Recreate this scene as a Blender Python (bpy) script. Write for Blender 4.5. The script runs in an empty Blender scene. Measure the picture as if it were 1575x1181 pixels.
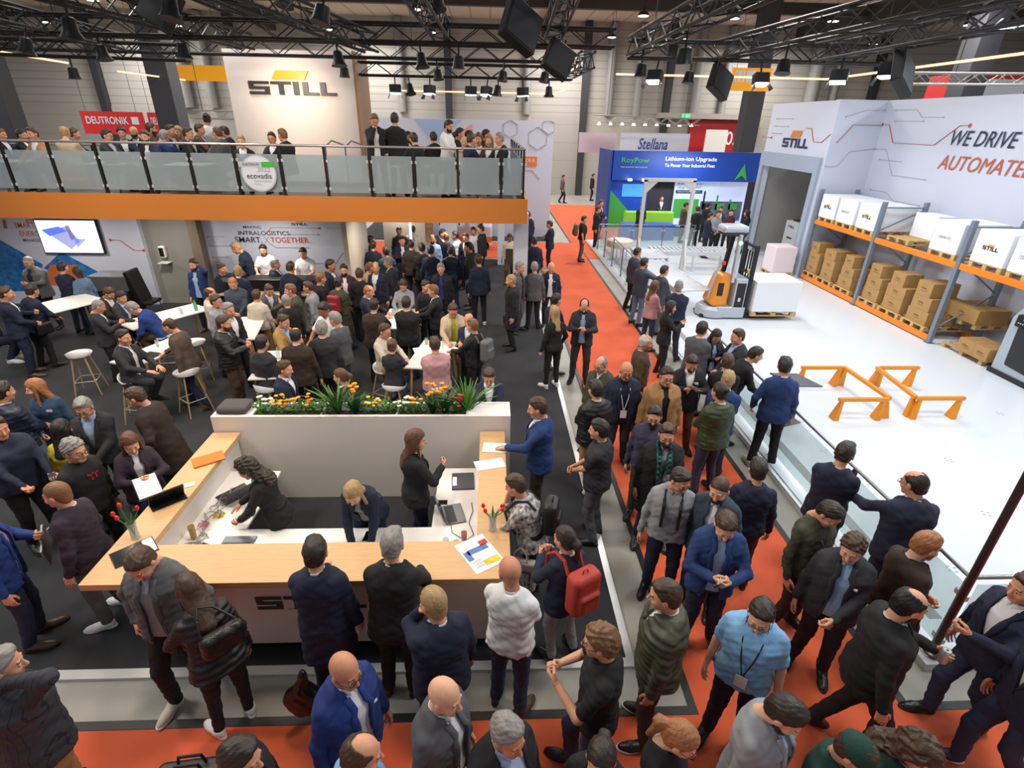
import bpy, math, random, time
import numpy as np
from mathutils import Vector, Matrix
random.seed(7); PI = math.pi
SC = bpy.context.scene
COL = SC.collection
# ------------------------------------------------------------------ camera, world, lights, exposure
cam_d = bpy.data.cameras.new('camera'); cam = bpy.data.objects.new('camera', cam_d); COL.objects.link(cam)
SC.camera = cam
cam_d.sensor_fit = 'HORIZONTAL'; cam_d.sensor_width = 36.0
cam_d.lens = 820.5 / 1575.0 * 36.0
cam_d.clip_end = 300
_y, _p, _r = math.radians(2.677), math.radians(26.255), math.radians(1.1475)
_f = Vector((math.sin(_y)*math.cos(_p), math.cos(_y)*math.cos(_p), -math.sin(_p)))
_x = Vector((math.cos(_y), -math.sin(_y), 0)); _u = _x.cross(_f)
_x2 = _x*math.cos(_r) + _u*math.sin(_r); _u2 = -_x*math.sin(_r) + _u*math.cos(_r)
CAMP = Vector((0, 0, 4.9))
cam.matrix_world = Matrix(((_x2.x, _u2.x, -_f.x, CAMP.x), (_x2.y, _u2.y, -_f.y, CAMP.y), (_x2.z, _u2.z, -_f.z, CAMP.z), (0, 0, 0, 1)))
SC.view_settings.view_transform = 'Standard'; SC.view_settings.look = 'None'
SC.view_settings.gamma = 1.0; SC.view_settings.use_curve_mapping = False
SC.view_settings.exposure = 0.0
SC.cycles.max_bounces = 6; SC.cycles.diffuse_bounces = 3; SC.cycles.glossy_bounces = 3
SC.cycles.transparent_max_bounces = 12; SC.cycles.sample_clamp_indirect = 4.0
SC.cycles.caustics_reflective = False; SC.cycles.caustics_refractive = False
W = bpy.data.worlds.new('world'); SC.world = W; W.use_nodes = True
W.node_tree.nodes['Background'].inputs[0].default_value = (0.92, 0.95, 1.0, 1)
W.node_tree.nodes['Background'].inputs[1].default_value = 0.32

def lamp(kind, loc, target, power, color=(1, 1, 1), size=1.0, size_y=None, spot=60, blend=.6):
    d = bpy.data.lights.new('hall_light', kind); o = bpy.data.objects.new('hall_light', d); COL.objects.link(o)
    d.energy = power; d.color = color
    if kind == 'AREA':
        d.shape = 'RECTANGLE' if size_y else 'DISK'; d.size = size
        if size_y: d.size_y = size_y
    else:
        d.shadow_soft_size = size
        if kind == 'SPOT': d.spot_size = math.radians(spot); d.spot_blend = blend
    o.location = loc
    o.rotation_euler = (Vector(target)-Vector(loc)).to_track_quat('-Z', 'Y').to_euler()
    return o
COOL = (0.86, 0.93, 1.0); WARM = (1.0, 0.84, 0.68)
# hall high-bays, plus a farthest row added to brighten the far wall
for hx in (-22, -8, 5, 18):
    for hy in (4, 14, 24, 33, 39):
        lamp('AREA', (hx, hy, 9.6), (hx, hy, 0), 420 if hy < 20 else 620, (1, .97, .92), 2.2)
# truss floodlights over the demonstration floor and the warm ones over the lounge
for a in ((7, 8, 6.2), (9, 13, 6.2), (7, 17, 6.2), (10, 5, 6.2)):
    lamp('AREA', a, (a[0], a[1], 0), 150, COOL, .9)
for a in ((-7.5, 9.5, 6.0), (-4, 10.3, 6.0), (-1, 9.5, 6.0), (-5.5, 5.5, 6.0), (-1.8, 5.0, 6.0)):
    lamp('AREA', a, (a[0], a[1], 0), 105, WARM, .7)
lamp('SPOT', (-5.05, 14.2, 5.75), (-5.05, 16, 5.15), 230, (1, .84, .68), .10, spot=95, blend=1)
lamp('SPOT', (-9.2, 9.4, 6.2), (-8.6, 12.6, 3.1), 260, WARM, .2, spot=60, blend=1)
for a in ((-11, 13.6), (-8.5, 13.8), (-5.8, 13.8), (-2.6, 14.5), (-1.0, 16.5), (-3, 18.5)):
    lamp('AREA', (a[0], a[1], 2.6), (a[0], a[1], 0), 42, (1, .9, .8), .3)
lamp('AREA', (9.4, 26.2, 3.4), (9.4, 27.5, 1), 120, (.8, .9, 1), 2.5, .4)

# ------------------------------------------------------------------ materials
MATS = {}
def lin(c):
    if isinstance(c, str): c = tuple(int(c[i:i+2], 16)/255 for i in (0, 2, 4))
    return tuple((v/12.92 if v <= .04045 else ((v+.055)/1.055)**2.4) for v in c)
def mat(name, col, rough=.6, metal=0., noise=0., nscale=8., bump=0., bscale=60., emit=0., stretch=(1, 1, 1), spec=.5, coat=0., col2=None, sheen=0.):
    if name in MATS: return MATS[name]
    m = bpy.data.materials.new(name); m.use_nodes = True; nt = m.node_tree; N = nt.nodes; L = nt.links
    b = N['Principled BSDF']; c = lin(col)
    b.inputs['Base Color'].default_value = (*c, 1); b.inputs['Roughness'].default_value = rough
    b.inputs['Metallic'].default_value = metal; b.inputs['Specular IOR Level'].default_value = spec
    if coat: b.inputs['Coat Weight'].default_value = coat
    if sheen: b.inputs['Sheen Weight'].default_value = sheen
    if emit:
        b.inputs['Emission Color'].default_value = (*c, 1); b.inputs['Emission Strength'].default_value = emit
    if noise or bump or col2:
        tc = N.new('ShaderNodeTexCoord'); mp = N.new('ShaderNodeMapping'); mp.inputs['Scale'].default_value = stretch
        L.new(tc.outputs['Object'], mp.inputs['Vector'])
    if noise or col2:
        n = N.new('ShaderNodeTexNoise'); n.inputs['Scale'].default_value = nscale; n.inputs['Detail'].default_value = 5
        L.new(mp.outputs[0], n.inputs['Vector'])
        r = N.new('ShaderNodeValToRGB'); c2 = lin(col2) if col2 else tuple(v*(1-noise) for v in c)
        c1 = c if col2 else tuple(min(1, v*(1+noise*.6)) for v in c)
        r.color_ramp.elements[0].position = .3; r.color_ramp.elements[1].position = .7
        r.color_ramp.elements[0].color = (*c2, 1); r.color_ramp.elements[1].color = (*c1, 1)
        L.new(n.outputs['Fac'], r.inputs[0]); L.new(r.outputs[0], b.inputs['Base Color'])
    if bump:
        n2 = N.new('ShaderNodeTexNoise'); n2.inputs['Scale'].default_value = bscale; n2.inputs['Detail'].default_value = 3
        L.new(mp.outputs[0], n2.inputs['Vector'])
        bp = N.new('ShaderNodeBump'); bp.inputs['Strength'].default_value = bump; bp.inputs['Distance'].default_value = .02
        L.new(n2.outputs['Fac'], bp.inputs['Height']); L.new(bp.outputs[0], b.inputs['Normal'])
    MATS[name] = m; return m
def glass(name, col=(.8, .9, .9), t=.75, rough=.05):
    if name in MATS: return MATS[name]
    m = bpy.data.materials.new(name); m.use_nodes = True; nt = m.node_tree; N = nt.nodes; L = nt.links; N.clear()
    o = N.new('ShaderNodeOutputMaterial'); a = N.new('ShaderNodeBsdfTransparent'); a.inputs[0].default_value = (*col, 1)
    p = N.new('ShaderNodeBsdfPrincipled'); p.inputs['Base Color'].default_value = (*[v*.75 for v in col], 1); p.inputs['Roughness'].default_value = rough
    mx = N.new('ShaderNodeMixShader'); mx.inputs[0].default_value = 1-t
    L.new(a.outputs[0], mx.inputs[1]); L.new(p.outputs[0], mx.inputs[2]); L.new(mx.outputs[0], o.inputs[0])
    MATS[name] = m; return m
def stripes(name, c1, c2, scale, axis='Z', rough=.6, thin=.08):
    "panel joints: thin dark lines repeated along one axis"
    if name in MATS: return MATS[name]
    m = mat(name, c1, rough); nt = m.node_tree; N = nt.nodes; L = nt.links; b = N['Principled BSDF']
    tc = N.new('ShaderNodeTexCoord'); s = N.new('ShaderNodeSeparateXYZ'); L.new(tc.outputs['Object'], s.inputs[0])
    mm = N.new('ShaderNodeMath'); mm.operation = 'MULTIPLY'; mm.inputs[1].default_value = scale
    fr = N.new('ShaderNodeMath'); fr.operation = 'FRACT'; lt = N.new('ShaderNodeMath'); lt.operation = 'LESS_THAN'; lt.inputs[1].default_value = thin
    L.new(s.outputs[axis], mm.inputs[0]); L.new(mm.outputs[0], fr.inputs[0]); L.new(fr.outputs[0], lt.inputs[0])
    mx = N.new('ShaderNodeMix'); mx.data_type = 'RGBA'; mx.inputs['A'].default_value = (*lin(c1), 1); mx.inputs['B'].default_value = (*lin(c2), 1)
    L.new(lt.outputs[0], mx.inputs['Factor']); L.new(mx.outputs['Result'], b.inputs['Base Color'])
    return m

# ------------------------------------------------------------------ mesh helpers
def mkmesh(name, V, F, smooth=False):
    me = bpy.data.meshes.new(name); me.from_pydata([tuple(v) for v in V], [], F); me.update()
    if smooth: me.polygons.foreach_set('use_smooth', [True]*len(me.polygons))
    return me
def qmesh(name, V, Q, midx=None, smooth=True):
    me = bpy.data.meshes.new(name); n = len(V); k = len(Q)
    me.vertices.add(n); me.vertices.foreach_set('co', np.asarray(V, np.float32).ravel())
    me.loops.add(4*k); me.loops.foreach_set('vertex_index', np.asarray(Q, np.int32).ravel())
    me.polygons.add(k); me.polygons.foreach_set('loop_start', np.arange(0, 4*k, 4, dtype=np.int32))
    me.polygons.foreach_set('use_smooth', np.full(k, smooth))
    if midx is not None: me.polygons.foreach_set('material_index', np.asarray(midx, np.int32))
    me.update(calc_edges=True); return me
def link(name, me, m=None, parent=None):
    o = bpy.data.objects.new(name, me); COL.objects.link(o)
    if m is not None:
        for x in (m if isinstance(m, (list, tuple)) else [m]): me.materials.append(x)
    if parent is not None: o.parent = parent
    return o
def tag(o, label=None, cat=None, group=None, kind=None):
    if label: o['label'] = label
    if cat: o['category'] = cat
    if group: o['group'] = group
    if kind: o['kind'] = kind
    return o
def thing(name, label, cat, loc=(0, 0, 0), rz=0, group=None):
    o = bpy.data.objects.new(name, None); COL.objects.link(o); o.location = loc; o.rotation_euler = (0, 0, rz)
    return tag(o, label, cat, group)
class MB:
    def __init__(s): s.V = []; s.F = []
    def add(s, V, F):
        n = len(s.V); s.V += [tuple(v) for v in V]; s.F += [tuple(i+n for i in f) for f in F]; return s
    def box(s, x0, x1, y0, y1, z0, z1, M=None):
        V = [Vector(p) for p in ((x0,y0,z0),(x1,y0,z0),(x1,y1,z0),(x0,y1,z0),(x0,y0,z1),(x1,y0,z1),(x1,y1,z1),(x0,y1,z1))]
        if M is not None: V = [M @ v for v in V]
        return s.add(V, [(0,3,2,1),(4,5,6,7),(0,1,5,4),(1,2,6,5),(2,3,7,6),(3,0,4,7)])
    def bar(s, a, b, w, h=None, up=(0, 0, 1)):
        a = Vector(a); b = Vector(b); h = h or w; d = (b-a); L = d.length; d.normalize(); u = Vector(up)
        if abs(d.dot(u)) > .98: u = Vector((0, 1, 0))
        x = d.cross(u).normalized(); z = x.cross(d)
        V = [p + x*sx*w/2 + z*sz*h/2 for p in (a, b) for sx, sz in ((-1,-1),(1,-1),(1,1),(-1,1))]
        return s.add(V, [(0,1,2,3),(7,6,5,4),(0,4,5,1),(1,5,6,2),(2,6,7,3),(3,7,4,0)])
    def tube(s, pts, r, n=8, cap=True, r2=None):
        pts = [Vector(p) for p in pts]; V = []; F = []; m = len(pts); pu = None
        for i, p in enumerate(pts):
            d = (pts[min(i+1, m-1)]-pts[max(i-1, 0)]).normalized()
            u = pu if pu is not None else (Vector((0, 0, 1)) if abs(d.z) < .9 else Vector((1, 0, 0)))
            x = d.cross(u)
            if x.length < 1e-4: x = d.cross(Vector((0, 1, 0)))
            x.normalize(); u = x.cross(d).normalized(); pu = u
            rr = r if r2 is None else r+(r2-r)*i/(m-1)
            V += [p + (x*math.cos(2*PI*k/n)+u*math.sin(2*PI*k/n))*rr for k in range(n)]
        for i in range(m-1):
            for k in range(n): F.append((i*n+k, i*n+(k+1)%n, (i+1)*n+(k+1)%n, (i+1)*n+k))
        if cap: F.append(tuple(range(n))[::-1]); F.append(tuple((m-1)*n+k for k in range(n)))
        return s.add(V, F)
    def lathe(s, prof, c=(0, 0, 0), n=20, M=None):
        V = []; F = []; m = len(prof)
        for r, z in prof:
            V += [Vector((r*math.cos(2*PI*k/n), r*math.sin(2*PI*k/n), z)) for k in range(n)]
        for i in range(m-1):
            for k in range(n): F.append((i*n+k, i*n+(k+1)%n, (i+1)*n+(k+1)%n, (i+1)*n+k))
        F.append(tuple(range(n))[::-1]); F.append(tuple((m-1)*n+k for k in range(n)))
        if M is not None: V = [M @ v for v in V]
        return s.add([v+Vector(c) for v in V], F)
    def prism(s, P, o, ex, ey, en, t):
        "polygon P (2D) on the plane o+ex*x+ey*y, thickened by t along en"
        o, ex, ey, en = map(Vector, (o, ex, ey, en)); n = len(P)
        V = [o+ex*x+ey*y for x, y in P]+[o+ex*x+ey*y+en*t for x, y in P]
        F = [tuple(range(n))[::-1], tuple(range(n, 2*n))]+[(i, (i+1) % n, n+(i+1) % n, n+i) for i in range(n)]
        return s.add(V, F)
    def obj(s, name, m, parent=None, smooth=False, bev=0, seg=2):
        me = mkmesh(name, s.V, s.F, smooth); o = link(name, me, m, parent)
        if smooth: 
            try: me.set_sharp_from_angle(angle=math.radians(40))
            except Exception: pass
        if bev:
            b = o.modifiers.new('bevel', 'BEVEL'); b.width = bev; b.segments = seg; b.limit_method = 'ANGLE'
        return o
def box(name, x0, x1, y0, y1, z0, z1, m, parent=None, bev=0):
    return MB().box(x0, x1, y0, y1, z0, z1).obj(name, m, parent, bev=bev)
def struct(o, **k): o['kind'] = 'structure'; return o
def lettering(name, s, o, ex, ey, width, height, m, parent=None, shear=0, ext=.004, bold=0.0, space=1.0, align='LEFT'):
    "text on the plane through o spanned by unit ex, ey; scaled to width x height"
    c = bpy.data.curves.new(name, 'FONT'); c.body = s; c.size = 1; c.offset = bold; c.space_character = space; c.resolution_u = 3; c.shear = shear
    t = bpy.data.objects.new(name, c); COL.objects.link(t)
    dg = bpy.context.evaluated_depsgraph_get(); me = bpy.data.meshes.new_from_object(t.evaluated_get(dg))
    bpy.data.objects.remove(t); V = np.array([v.co[:] for v in me.vertices])
    if not len(V): return None
    lo = V.min(0); hi = V.max(0); ex = Vector(ex); ey = Vector(ey); en = ex.cross(ey)
    sx = width/(hi[0]-lo[0]) if width else height/(hi[1]-lo[1]); sy = height/(hi[1]-lo[1]) if height else sx
    o = Vector(o)
    for v in me.vertices:
        v.co = o + ex*((v.co.x-lo[0])*sx) + ey*((v.co.y-lo[1])*sy) + en*ext
    me.materials.clear()
    return link(name, me, m, parent)
def lwords(name, P, o, ex, ey, en, m, parent, t=.02, sx=1, sy=1):
    b = MB()
    for poly in P: b.prism([(x*sx, y*sy) for x, y in poly], o, ex, ey, en, t)
    return b.obj(name, m, parent)
def R_(x0, y0, x1, y1): return [(x0, y0), (x1, y0), (x1, y1), (x0, y1)]
q = .22
LOGO = [R_(0,0,1.5,q), R_(1.5-.36,q,1.5,.5-q/2), R_(0,.5-q/2,1.5,.5+q/2), R_(0,.5+q/2,.36,1-q), R_(0,1-q,1.5,1),
        R_(1.62,1-q,3.12,1), R_(2.18,0,2.56,1-q), R_(3.26,0,3.66,1), R_(3.94,0,4.34,1), R_(4.34,0,5.1,q), R_(5.24,0,5.64,1), R_(5.64,0,6.4,q)]
LOGOF = [(1.75,1.35),(4.15,1.35),(4.5,2.15),(2.1,2.15)]
def still_logo(o, ex, ey, en, width, height, parent, t=.03, dark=None, orange=None, flag=1.0):
    "wide block letters STILL (height = letter height) with the orange parallelogram above"
    sx = width/6.4
    lwords('logo_letters', LOGO, o, ex, ey, en, dark, parent, t, sx, height)
    lwords('logo_flag', [LOGOF], o, ex, ey, en, orange, parent, t, sx, height*flag)
# ------------------------------------------------------------------ implicit surfaces (distance fields meshed with surface nets)
F4 = np.float32
def snet(d, o, h):
    s = d < 0; nx, ny, nz = d.shape
    acc = np.zeros((nx-1, ny-1, nz-1, 3), F4); cnt = np.zeros((nx-1, ny-1, nz-1), F4); ed = []
    for ax in range(3):
        lo = [slice(None)]*3; hi = [slice(None)]*3; lo[ax] = slice(0, -1); hi[ax] = slice(1, None)
        d0 = d[tuple(lo)]; d1 = d[tuple(hi)]; x = (d0 < 0) != (d1 < 0); ed.append((x, d0 < 0))
        t = np.where(x, d0/np.where(x, d0-d1, 1), 0).astype(F4); xf = x.astype(F4)
        oth = [a for a in range(3) if a != ax]
        for i in (0, 1):
            for j in (0, 1):
                sl = [slice(None)]*3
                sl[oth[0]] = slice(i, i-1 if i == 0 else None); sl[oth[1]] = slice(j, j-1 if j == 0 else None); sl = tuple(sl)
                acc[..., ax] += t[sl]; acc[..., oth[0]] += i*xf[sl]; acc[..., oth[1]] += j*xf[sl]; cnt += xf[sl]
    act = cnt > 0; vid = np.full(cnt.shape, -1, np.int32); n = int(act.sum()); vid[act] = np.arange(n, dtype=np.int32)
    V = acc[act]/cnt[act][:, None] + np.argwhere(act); V = (np.asarray(o, F4) + V*np.asarray(h, F4)).astype(F4); Q = []
    for ax in range(3):
        x, neg = ed[ax]; b, c = (ax+1) % 3, (ax+2) % 3
        x = x.copy(); e = [slice(None)]*3
        e[b] = 0; x[tuple(e)] = False; e[b] = -1; x[tuple(e)] = False; e = [slice(None)]*3
        e[c] = 0; x[tuple(e)] = False; e[c] = -1; x[tuple(e)] = False
        I = np.argwhere(x); ng = neg[x]; eb = np.zeros(3, int); ec = np.zeros(3, int); eb[b] = 1; ec[c] = 1
        if not len(I): continue
        g = lambda J: vid[J[:, 0], J[:, 1], J[:, 2]]
        q4 = np.stack([g(I-eb-ec), g(I-ec), g(I), g(I-eb)], 1); q4[~ng] = q4[~ng][:, ::-1]; Q.append(q4)
    return V, (np.concatenate(Q) if Q else np.zeros((0, 4), np.int32))
def grid(lo, hi, h):
    lo = np.asarray(lo, F4)-2*h; hi = np.asarray(hi, F4)+2*h; n = np.maximum(4, np.ceil((hi-lo)/h).astype(int)+1)
    ax = [(lo[i]+np.arange(n[i])*h).astype(F4) for i in range(3)]
    return (ax[0][:, None, None], ax[1][None, :, None], ax[2][None, None, :]), lo
def smin(a, b, k):
    h = np.clip(.5+.5*(b-a)/k, 0, 1); return b*(1-h)+a*h-k*h*(1-h)
def smax(a, b, k): return -smin(-a, -b, k)
def cone(P, a, b, ra, rb):
    ax, ay, az = a; bx, by, bz = b[0]-ax, b[1]-ay, b[2]-az; L = bx*bx+by*by+bz*bz+1e-9
    px, py, pz = P[0]-ax, P[1]-ay, P[2]-az; t = np.clip((px*bx+py*by+pz*bz)/L, 0, 1)
    return np.sqrt((px-t*bx)**2+(py-t*by)**2+(pz-t*bz)**2)-(ra+(rb-ra)*t)
def ell(P, c, r):
    x, y, z = (P[0]-c[0])/r[0], (P[1]-c[1])/r[1], (P[2]-c[2])/r[2]; k0 = np.sqrt(x*x+y*y+z*z)
    k1 = np.sqrt((x/r[0])**2+(y/r[1])**2+(z/r[2])**2)+1e-6; return k0*(k0-1)/k1
def rbox(P, c, hs, r):
    x, y, z = np.abs(P[0]-c[0])-hs[0]+r, np.abs(P[1]-c[1])-hs[1]+r, np.abs(P[2]-c[2])-hs[2]+r
    return np.sqrt(np.maximum(x, 0)**2+np.maximum(y, 0)**2+np.maximum(z, 0)**2)+np.minimum(np.maximum(x, np.maximum(y, z)), 0)-r
def loft(Q, W, A, B, C=None, n=2.4):
    u, v, w = Q; a = np.interp(w, W, A).astype(F4); b = np.interp(w, W, B).astype(F4)
    c = np.interp(w, W, C).astype(F4) if C is not None else 0
    e = (np.abs(u/a)**n+np.abs((v-c)/b)**n)**(1/n); d = (e-1)*np.minimum(a, b)*.95
    return np.maximum(d, np.maximum(w-W[-1], W[0]-w))
def bake(name, fn, lo, hi, h, midx=None):
    P, o = grid(lo, hi, h); d = np.broadcast_to(fn(P), (P[0].shape[0], P[1].shape[1], P[2].shape[2])).astype(F4)
    V, Q = snet(d, o, h); mi = midx(V[Q].mean(1)) if midx is not None and len(Q) else None
    return V, Q, mi
CACHE = {}
# ---- head
def f_head(P):
    d = smin(ell(P, (0, -.014, .026), (.077, .098, .092)), ell(P, (0, .020, -.040), (.063, .071, .076)), .03)
    d = smin(d, cone(P, (-.012, .066, -.094), (.012, .066, -.094), .019, .019), .03)
    d = smin(d, cone(P, (-.036, .080, .027), (.036, .080, .027), .008, .008), .014)
    for s in (-1, 1):
        d = smax(d, -(ell(P, (s*.031, .101, .006), (.019, .017, .011))), .010)
        d = smin(d, ell(P, (s*.040, .058, -.030), (.022, .026, .022)), .02)
    d = smin(d, cone(P, (0, .088, .012), (0, .108, -.028), .007, .0125), .012)
    d = smin(d, cone(P, (-.011, .098, -.034), (.011, .098, -.034), .007, .007), .008)
    d = smin(d, ell(P, (0, .083, -.063), (.022, .011, .010)), .008)
    for s in (-1, 1):
        d = smin(d, ell(P, (s*.079, -.006, -.008), (.009, .019, .031)), .006)
        d = np.minimum(d, ell(P, (s*.031, .0790, .006), (.0135, .0125, .0115)))
    return smin(d, cone(P, (0, -.018, -.06), (0, -.040, -.185), .050, .053), .03)
def m_head(c):
    m = np.zeros(len(c), np.int32)
    for s in (-1, 1):
        e = np.linalg.norm(c-np.array((s*.031, .079, .006)), axis=1) < .0150; e &= (np.abs(c[:, 2]-.006) < .0062) & (c[:, 1] > .082)
        m[e] = 1; m[e & (np.abs(c[:, 0]-s*.031) < .0055)] = 2
    l = (np.abs(c[:, 0]) < .022) & (np.abs(c[:, 2]+.063) < .0095) & (c[:, 1] > .083); m[l] = 3
    w = (np.abs(np.abs(c[:, 0])-.031) < .013) & (np.abs(c[:, 2]-.0285) < .0026) & (c[:, 1] > .070); m[w] = 4
    return m
def cut(P, off=.006): return .8*P[1]-.6*P[2]+1.6*np.maximum(0, .035-np.abs(P[2]-.0))*0-off+.25*np.maximum(0, np.abs(P[0])-.045)*(P[2] > .03)
def f_hair(style):
    def f(P):
        sk = lambda k, dz=0: smin(ell(P, (0, -.016, .028), (.0775+k*.55, .099+k*.9, .093+k*1.25)), ell(P, (0, -.05, -.05), (.056+k*.6, .05+k*.6, .05+k)), .03)
        nz = lambda a, s: a*(np.sin(s*(.8*P[0]+.6*P[1])+2.5*np.sin(38*P[2]+1))*np.sin(s*(.7*P[1]-.7*P[2])+2*np.sin(41*P[0]))+.7*np.sin(s*.6*(P[0]-.5*P[2])+2*np.sin(52*P[1])))
        if style == 'z': d = smax(sk(.004), cut(P, .008), .006)
        elif style in 's v r'.split():
            d = smax(sk(.008 if style == 'r' else .012), cut(P), .010)
            if style == 'v': d = smin(d, ell(P, (.012, .022, .112), (.052, .052, .026)), .02)
            if style == 's': d = smin(d, ell(P, (-.01, .012, .106), (.055, .055, .022)), .02)
            if style == 'r': d = smax(d, -(ell(P, (0, .030, .115), (.062, .105, .075))), .008)
            d = d + nz(.0024, 150)
            d = smax(d, -.070-P[2], .01)
        elif style == 'c': d = smax(sk(.022)+nz(.0055, 120), cut(P, .012), .012); d = smax(d, -.070-P[2], .01)
        elif style in 'p b'.split():
            d = smax(sk(.013), cut(P, .009), .008); d = smax(d, -.072-P[2], .01)
            if style == 'p':
                d = smin(d, cone(P, (0, -.105, .055), (0, -.150, -.01), .024, .032), .02); d = smin(d, cone(P, (0, -.150, -.01), (0, -.125, -.20), .034, .014), .03)
            else: d = smin(d, ell(P, (0, -.120, .055), (.038, .034, .036)), .01)
            d = d + nz(.002, 120)
        else:  # l straight long, q curly long, m bob
            L = {'l': -.30, 'q': -.25, 'm': -.13}[style]; k = .020 if style != 'q' else .034
            d = smax(sk(k), cut(P, .012), .010)
            cu = cone((P[0]*.80, P[1]*1.25, P[2]), (0, -.035, .0), (0, -.075 if style == 'm' else -.135, L), .080, .050 if style != 'q' else .085)
            cu = smax(cu, P[1]-.020-.10*np.maximum(0, -P[2]-.02), .012); cu = smax(cu, -(ell(P, (0, .05, -.12), (.066, .085, .16))), .01)
            if style == 'l':
                for s in (-1, 1): cu = smin(cu, cone(P, (s*.078, .005, .0), (s*.088, .062, -.235), .016, .020), .02)
            d = smin(d, cu, .02) + (nz(.002, 90) if style != 'q' else nz(.009, 80))
        if style not in 'l q m'.split():
            for s in (-1, 1): d = smax(d, -(ell(P, (s*.088, -.004, -.012), (.022, .022, .036))), .004)
        return d
    return f
def f_beard(P):
    d = smin(ell(P, (0, .022, -.045), (.067, .078, .081)), cone(P, (-.012, .068, -.098), (.012, .068, -.098), .025, .025), .03)
    d = smax(d, P[2]+.028+.16*np.abs(P[1]-.02)*(P[1] < .02)-.35*np.maximum(0, .045-np.abs(P[0]-.0))*0, .008)
    d = smax(d, -P[1]+.002, .008); d = smax(d, -(ell(P, (0, .096, -.060), (.022, .026, .0085))), .003)
    return smax(d, -(ell(P, (0, .10, -.02), (.036, .05, .030))), .006)
# ---- hand: right hand, wrist at 0, fingers +x, thumb +y, palm -z
FB = {'r': (18, 26, 18), 'g': (48, 62, 40), 'f': (6, 8, 5)}
def f_hand(kind):
    def f(P):
        d = None; Y = (.030, .0105, -.0105, -.030); LN = (.041, .046, .043, .033)
        for i, y in enumerate(Y):
            x0 = (.088, .092, .088, .080)[i]; m = cone(P, (0.002, y*.55, 0), (x0, y, .0), .0155 if i else .0155, .0125)
            d = m if d is None else smin(d, m, .014)
        fg = None
        for i, y in enumerate(Y):
            p = np.array(((.088, .092, .088, .080)[i], y, 0.)); a = 0; r = (.0092, .0095, .009, .0078)[i]
            for j in range(3):
                a += math.radians(FB[kind][j]+(i-1)*3*(kind != 'f')); L = LN[i]*(1, .62, .5)[j]
                n = p+np.array((math.cos(a)*L, y*.10*(kind == 'f'), -math.sin(a)*L)); c = cone(P, p, n, r, r-.0009); fg = c if fg is None else (smin(fg, c, .003) if j else np.minimum(fg, c)); p = n; r -= .0009
        d = smin(d, fg, .005)
        t = {'r': ((.022, .026, -.008), (.052, .050, -.020), (.082, .056, -.032), (.104, .052, -.040)),
             'g': ((.022, .026, -.008), (.050, .044, -.028), (.078, .036, -.044), (.096, .022, -.052)),
             'f': ((.022, .026, -.006), (.050, .056, -.010), (.076, .074, -.012), (.098, .084, -.014))}[kind]
        th = smin(cone(P, t[0], t[1], .0155, .0125), cone(P, t[1], t[2], .0115, .0105), .006); th = smin(th, cone(P, t[2], t[3], .0105, .0085), .004)
        d = smin(d, th, .010)
        return smin(d, cone(P, (-.05, 0, 0), (.01, 0, 0), .0255, .0245), .012)
    return f
def template(key, hi):
    k = (key, hi)
    if k in CACHE: return CACHE[k]
    if key == 'head': r = bake(key, f_head, (-.10, -.14, -.19), (.10, .13, .13), .0046 if hi else .0085, m_head)
    elif key == 'beard': r = bake(key, f_beard, (-.08, -.02, -.13), (.08, .12, .0), .0045 if hi else .008)
    elif key[:4] == 'hair': r = bake(key, f_hair(key[4]), (-.15, -.24, -.36 if key[4] in 'lqmp' else -.11), (.15, .12, .17), .0060 if hi else .0105)
    elif key[:4] == 'hand': r = bake(key, f_hand(key[4]), (-.04, -.06, -.13), (.21, .10, .035), .0040 if hi else .0085)
    CACHE[k] = r; return r
def cmesh(key, hi):
    k = ('mesh', key, hi)
    if k not in CACHE:
        V, Q, mi = template(key, hi); me = qmesh(key, V, Q, mi); me.materials.append(None); CACHE[k] = me
    return CACHE[k]
def slot(o, m): o.material_slots[0].link = 'OBJECT'; o.material_slots[0].material = m; return o
# ---- shoe template: toe +y, origin under the heel on the floor
def shoe_mesh(part, hi):
    k = ('shoe', part, hi)
    if k in CACHE: return CACHE[k]
    def f(P):
        if part == 'sole':
            d = smin(ell(P, (0, .17, .014), (.050, .10, .4)), ell(P, (0, .02, .014), (.037, .06, .4)), .05); return smax(smax(d, P[2]-.026, .004), -P[2], .004)
        d = smin(ell(P, (0, .165, .022), (.046, .095, .045)), ell(P, (0, .025, .045), (.036, .055, .062)), .05)
        d = smin(d, cone(P, (0, .02, .08), (0, .06, .05), .038, .038), .03); d = smin(d, cone((P[0]*.8, P[1], P[2]), (0, .04, .07), (0, .15, .035), .034, .032), .03)
        return smax(smax(d, .018-P[2], .004), P[2]-.105, .006)
    V, Q, _ = bake('shoe', f, (-.06, -.06, -.005), (.06, .29, .12), .0065 if hi else .012)
    me = qmesh('shoe_'+part, V, Q); me.materials.append(None); CACHE[k] = me; return me
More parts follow.
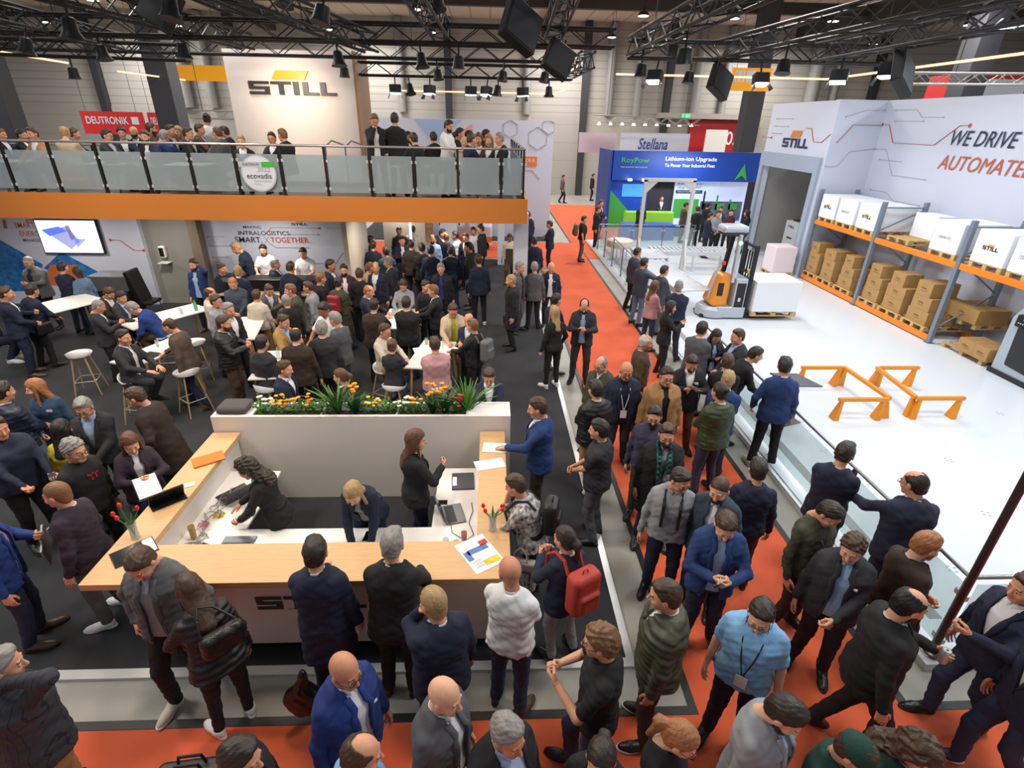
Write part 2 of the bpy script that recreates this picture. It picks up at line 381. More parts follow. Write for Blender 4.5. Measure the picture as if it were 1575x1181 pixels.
# ---- torso measures (w = height above the pelvis centre)
TW = [-.16, -.08, 0, .08, .16, .24, .32, .40, .46, .50, .525, .545, .58]
TA = {'m': [.182, .186, .180, .168, .164, .168, .176, .178, .158, .124, .092, .068, .060],
      'f': [.188, .188, .176, .152, .138, .142, .152, .152, .134, .106, .078, .058, .050]}
TB = {'m': [.118, .122, .120, .114, .110, .114, .120, .116, .102, .086, .076, .066, .060],
      'f': [.120, .122, .116, .102, .096, .104, .122, .116, .096, .078, .068, .058, .050]}
TC = [-.005, -.008, -.005, .004, .008, .006, .004, -.004, -.012, -.016, -.016, -.012, -.006]
def ik(S, T, l1, l2, pole):
    d = T-S; D = np.linalg.norm(d); D2 = min(D, (l1+l2)*.995); n = d/D; T = S+n*D2
    a = (l1*l1-l2*l2+D2*D2)/(2*D2); hh = math.sqrt(max(1e-5, l1*l1-a*a)); p = np.array(pole, float); p -= n*p.dot(n); p /= np.linalg.norm(p)+1e-6
    return S+n*a+p*hh, T
ARM = {  # x outward, y forward, z above the pelvis; elbow pole (outward, forward, up); hand shape; palm normal (outward, forward, up)
 'd': ((.245, .03, -.10), (.5, -.8, 0), 'r', (-1, .1, 0)), 'e': ((.27, .12, -.04), (.6, -.8, 0), 'r', (-1, 0, -.3)),
 'c': ((.035, .27, .06), (.8, -.5, -.4), 'g', (-.6, -.8, 0)), 'p': ((.215, .05, -.02), (.9, -.7, .2), 'g', (-1, 0, 0)),
 'x': ((-.11, .19, .24), (.7, .3, -.7), 'r', (0, -1, 0)), 't': ((.13, .38, .16), (.8, -.2, -.7), 'f', (0, 0, -1)),
 'T': ((.10, .46, .05), (.9, .2, -.1), 'f', (0, 0, -1)), 'f': ((.105, .05, .66), (.9, .4, -.6), 'g', (-1, .2, 0)),
 'm': ((.02, .15, .585), (.35, .5, -1), 'g', (0, -1, 0)), 'h': ((.07, .30, .26), (.8, -.3, -.7), 'g', (-.8, -.2, .5)),
 'b': ((.02, -.16, -.03), (.9, -.5, .2), 'r', (0, -1, 0)), 'r': ((.16, .52, .20), (.7, -.2, -.7), 'r', (0, 0, -1)),
 'g': ((.10, .30, .32), (.8, -.1, -.7), 'r', (0, .2, 1)), 'n': ((.14, .34, .10), (.9, -.4, -.2), 'g', (0, .2, 1)),
 'l': ((.12, .33, -.02), (.8, -.4, -.3), 'f', (0, 0, -1)), 'k': ((.19, .02, .50), (.5, .8, -.3), 'g', (-1, 0, 0)),
 'H': ((.05, .05, .80), (.9, .3, .2), 'g', (0, -1, 0)), 'w': ((.24, .18, -.02), (.4, -.9, 0), 'r', (-1, 0, 0)), 'v': ((.24, -.14, -.04), (.4, -.9, 0), 'r', (-1, 0, 0)),
 'a': ((.33, .42, .28), (.6, -.3, -.8), 'r', (-.4, 0, -1))}
SKIN = {'a': 'e0ab8c', 'b': 'd49a7b', 'c': 'c68868', 'd': '9a6347', 'e': '6e4430'}
COLS = dict(navy='1a2138', blue='20386a', royal='1c3474', black='17171a', char='2b2b30', grey='55565a', lgrey='8f9196', brown='4d3a2c', olive='3f4130', white='e4e4e6', lblue='9fb6d8', sky='7fb0dc',
  beige='b9a88e', tan='a07a4e', pink='b98a8e', red='9c2626', green='35402a', dgreen='163a33', maroon='4c2028', jeans='2a3650', ljeans='5a7390', khaki='a3814a', cream='c9bfae', ginger='a06a42', blond='a88a60',
  dk='2c231d', bk='141314', br='46321f', lb='7a5638', gr='8b8782', wh='c2beb6', purple='3a3850', teal='2a5060', denim='2c4460', plum='2e2430', yellow='b8b020', orange='c8581c', rust='5e3a28', steel='39424f', dbrown='33261f', checked='5b4a3e')
def cloth(c, kind='w'):
    st = {'w': (.16, 24), 'p': (.30, 10), 's': (.35, 18), 'k': (.25, 30)}[kind]
    return mat('cloth_%s_%s' % (kind, c), COLS[c], .85 if kind != 'p' else .5, bump=st[0], bscale=st[1], stretch=(1, 1, .55), noise=.10, nscale=5, sheen=0)
def hairm(c, st='s'):
    k = 'long' if st in 'lmpb' else ('curl' if st in 'cq' else 'short')
    return mat('hair_%s_%s' % (k, c), COLS[c], .5, bump=.28, bscale=110, stretch={'long': (1, 1, .10), 'curl': (1, 1, 1), 'short': (1, .16, .7)}[k], noise=.30, nscale=75)
def skinm(c): return [mat('skin_'+c, SKIN[c], .55, noise=.08, nscale=25), mat('eye_white', 'd8d0c8', .3), mat('eye_iris', '2a1c14', .2), mat('lips_'+c, {'a': 'c07868', 'b': 'b56c5c', 'c': 'a45a4a', 'd': '7a4238', 'e': '55302a'}[c], .5), mat('eyebrow', '5a4030', .8)]
LEATHER = lambda c: mat('leather_'+c, COLS[c], .35, bump=.15, bscale=80)
def rotx(a): c, s = math.cos(a), math.sin(a); return np.array(((1, 0, 0), (0, c, -s), (0, s, c)))
def rotz(a): c, s = math.cos(a), math.sin(a); return np.array(((c, -s, 0), (s, c, 0), (0, 0, 1)))
def m4(R, t):
    return Matrix(((*map(float, R[0]), float(t[0])), (*map(float, R[1]), float(t[1])), (*map(float, R[2]), float(t[2])), (0, 0, 0, 1)))
def wr(P, amp, s=1.):
    a = P[2]*38*s+P[0]*19*s+1.6*np.sin(P[0]*23*s+P[1]*17*s); b = P[2]*52*s-P[0]*33*s+P[1]*24*s+1.3*np.sin(P[2]*19*s+2)
    return amp*(1.1*(1-2*np.abs(np.sin(a*.5)))+.8*(1-2*np.abs(np.sin(b*.5)))+.5*np.sin(P[2]*90*s-P[1]*61*s+P[0]*47*s))
NP = [0]; PP = {}
def person(label, hx, hy, face, floor=0., h=1.78, legs='s', arms='dd', lean=0, look=0, nod=10, sex='m', fat=1., hair='sdk', skin='b', top='J', tc='navy', sc='white', pc='char', ex='', shc='bk', seat=.80, z=None, group=None, rgt=None):
    """hx, hy = world position of the head centre; face = direction faced, clockwise from +Y (deg); look = head turn relative to it."""
    fat *= 1.06; NP[0] += 1; s = h/1.78; fa = math.radians(face)
    dist = math.sqrt(hx*hx+hy*hy+(4.9-floor-1.6)**2); hi = dist < 7.2; hh = dist < 11; vh = .0115 if dist < 5.6 else (.0145 if hi else .022)
    rnd = random.Random(label)
    sit = legs in 'cC'; pz = seat if sit else .945
    La = math.radians(lean); R = rotx(-La); pel = np.array((0, 0, pz))
    T = lambda u, v, w: pel+R@np.array((u, v, w))
    Ri = R.T
    tl = lambda P: tuple(Ri[i, 0]*(P[0]-pel[0])+Ri[i, 1]*(P[1]-pel[1])+Ri[i, 2]*(P[2]-pel[2]) for i in range(3))
    # head frame
    HR = rotz(-math.radians(look)) @ rotx(-math.radians(nod)-La*.55)
    neck = T(0, -.012, .53); Hc = neck + R@np.array((0, .014, .062)) + HR@np.array((0, .030, .094))
    mk = sex; wA = [a*fat for a in TA[mk]]; wB = [b*(fat if i > 7 else fat+(fat-1)*1.2) for i, b in enumerate(TB[mk])]
    sw = (.166 if mk == 'm' else .142)*(.5+.5*fat)
    # arms
    J = []
    for side, key in ((-1, arms[0]), (1, arms[1])):
        t, pole, hk, pn = ARM[key]; S = T(side*sw, -.012, .436)
        jt = .015; tg = T(side*(t[0]+rnd.uniform(-jt, jt))*(fat if key in 'dp' else 1), t[1]+rnd.uniform(-jt, jt)+(fat-1)*.3*(t[1] > .15), t[2]+rnd.uniform(-jt, jt)) if key not in 'm' else Hc+HR@np.array((side*.025, .125, -.115))
        if key == 'f': tg = Hc+HR@np.array((side*.115, .015, -.03))
        if key == 'H': tg = Hc+HR@np.array((side*.10, .05, .06))
        tg = np.asarray(tg) - 0; E, Wp = ik(S, tg, .285, .255, R@np.array((side*pole[0], pole[1], pole[2])))
        fd = (Wp-E)/np.linalg.norm(Wp-E); nz_ = -(R@np.array((side*pn[0], pn[1], pn[2]))); nz_ -= fd*nz_.dot(fd); nz_ /= np.linalg.norm(nz_)+1e-6
        xd = fd
        if key in 'tT': xd = fd*.4+np.array((-side*.25, .9, -.05)); xd -= nz_*xd.dot(nz_); xd /= np.linalg.norm(xd)
        yd = np.cross(nz_, xd); J.append((side, S, E, Wp, np.stack([xd, yd, nz_], 1), hk, key))
    root = bpy.data.objects.new('person', None); COL.objects.link(root)
    tag(root, label, 'person', group)
    # root so that the head centre lands on hx, hy
    RZ = rotz(-fa); off = RZ@(Hc*s)
    gz = floor if z is None else z-off[2]
    root.location = (hx-off[0], hy-off[1], gz); root.rotation_euler = (0, 0, -fa); root.scale = (s, s, s)
    sk = skinm(skin)
    # ---- body: neck, trunk, arms (coarse) + head + hands
    slv = {'J': 1, 'O': 1, 'S': 1, 'W': 1, 'P': 1, 'C': 1, 'D': 1, 'T': .45, 'R': 1.25, 'V': 1}[top]
    def fbody(P):
        q = tl(P); d = loft(q, TW[2:11], [a-.03 for a in wA[2:11]], [b-.03 for b in wB[2:11]], TC[2:11])
        for side, S, E, Wp, *_ in J:
            d = smin(d, cone(P, S, E, .044, .038), .02); d = smin(d, cone(P, E, Wp, .041 if mk == 'm' else .036, .0255), .01)
        return smin(d, cone(P, T(0, -.016, .46), Hc+HR@np.array((0, -.04, -.14)), .055, .052 if mk == 'm' else .047), .02)
    pts = np.array([T(-.15, -.1, 0), T(.15, .1, 0), T(-.17, 0, .45), T(.17, 0, .45), Hc]+[p for j in J for p in (j[1], j[2], j[3])])
    bare = slv < 1 or slv > 1.1
    V, Q, _ = bake('body', fbody, pts.min(0)-.06, pts.max(0)+.06, vh if bare else max(.017, vh))
    Vs, Qs, Ms = [V], [Q], [np.zeros(len(Q), np.int32)]; n = len(V)
    hv, hq, hm = template('head', hh); hw = (1.08, 1.05, 1.06) if mk == 'f' else (1.10, 1.08, 1.08)
    Vs.append((hv*np.array(hw))@HR.T+Hc); Qs.append(hq+n); Ms.append(hm); n += len(hv)
    for side, S, E, Wp, HF, hk, key in J:
        v, qd, _ = template('hand'+hk, hi); v = v.copy()
        sc_ = 1. if mk == 'm' else .9; v = v*sc_
        # template is a right hand (thumb = +y with palm -z); mirrored when the frame asks for the other hand
        fwd_side = side
        if fwd_side > 0: v[:, 1] *= -1; qd = qd[:, ::-1]
        v[:, 1] *= -1; qd = qd[:, ::-1]
        Vs.append(v@HF.T+Wp); Qs.append(qd+n); Ms.append(np.zeros(len(qd), np.int32)); n += len(v)
    me = qmesh('body', np.concatenate(Vs), np.concatenate(Qs), np.concatenate(Ms)); link('body', me, sk, root)
    # ---- hair, beard, glasses
    HM = m4(HR*np.array(hw), Hc)
    if hair[0] != '0':
        o = slot(link('hair', cmesh('hair'+hair[0], hh), None, root), hairm(hair[1:], hair[0])); o.matrix_local = HM
    if 'B' in ex:
        o = slot(link('beard', cmesh('beard', hh), None, root), hairm(hair[1:] if hair[0] != '0' else 'br')); o.matrix_local = HM
    if 'G' in ex:
        if 'gl' not in CACHE:
            b = MB()
            for sd in (-1, 1):
                b.tube([(sd*.032+.023*math.cos(t), .101+.002*abs(math.cos(t)), .004+.017*math.sin(t)) for t in np.linspace(0, 2*PI, 13)], .0022, 5, False)
                b.tube([(sd*.055, .101, .008), (sd*.078, .06, .010), (sd*.080, -.005, .006)], .002, 5)
            b.tube([(-.010, .104, .006), (0, .107, .008), (.010, .104, .006)], .002, 5); me = mkmesh('glasses', b.V, b.F, True); me.materials.append(mat('glasses_frame', '151515', .3)); CACHE['gl'] = me
        link('glasses', CACHE['gl'], None, root).matrix_local = HM
    if 'K' in ex:   # beanie
        if 'bn' not in CACHE:
            V, Q, _ = bake('b', lambda P: smax(ell(P, (0, -.018, .035), (.094, .114, .105)), -(P[2]-.030+.2*P[1]), .01), (-.11, -.15, -.02), (.11, .11, .16), .007); me = qmesh('beanie', V, Q); me.materials.append(cloth('dgreen', 'k')); CACHE['bn'] = me
        link('beanie', CACHE['bn'], None, root).matrix_local = HM
    # ---- trousers / skirt and shoes
    hipx = .092; legp = []
    for side in (-1, 1):
        st = legs
        if sit:
            kn = np.array((side*.13, .40, seat+.0 if seat > .6 else seat+.03)); an = np.array((side*.11, .34 if seat > .6 else .40, max(.085, kn[2]-.42))); fo = an
            if legs == 'C': kn = np.array((side*.11, .38, seat-.06)); an = np.array((side*.10, .16, kn[2]-.38))
        elif st == 'w': f = 1 if side > 0 else -1; kn = np.array((side*.095, .10+.08*f, .50)); an = np.array((side*.09, .17*f-.02, .085 if f > 0 else .115))
        elif st == 'k': kn = np.array((side*.10, .05, .49)); an = np.array((side*(.10 if side > 0 else -.02), .02+.07*side, .085))
        elif st == 'b': kn = np.array((side*.11, .03 if side < 0 else .24, .49 if side < 0 else .60)); an = np.array((side*.11, -.02 if side < 0 else .16, .085 if side < 0 else .30))
        else: kn = np.array((side*(.10+rnd.uniform(0, .03)), .02+rnd.uniform(0, .04), .49)); an = np.array((side*(.11+rnd.uniform(0, .05)), -.03+rnd.uniform(-.03, .05), .085))
        hp = pel+np.array((side*hipx, -.10*math.sin(La), -.03)); legp.append((side, hp, kn, an))
    ll = fat*.6+.42; jean = pc in ('jeans', 'ljeans', 'denim')
    def ftr(P):
        q = (P[0], P[1]+.10*math.sin(La), P[2]-pz); d = loft(q, [-.12, -.05, .02, .08, .13], [.165*fat, .176*fat, .166*fat, .152*fat, .15*fat], [.10, .118*fat, .112*fat, .102*fat, .10*fat], None, 2.2)
        for side, hp, kn, an in legp:
            g = smin(cone(P, hp, kn, .096*ll, .070 if mk == 'm' else .064), cone(P, kn, an, .068 if mk == 'm' else .060, .056 if mk == 'm' else .046), .02)
            d = smin(d, g, .02) if side < 0 else np.minimum(d, g) if False else smin(d, g, .018)
        return smax(d + wr(P, .0028), -(P[2]-.055), .01)
    pts = np.array([p for l in legp for p in l[1:]]+[pel+(-.17*fat, -.12*fat, .1), pel+(.17*fat, .12*fat, .1)])
    if 'S' in ex:
        pass
    V, Q, _ = bake('t', ftr, pts.min(0)-.09, pts.max(0)+.09, vh*1.1); link('trousers', qmesh('trousers', V, Q), cloth(pc, 'w' if not jean else 'k'), root)
    for side, hp, kn, an in legp:
        o = slot(link('shoe', shoe_mesh('upper', hi), None, root), LEATHER(shc) if shc not in ('white', 'cream') else mat('sneaker_'+shc, COLS[shc], .6))
        pitch = 0
        if legs == 'w' and side < 0: pitch = -.5
        if legs == 'b' and side > 0: pitch = -.2
        mt = m4(rotz(-side*.20) @ rotx(pitch), (an[0], an[1]-.035, an[2]-.085)); o.matrix_local = mt
        so = slot(link('sole', shoe_mesh('sole', hi), None, o), mat('sole_white', 'd8d6d0', .7) if (shc in ('white', 'cream') or 'N' in ex) else mat('sole_dark', '1a1614', .7))
    # ---- upper clothes
    wf = {'w': 'w', 'p': 'p'}.get
    def f_shirt(P):
        q = tl(P); k = 0 if top in 'JOCPV' else .012
        d = loft(q, TW[1:12], [a+k-.004 for a in wA[1:12]], [b+k-.002 for b in wB[1:12]], TC[1:12])
        d = smin(d, cone(P, T(0, -.016, .47), T(0, .0, .565), .066, .060), .02) if top not in 'W' else smin(d, cone(P, T(0, -.016, .47), T(0, .0, .545), .068, .064), .02)
        if top in 'SDTWR':
            for side, S, E, Wp, *_ in J:
                k2 = .010 if top != 'T' else .018
                if slv >= 1: d = smin(d, smin(cone(P, S, E, .055+k2*.4, .049), cone(P, E, Wp if slv == 1 else E+(Wp-E)*.35, .047, .035), .02), .03)
                else: d = smin(d, cone(P, S, S+(E-S)*.72, .062, .058), .03)
            d = d + wr(P, .0034)
        d = smax(d, -(q[1]*0+np.sqrt((q[0])**2+(q[1]+.012)**2)-.0555+(q[2] < .46)*9), .004)
        return smax(d, .9*(q[2]-(.535 if top != 'W' else .555))+.55*(q[1]-.02), .006)
    if top != 'W' or True:
        wlo = T(-.26*fat, -.2, -.12); pts = np.array([T(-.24*fat, -.16*fat, -.12), T(.24*fat, .2*fat, -.12), T(-.2, -.14, .58), T(.2, .16, .58)]+([p for j in J for p in j[1:4]] if top in 'SDTWR' else []))
        V, Q, _ = bake('s', f_shirt, pts.min(0)-.065, pts.max(0)+.065, vh if top in 'SDTWR' else max(vh, .014))
        bodyc = tc if top in 'SDTWR' else sc
        nm = {'S': 'shirt', 'D': 'blouse', 'T': 'polo_shirt', 'W': 'sweater', 'R': 'shirt'}.get(top, 'shirt')
        cm = cloth(bodyc, 's' if top not in 'W' else 'k')
        if top == 'D': cm = mat('blouse_print', 'e8e4e0', .7, col2='1a1a26', nscale=22, bump=.2, bscale=12)
        if 'Q' in ex: cm = MATS.get('plaid') or plaid()
        link(nm, qmesh(nm, V, Q), cm, root)
    if top in 'JOPCV':
        coat = {'J': .0, 'O': 0., 'P': .006, 'C': .0, 'V': 0.}[top]; hem = {'J': -.15, 'O': -.15, 'P': -.10, 'C': -.42, 'V': -.06}[top]
        W2 = ([hem, hem*.5] if top == 'C' else [hem])+TW[2:12]; ext = 2 if top == 'C' else 1
        A2 = ([wA[0]*1.06, wA[0]] if top == 'C' else [wA[0]*1.02])+wA[2:12]; B2 = ([wB[0]*1.08, wB[0]] if top == 'C' else [wB[0]*1.03])+wB[2:12]; C2 = [-.008]*ext+TC[2:12]
        k = {'J': .016, 'O': .018, 'P': .030, 'C': .026, 'V': .012}[top]
        but = .10 if top in 'J' else (-9 if top == 'O' else (.33 if top in 'PC' else .2))
        if 'U' in ex: but = -9
        def opening(w_):
            if but > -5: return np.clip((w_-but)*.22, 0, .078)
            return np.clip(.045+.10*np.abs(w_-.22)-.03*(w_ > .4), 0, .10)+0*w_
        def f_jack(P):
            q = tl(P); d = loft(q, W2, [a+k for a in A2], [b+k-.002 for b in B2], C2)
            d = smin(d, cone(P, T(0, -.020, .47), T(0, -.008, .545), .074, .068), .022)
            d = smax(d, q[2]-.548+.30*q[1], .006)
            d = smax(d, -(np.sqrt(q[0]**2+(q[1]+.006)**2)-.060+(q[2] < .49)*9), .004)
            hw_ = opening(q[2]); op = np.where((q[1] > 0.0) & (hw_ > .004), np.abs(q[0])-hw_, 1.)
            d = np.maximum(d, -op); d0 = d
            if top != 'V':
                for side, S, E, Wp, *_ in J:
                    g = smin(cone(P, S, E, .060+coat, .054+coat), cone(P, E, E+(Wp-E)*.93, .054+coat, .042+coat), .025); d = smin(d, g, .032)
                d = np.where((q[1] > .03) & (hw_ > .004) & (np.abs(q[0]) < hw_+.03), np.minimum(d0, smin(cone(P, J[0][2], J[0][3], .050, .039), cone(P, J[1][2], J[1][3], .050, .039), .001)), d)
            else: d = smin(d, cone(P, T(-sw, -.012, .44), T(sw, -.012, .44), .05, .05), .02)
            if top == 'P': d = d + .0055*np.cos(q[2]*2*PI/.062)
            return d + wr(P, .0030)
        pts = np.array([T(-.26*fat, -.20*fat, hem), T(.26*fat, .22*fat, hem), T(-.22, -.16, .56), T(.22, .18, .56)]+([p for j in J for p in j[1:4]]))
        V, Q, _ = bake('j', f_jack, pts.min(0)-.08, pts.max(0)+.08, vh)
        nm = {'J': 'jacket', 'O': 'jacket', 'P': 'padded_jacket', 'C': 'coat', 'V': 'vest'}[top]
        cm = cloth(tc, 'p' if top == 'P' else 'w')
        if 'I' in ex: cm = pinstripe()
        link(nm, qmesh(nm, V, Q), cm, root)
        if top in 'JOC' and dist < 11:    # lapels lying on the chest
            lo_w = but+.005 if but > -5 else -.10
            for sd in (-1, 1):
                b = MB(); Vv = []; n_ = 14
                for i in range(n_+1):
                    w_ = lo_w+(.505-lo_w)*i/n_; hw_ = float(opening(np.float64(w_)))-.006; fr = i/n_
                    wd = .052*min(1, fr*2.2) if fr < .78 else (.030 if fr < .86 else .046); wd = max(wd, .003)
                    if but < -5: wd = .045 if w_ > .12 else .012
                    for j in range(4):
                        u_ = hw_+wd*j/3; a_ = float(np.interp(w_, W2, A2))+k; b_ = float(np.interp(w_, W2, B2))+k; c_ = float(np.interp(w_, W2, C2))
                        v_ = c_+b_*max(0., 1-min(1, abs(u_)/a_)**2.4)**(1/2.4)+(.009 if 0 < j < 3 else .004); Vv.append(T(sd*u_, v_+(-.03 if i == n_ else 0)*0, w_))
                b.add(Vv, [((i*4+j), (i*4+j+1), (i*4+j+5), (i*4+j+4)) if sd > 0 else ((i*4+j+4), (i*4+j+5), (i*4+j+1), (i*4+j)) for i in range(n_) for j in range(3)])
                o = b.obj('lapel', cm, root, True); so = o.modifiers.new('t', 'SOLIDIFY'); so.thickness = .006; so.offset = 0
        if top == 'J' and dist < 6 and mk == 'm':
            for w_ in (.085, -.01):
                MB().lathe([(.009, 0), (.009, .005)], n=8, M=m4(R@rotx(-PI/2), T(.0, np.interp(w_, W2, B2)+np.interp(w_, W2, C2)+k+.001, w_))).obj('button', mat('button', '121212', .4), root)
    if top in 'SR' and dist < 6:   # shirt placket buttons
        for w_ in (.06, .15, .24, .33, .42):
            MB().lathe([(.0055, 0), (.0055, .004)], n=8, M=m4(R@rotx(-PI/2), T(0, np.interp(w_, TW, wB)+np.interp(w_, TW, TC)+.010, w_))).obj('button', mat('button', '121212', .4), root)
    if dist < 12 and 'u' not in ex:    # collar
        soft = top in 'WD'; cc = cloth(tc, 's') if top in 'SDTWR' else cloth(sc, 's'); n_ = 18; Vv = []; g0 = .16 if not soft else .0
        for i in range(n_+1):
            th = g0+(2*PI-2*g0)*i/n_; fr = (1+math.cos(th))/2; f2 = fr**3
            rad = lambda r: (r*math.sin(th), r*math.cos(th)*1.0)
            rows = ((.0585, .505-.012*fr), (.0565+.004*f2, .560-.030*fr), (.062+.006*f2, .561-.030*fr), (.069+.020*f2, .527-.052*f2)) if not soft else ((.060, .50), (.058, .548-.02*fr), (.066, .548-.02*fr), (.072, .51-.02*fr))
            for r_, w_ in rows: x_, y_ = rad(r_); Vv.append(T(x_, y_-.014+.02*fr, w_))
        b = MB().add(Vv, [(i*4+j, i*4+j+1, i*4+j+5, i*4+j+4) for i in range(n_) for j in range(3)]); o = b.obj('collar', cc, root, True)
        so = o.modifiers.new('t', 'SOLIDIFY'); so.thickness = .004; so.offset = 0
    fv = lambda w_, k=.02: float(np.interp(w_, TW, wB)+np.interp(w_, TW, TC)+k)
    kk = .026 if top in 'JOPC' else .016
    if 'L' in ex or 'Y' in ex:   # lanyard with badge
        b = MB(); cl = 'lanyard_white' if 'Y' in ex else 'lanyard_dark'
        for sd in (-1, 1): b.tube([T(sd*.05, -.075, .555), T(sd*.078, .0, .545), T(sd*.080, .06, .505), T(sd*.068, fv(.44, kk+.004), .43), T(sd*.045, fv(.30, kk+.006), .30), T(sd*.006, fv(.12, kk+.012), .12)], .0055, 5)
        o = b.obj('lanyard', mat(cl, 'dcdcdc' if 'Y' in ex else '15181c', .6), root, True)
        M = m4(R, T(0, fv(.05, kk+.014), .05)); MB().box(-.045, .045, -.003, .003, -.06, .06, M).obj('badge', mat('badge_card', 'd8d4d0', .4, col2='c98f8c', nscale=9), o)
    if 'E' in ex:    # name plate on the chest
        M = m4(R, T(-.095, fv(.36, .030)-.012, .36)); MB().box(-.035, .035, -.004, .004, -.017, .017, M).obj('name_badge', mat('badge_card', 'd8d4d0', .4), root)
    if 'X' in ex:    # pocket square
        MB().box(-.02, .02, -.004, .004, -.008, .012, m4(R, T(-.10, fv(.34, .026)-.012, .34))).obj('pocket_square', mat('white_cloth', 'e0e0e0', .8), root)
    if 'A' in ex:    # apron
        MB().box(-.13, .13, -.004, .004, -.30, .30, m4(R, T(0, .15, .0))).obj('apron', cloth('brown', 'w'), root)
    if 'F' in ex:    # scarf, checked
        b = MB(); b.tube([T(-.03, fv(.2, .03), .12), T(-.055, fv(.4, .03), .4), T(-.08, .02, .53), T(0, -.085, .55), T(.08, .02, .53), T(.055, fv(.4, .03), .4), T(.03, fv(.2, .03), .12)], .036, 8); b.obj('scarf', plaid(), root, True)
    root['_r'] = 0; del root['_r']
    PP[label] = d_ = dict(root=root, T=T, R=R, J=J, Hc=Hc, HR=HR, s=s, fv=fv, wB=wB); return d_
def wpos(pd, p):
    "point of a person's own frame in world space"
    r = pd['root']; a = r.rotation_euler[2]; v = rotz(a)@(np.asarray(p)*pd['s']); return Vector((float(v[0]+r.location[0]), float(v[1]+r.location[1]), float(v[2]+r.location[2])))
def plaid():
    if 'plaid' in MATS: return MATS['plaid']
    m = bpy.data.materials.new('plaid'); m.use_nodes = True; N = m.node_tree.nodes; L = m.node_tree.links; b = N['Principled BSDF']; b.inputs['Roughness'].default_value = .85
    tc = N.new('ShaderNodeTexCoord'); c = N.new('ShaderNodeTexChecker'); c.inputs['Scale'].default_value = 26; c.inputs['Color1'].default_value = (*lin('1f6a62'), 1); c.inputs['Color2'].default_value = (*lin('10161c'), 1)
    L.new(tc.outputs['Object'], c.inputs[0]); L.new(c.outputs[0], b.inputs['Base Color']); MATS['plaid'] = m; return m
def pinstripe():
    if 'pinstripe' in MATS: return MATS['pinstripe']
    return stripes('pinstripe', '33353c', '1b1c22', 22, 'X', .85, .12)
ORD = 'first second third fourth fifth sixth seventh eighth ninth tenth eleventh twelfth thirteenth fourteenth fifteenth sixteenth seventeenth eighteenth nineteenth twentieth'.split()
# ------------------------------------------------------------------ setting: floor, far wall, ceiling
m_conc = mat('concrete_floor', '9b9890', .55, noise=.18, nscale=1.2, bump=.05)
m_black = mat('black_edge', '161616', .5); m_alu = mat('aluminium', 'cfcfcf', .3, .3); m_steel = mat('steel', '8d8f92', .3, .8)
m_dkcarpet = mat('charcoal_carpet', '2e2f33', .95, noise=.22, nscale=2.5, bump=.3, bscale=300)
m_orange_c = mat('orange_carpet', 'd45e3a', .95, noise=.10, nscale=1.6, bump=.3, bscale=300)
m_white = mat('white_panel', 'dfe2ea', .45); m_whitegl = mat('white_gloss_floor', 'd6dbe1', .22, spec=.4)
m_blk = mat('black_metal', '17181a', .45, .3); m_dark = mat('dark_metal', '2c2e33', .5, .4)
m_or = mat('orange_paint', 'd8761c', .4); m_still = mat('logo_dark', '2c2a29', .45); m_navy = mat('logo_navy', '232d49', .5)
m_stillor = mat('logo_orange', 'eba02a', .4); m_rust = mat('line_rust', 'b85a3c', .5); m_lineg = mat('line_grey', 'a8aebc', .5)
m_pl = mat('pale_lavender_panel', 'c6cbda', .45)
struct(box('floor', -60, 60, -3, 43, -.3, 0, m_conc))
m_rib = stripes('ribbed_cladding', 'a8a49e', '8e8a84', 2.2, 'Z', .5, .12)
m_pan = stripes('concrete_wall_panel', 'a39f99', '8a8680', .85, 'Z', .7, .02)
struct(box('wall_back', -60, 60, 42, 42.3, 0, 5.3, m_pan))
struct(box('wall_back_upper', -60, 60, 42.1, 42.4, 5.3, 12, m_rib))
m_ceil = stripes('ceiling_deck', 'd4c3b4', 'b0a193', .8, 'X', .8, .10)
struct(box('ceiling', -60, 60, 17, 42.4, 10.9, 11.2, m_ceil))
for i, y in enumerate((25.5, 34.5)):
    struct(box('beam_cross', -60, 60, y-.2, y+.2, 10.35, 10.9, mat('roof_beam', '3f3a38', .6)))
for x in (-31, -14.2, 3.8, 21, 38):
    struct(box('beam_long', x-.3, x+.3, 17, 42, 9.9, 10.85, mat('roof_beam', '3f3a38', .6)))
m_col = mat('column_grey', '3b3b42', .55)
def pole_box(name, x, y, w, z1, m): return struct(box(name, x-w/2, x+w/2, y-w/2, y+w/2, 0, z1, m, bev=.02))
for x in (-19.6, -13.0): pole_box('column', x, 25, .85, 10.9, m_col)
pole_box('column', 20.1, 25, .95, 10.9, m_col); pole_box('column', 14.6, 33, .9, 10.9, m_col)
for x in (-26, -16.9, -2.8, 6.6, 12.4, 18.6, 27): struct(box('column_wall', x-.22, x+.22, 41.6, 42.1, 0, 11, mat('wall_column', '2d2d33', .6)))
m_duct = mat('duct_grey', '8f8d8c', .5)
for di, (x, w) in enumerate(((-20.5, .9), (-18.8, .6), (-6, .5), (2.6, .5), (8.3, .55), (10.3, .5), (14.4, .6), (16.4, .5), (22.5, .9), (24.2, .5))):
    o = MB().tube([(x, 42.08-w/2, 5.31), (x, 42.08-w/2, 10.8)], w/2, 12).obj('air_duct', m_duct, None, True)
    tag(o, 'grey vertical air duct on the upper hall wall, %s from the left' % ORD[di], 'duct', 'air ducts on the hall wall')
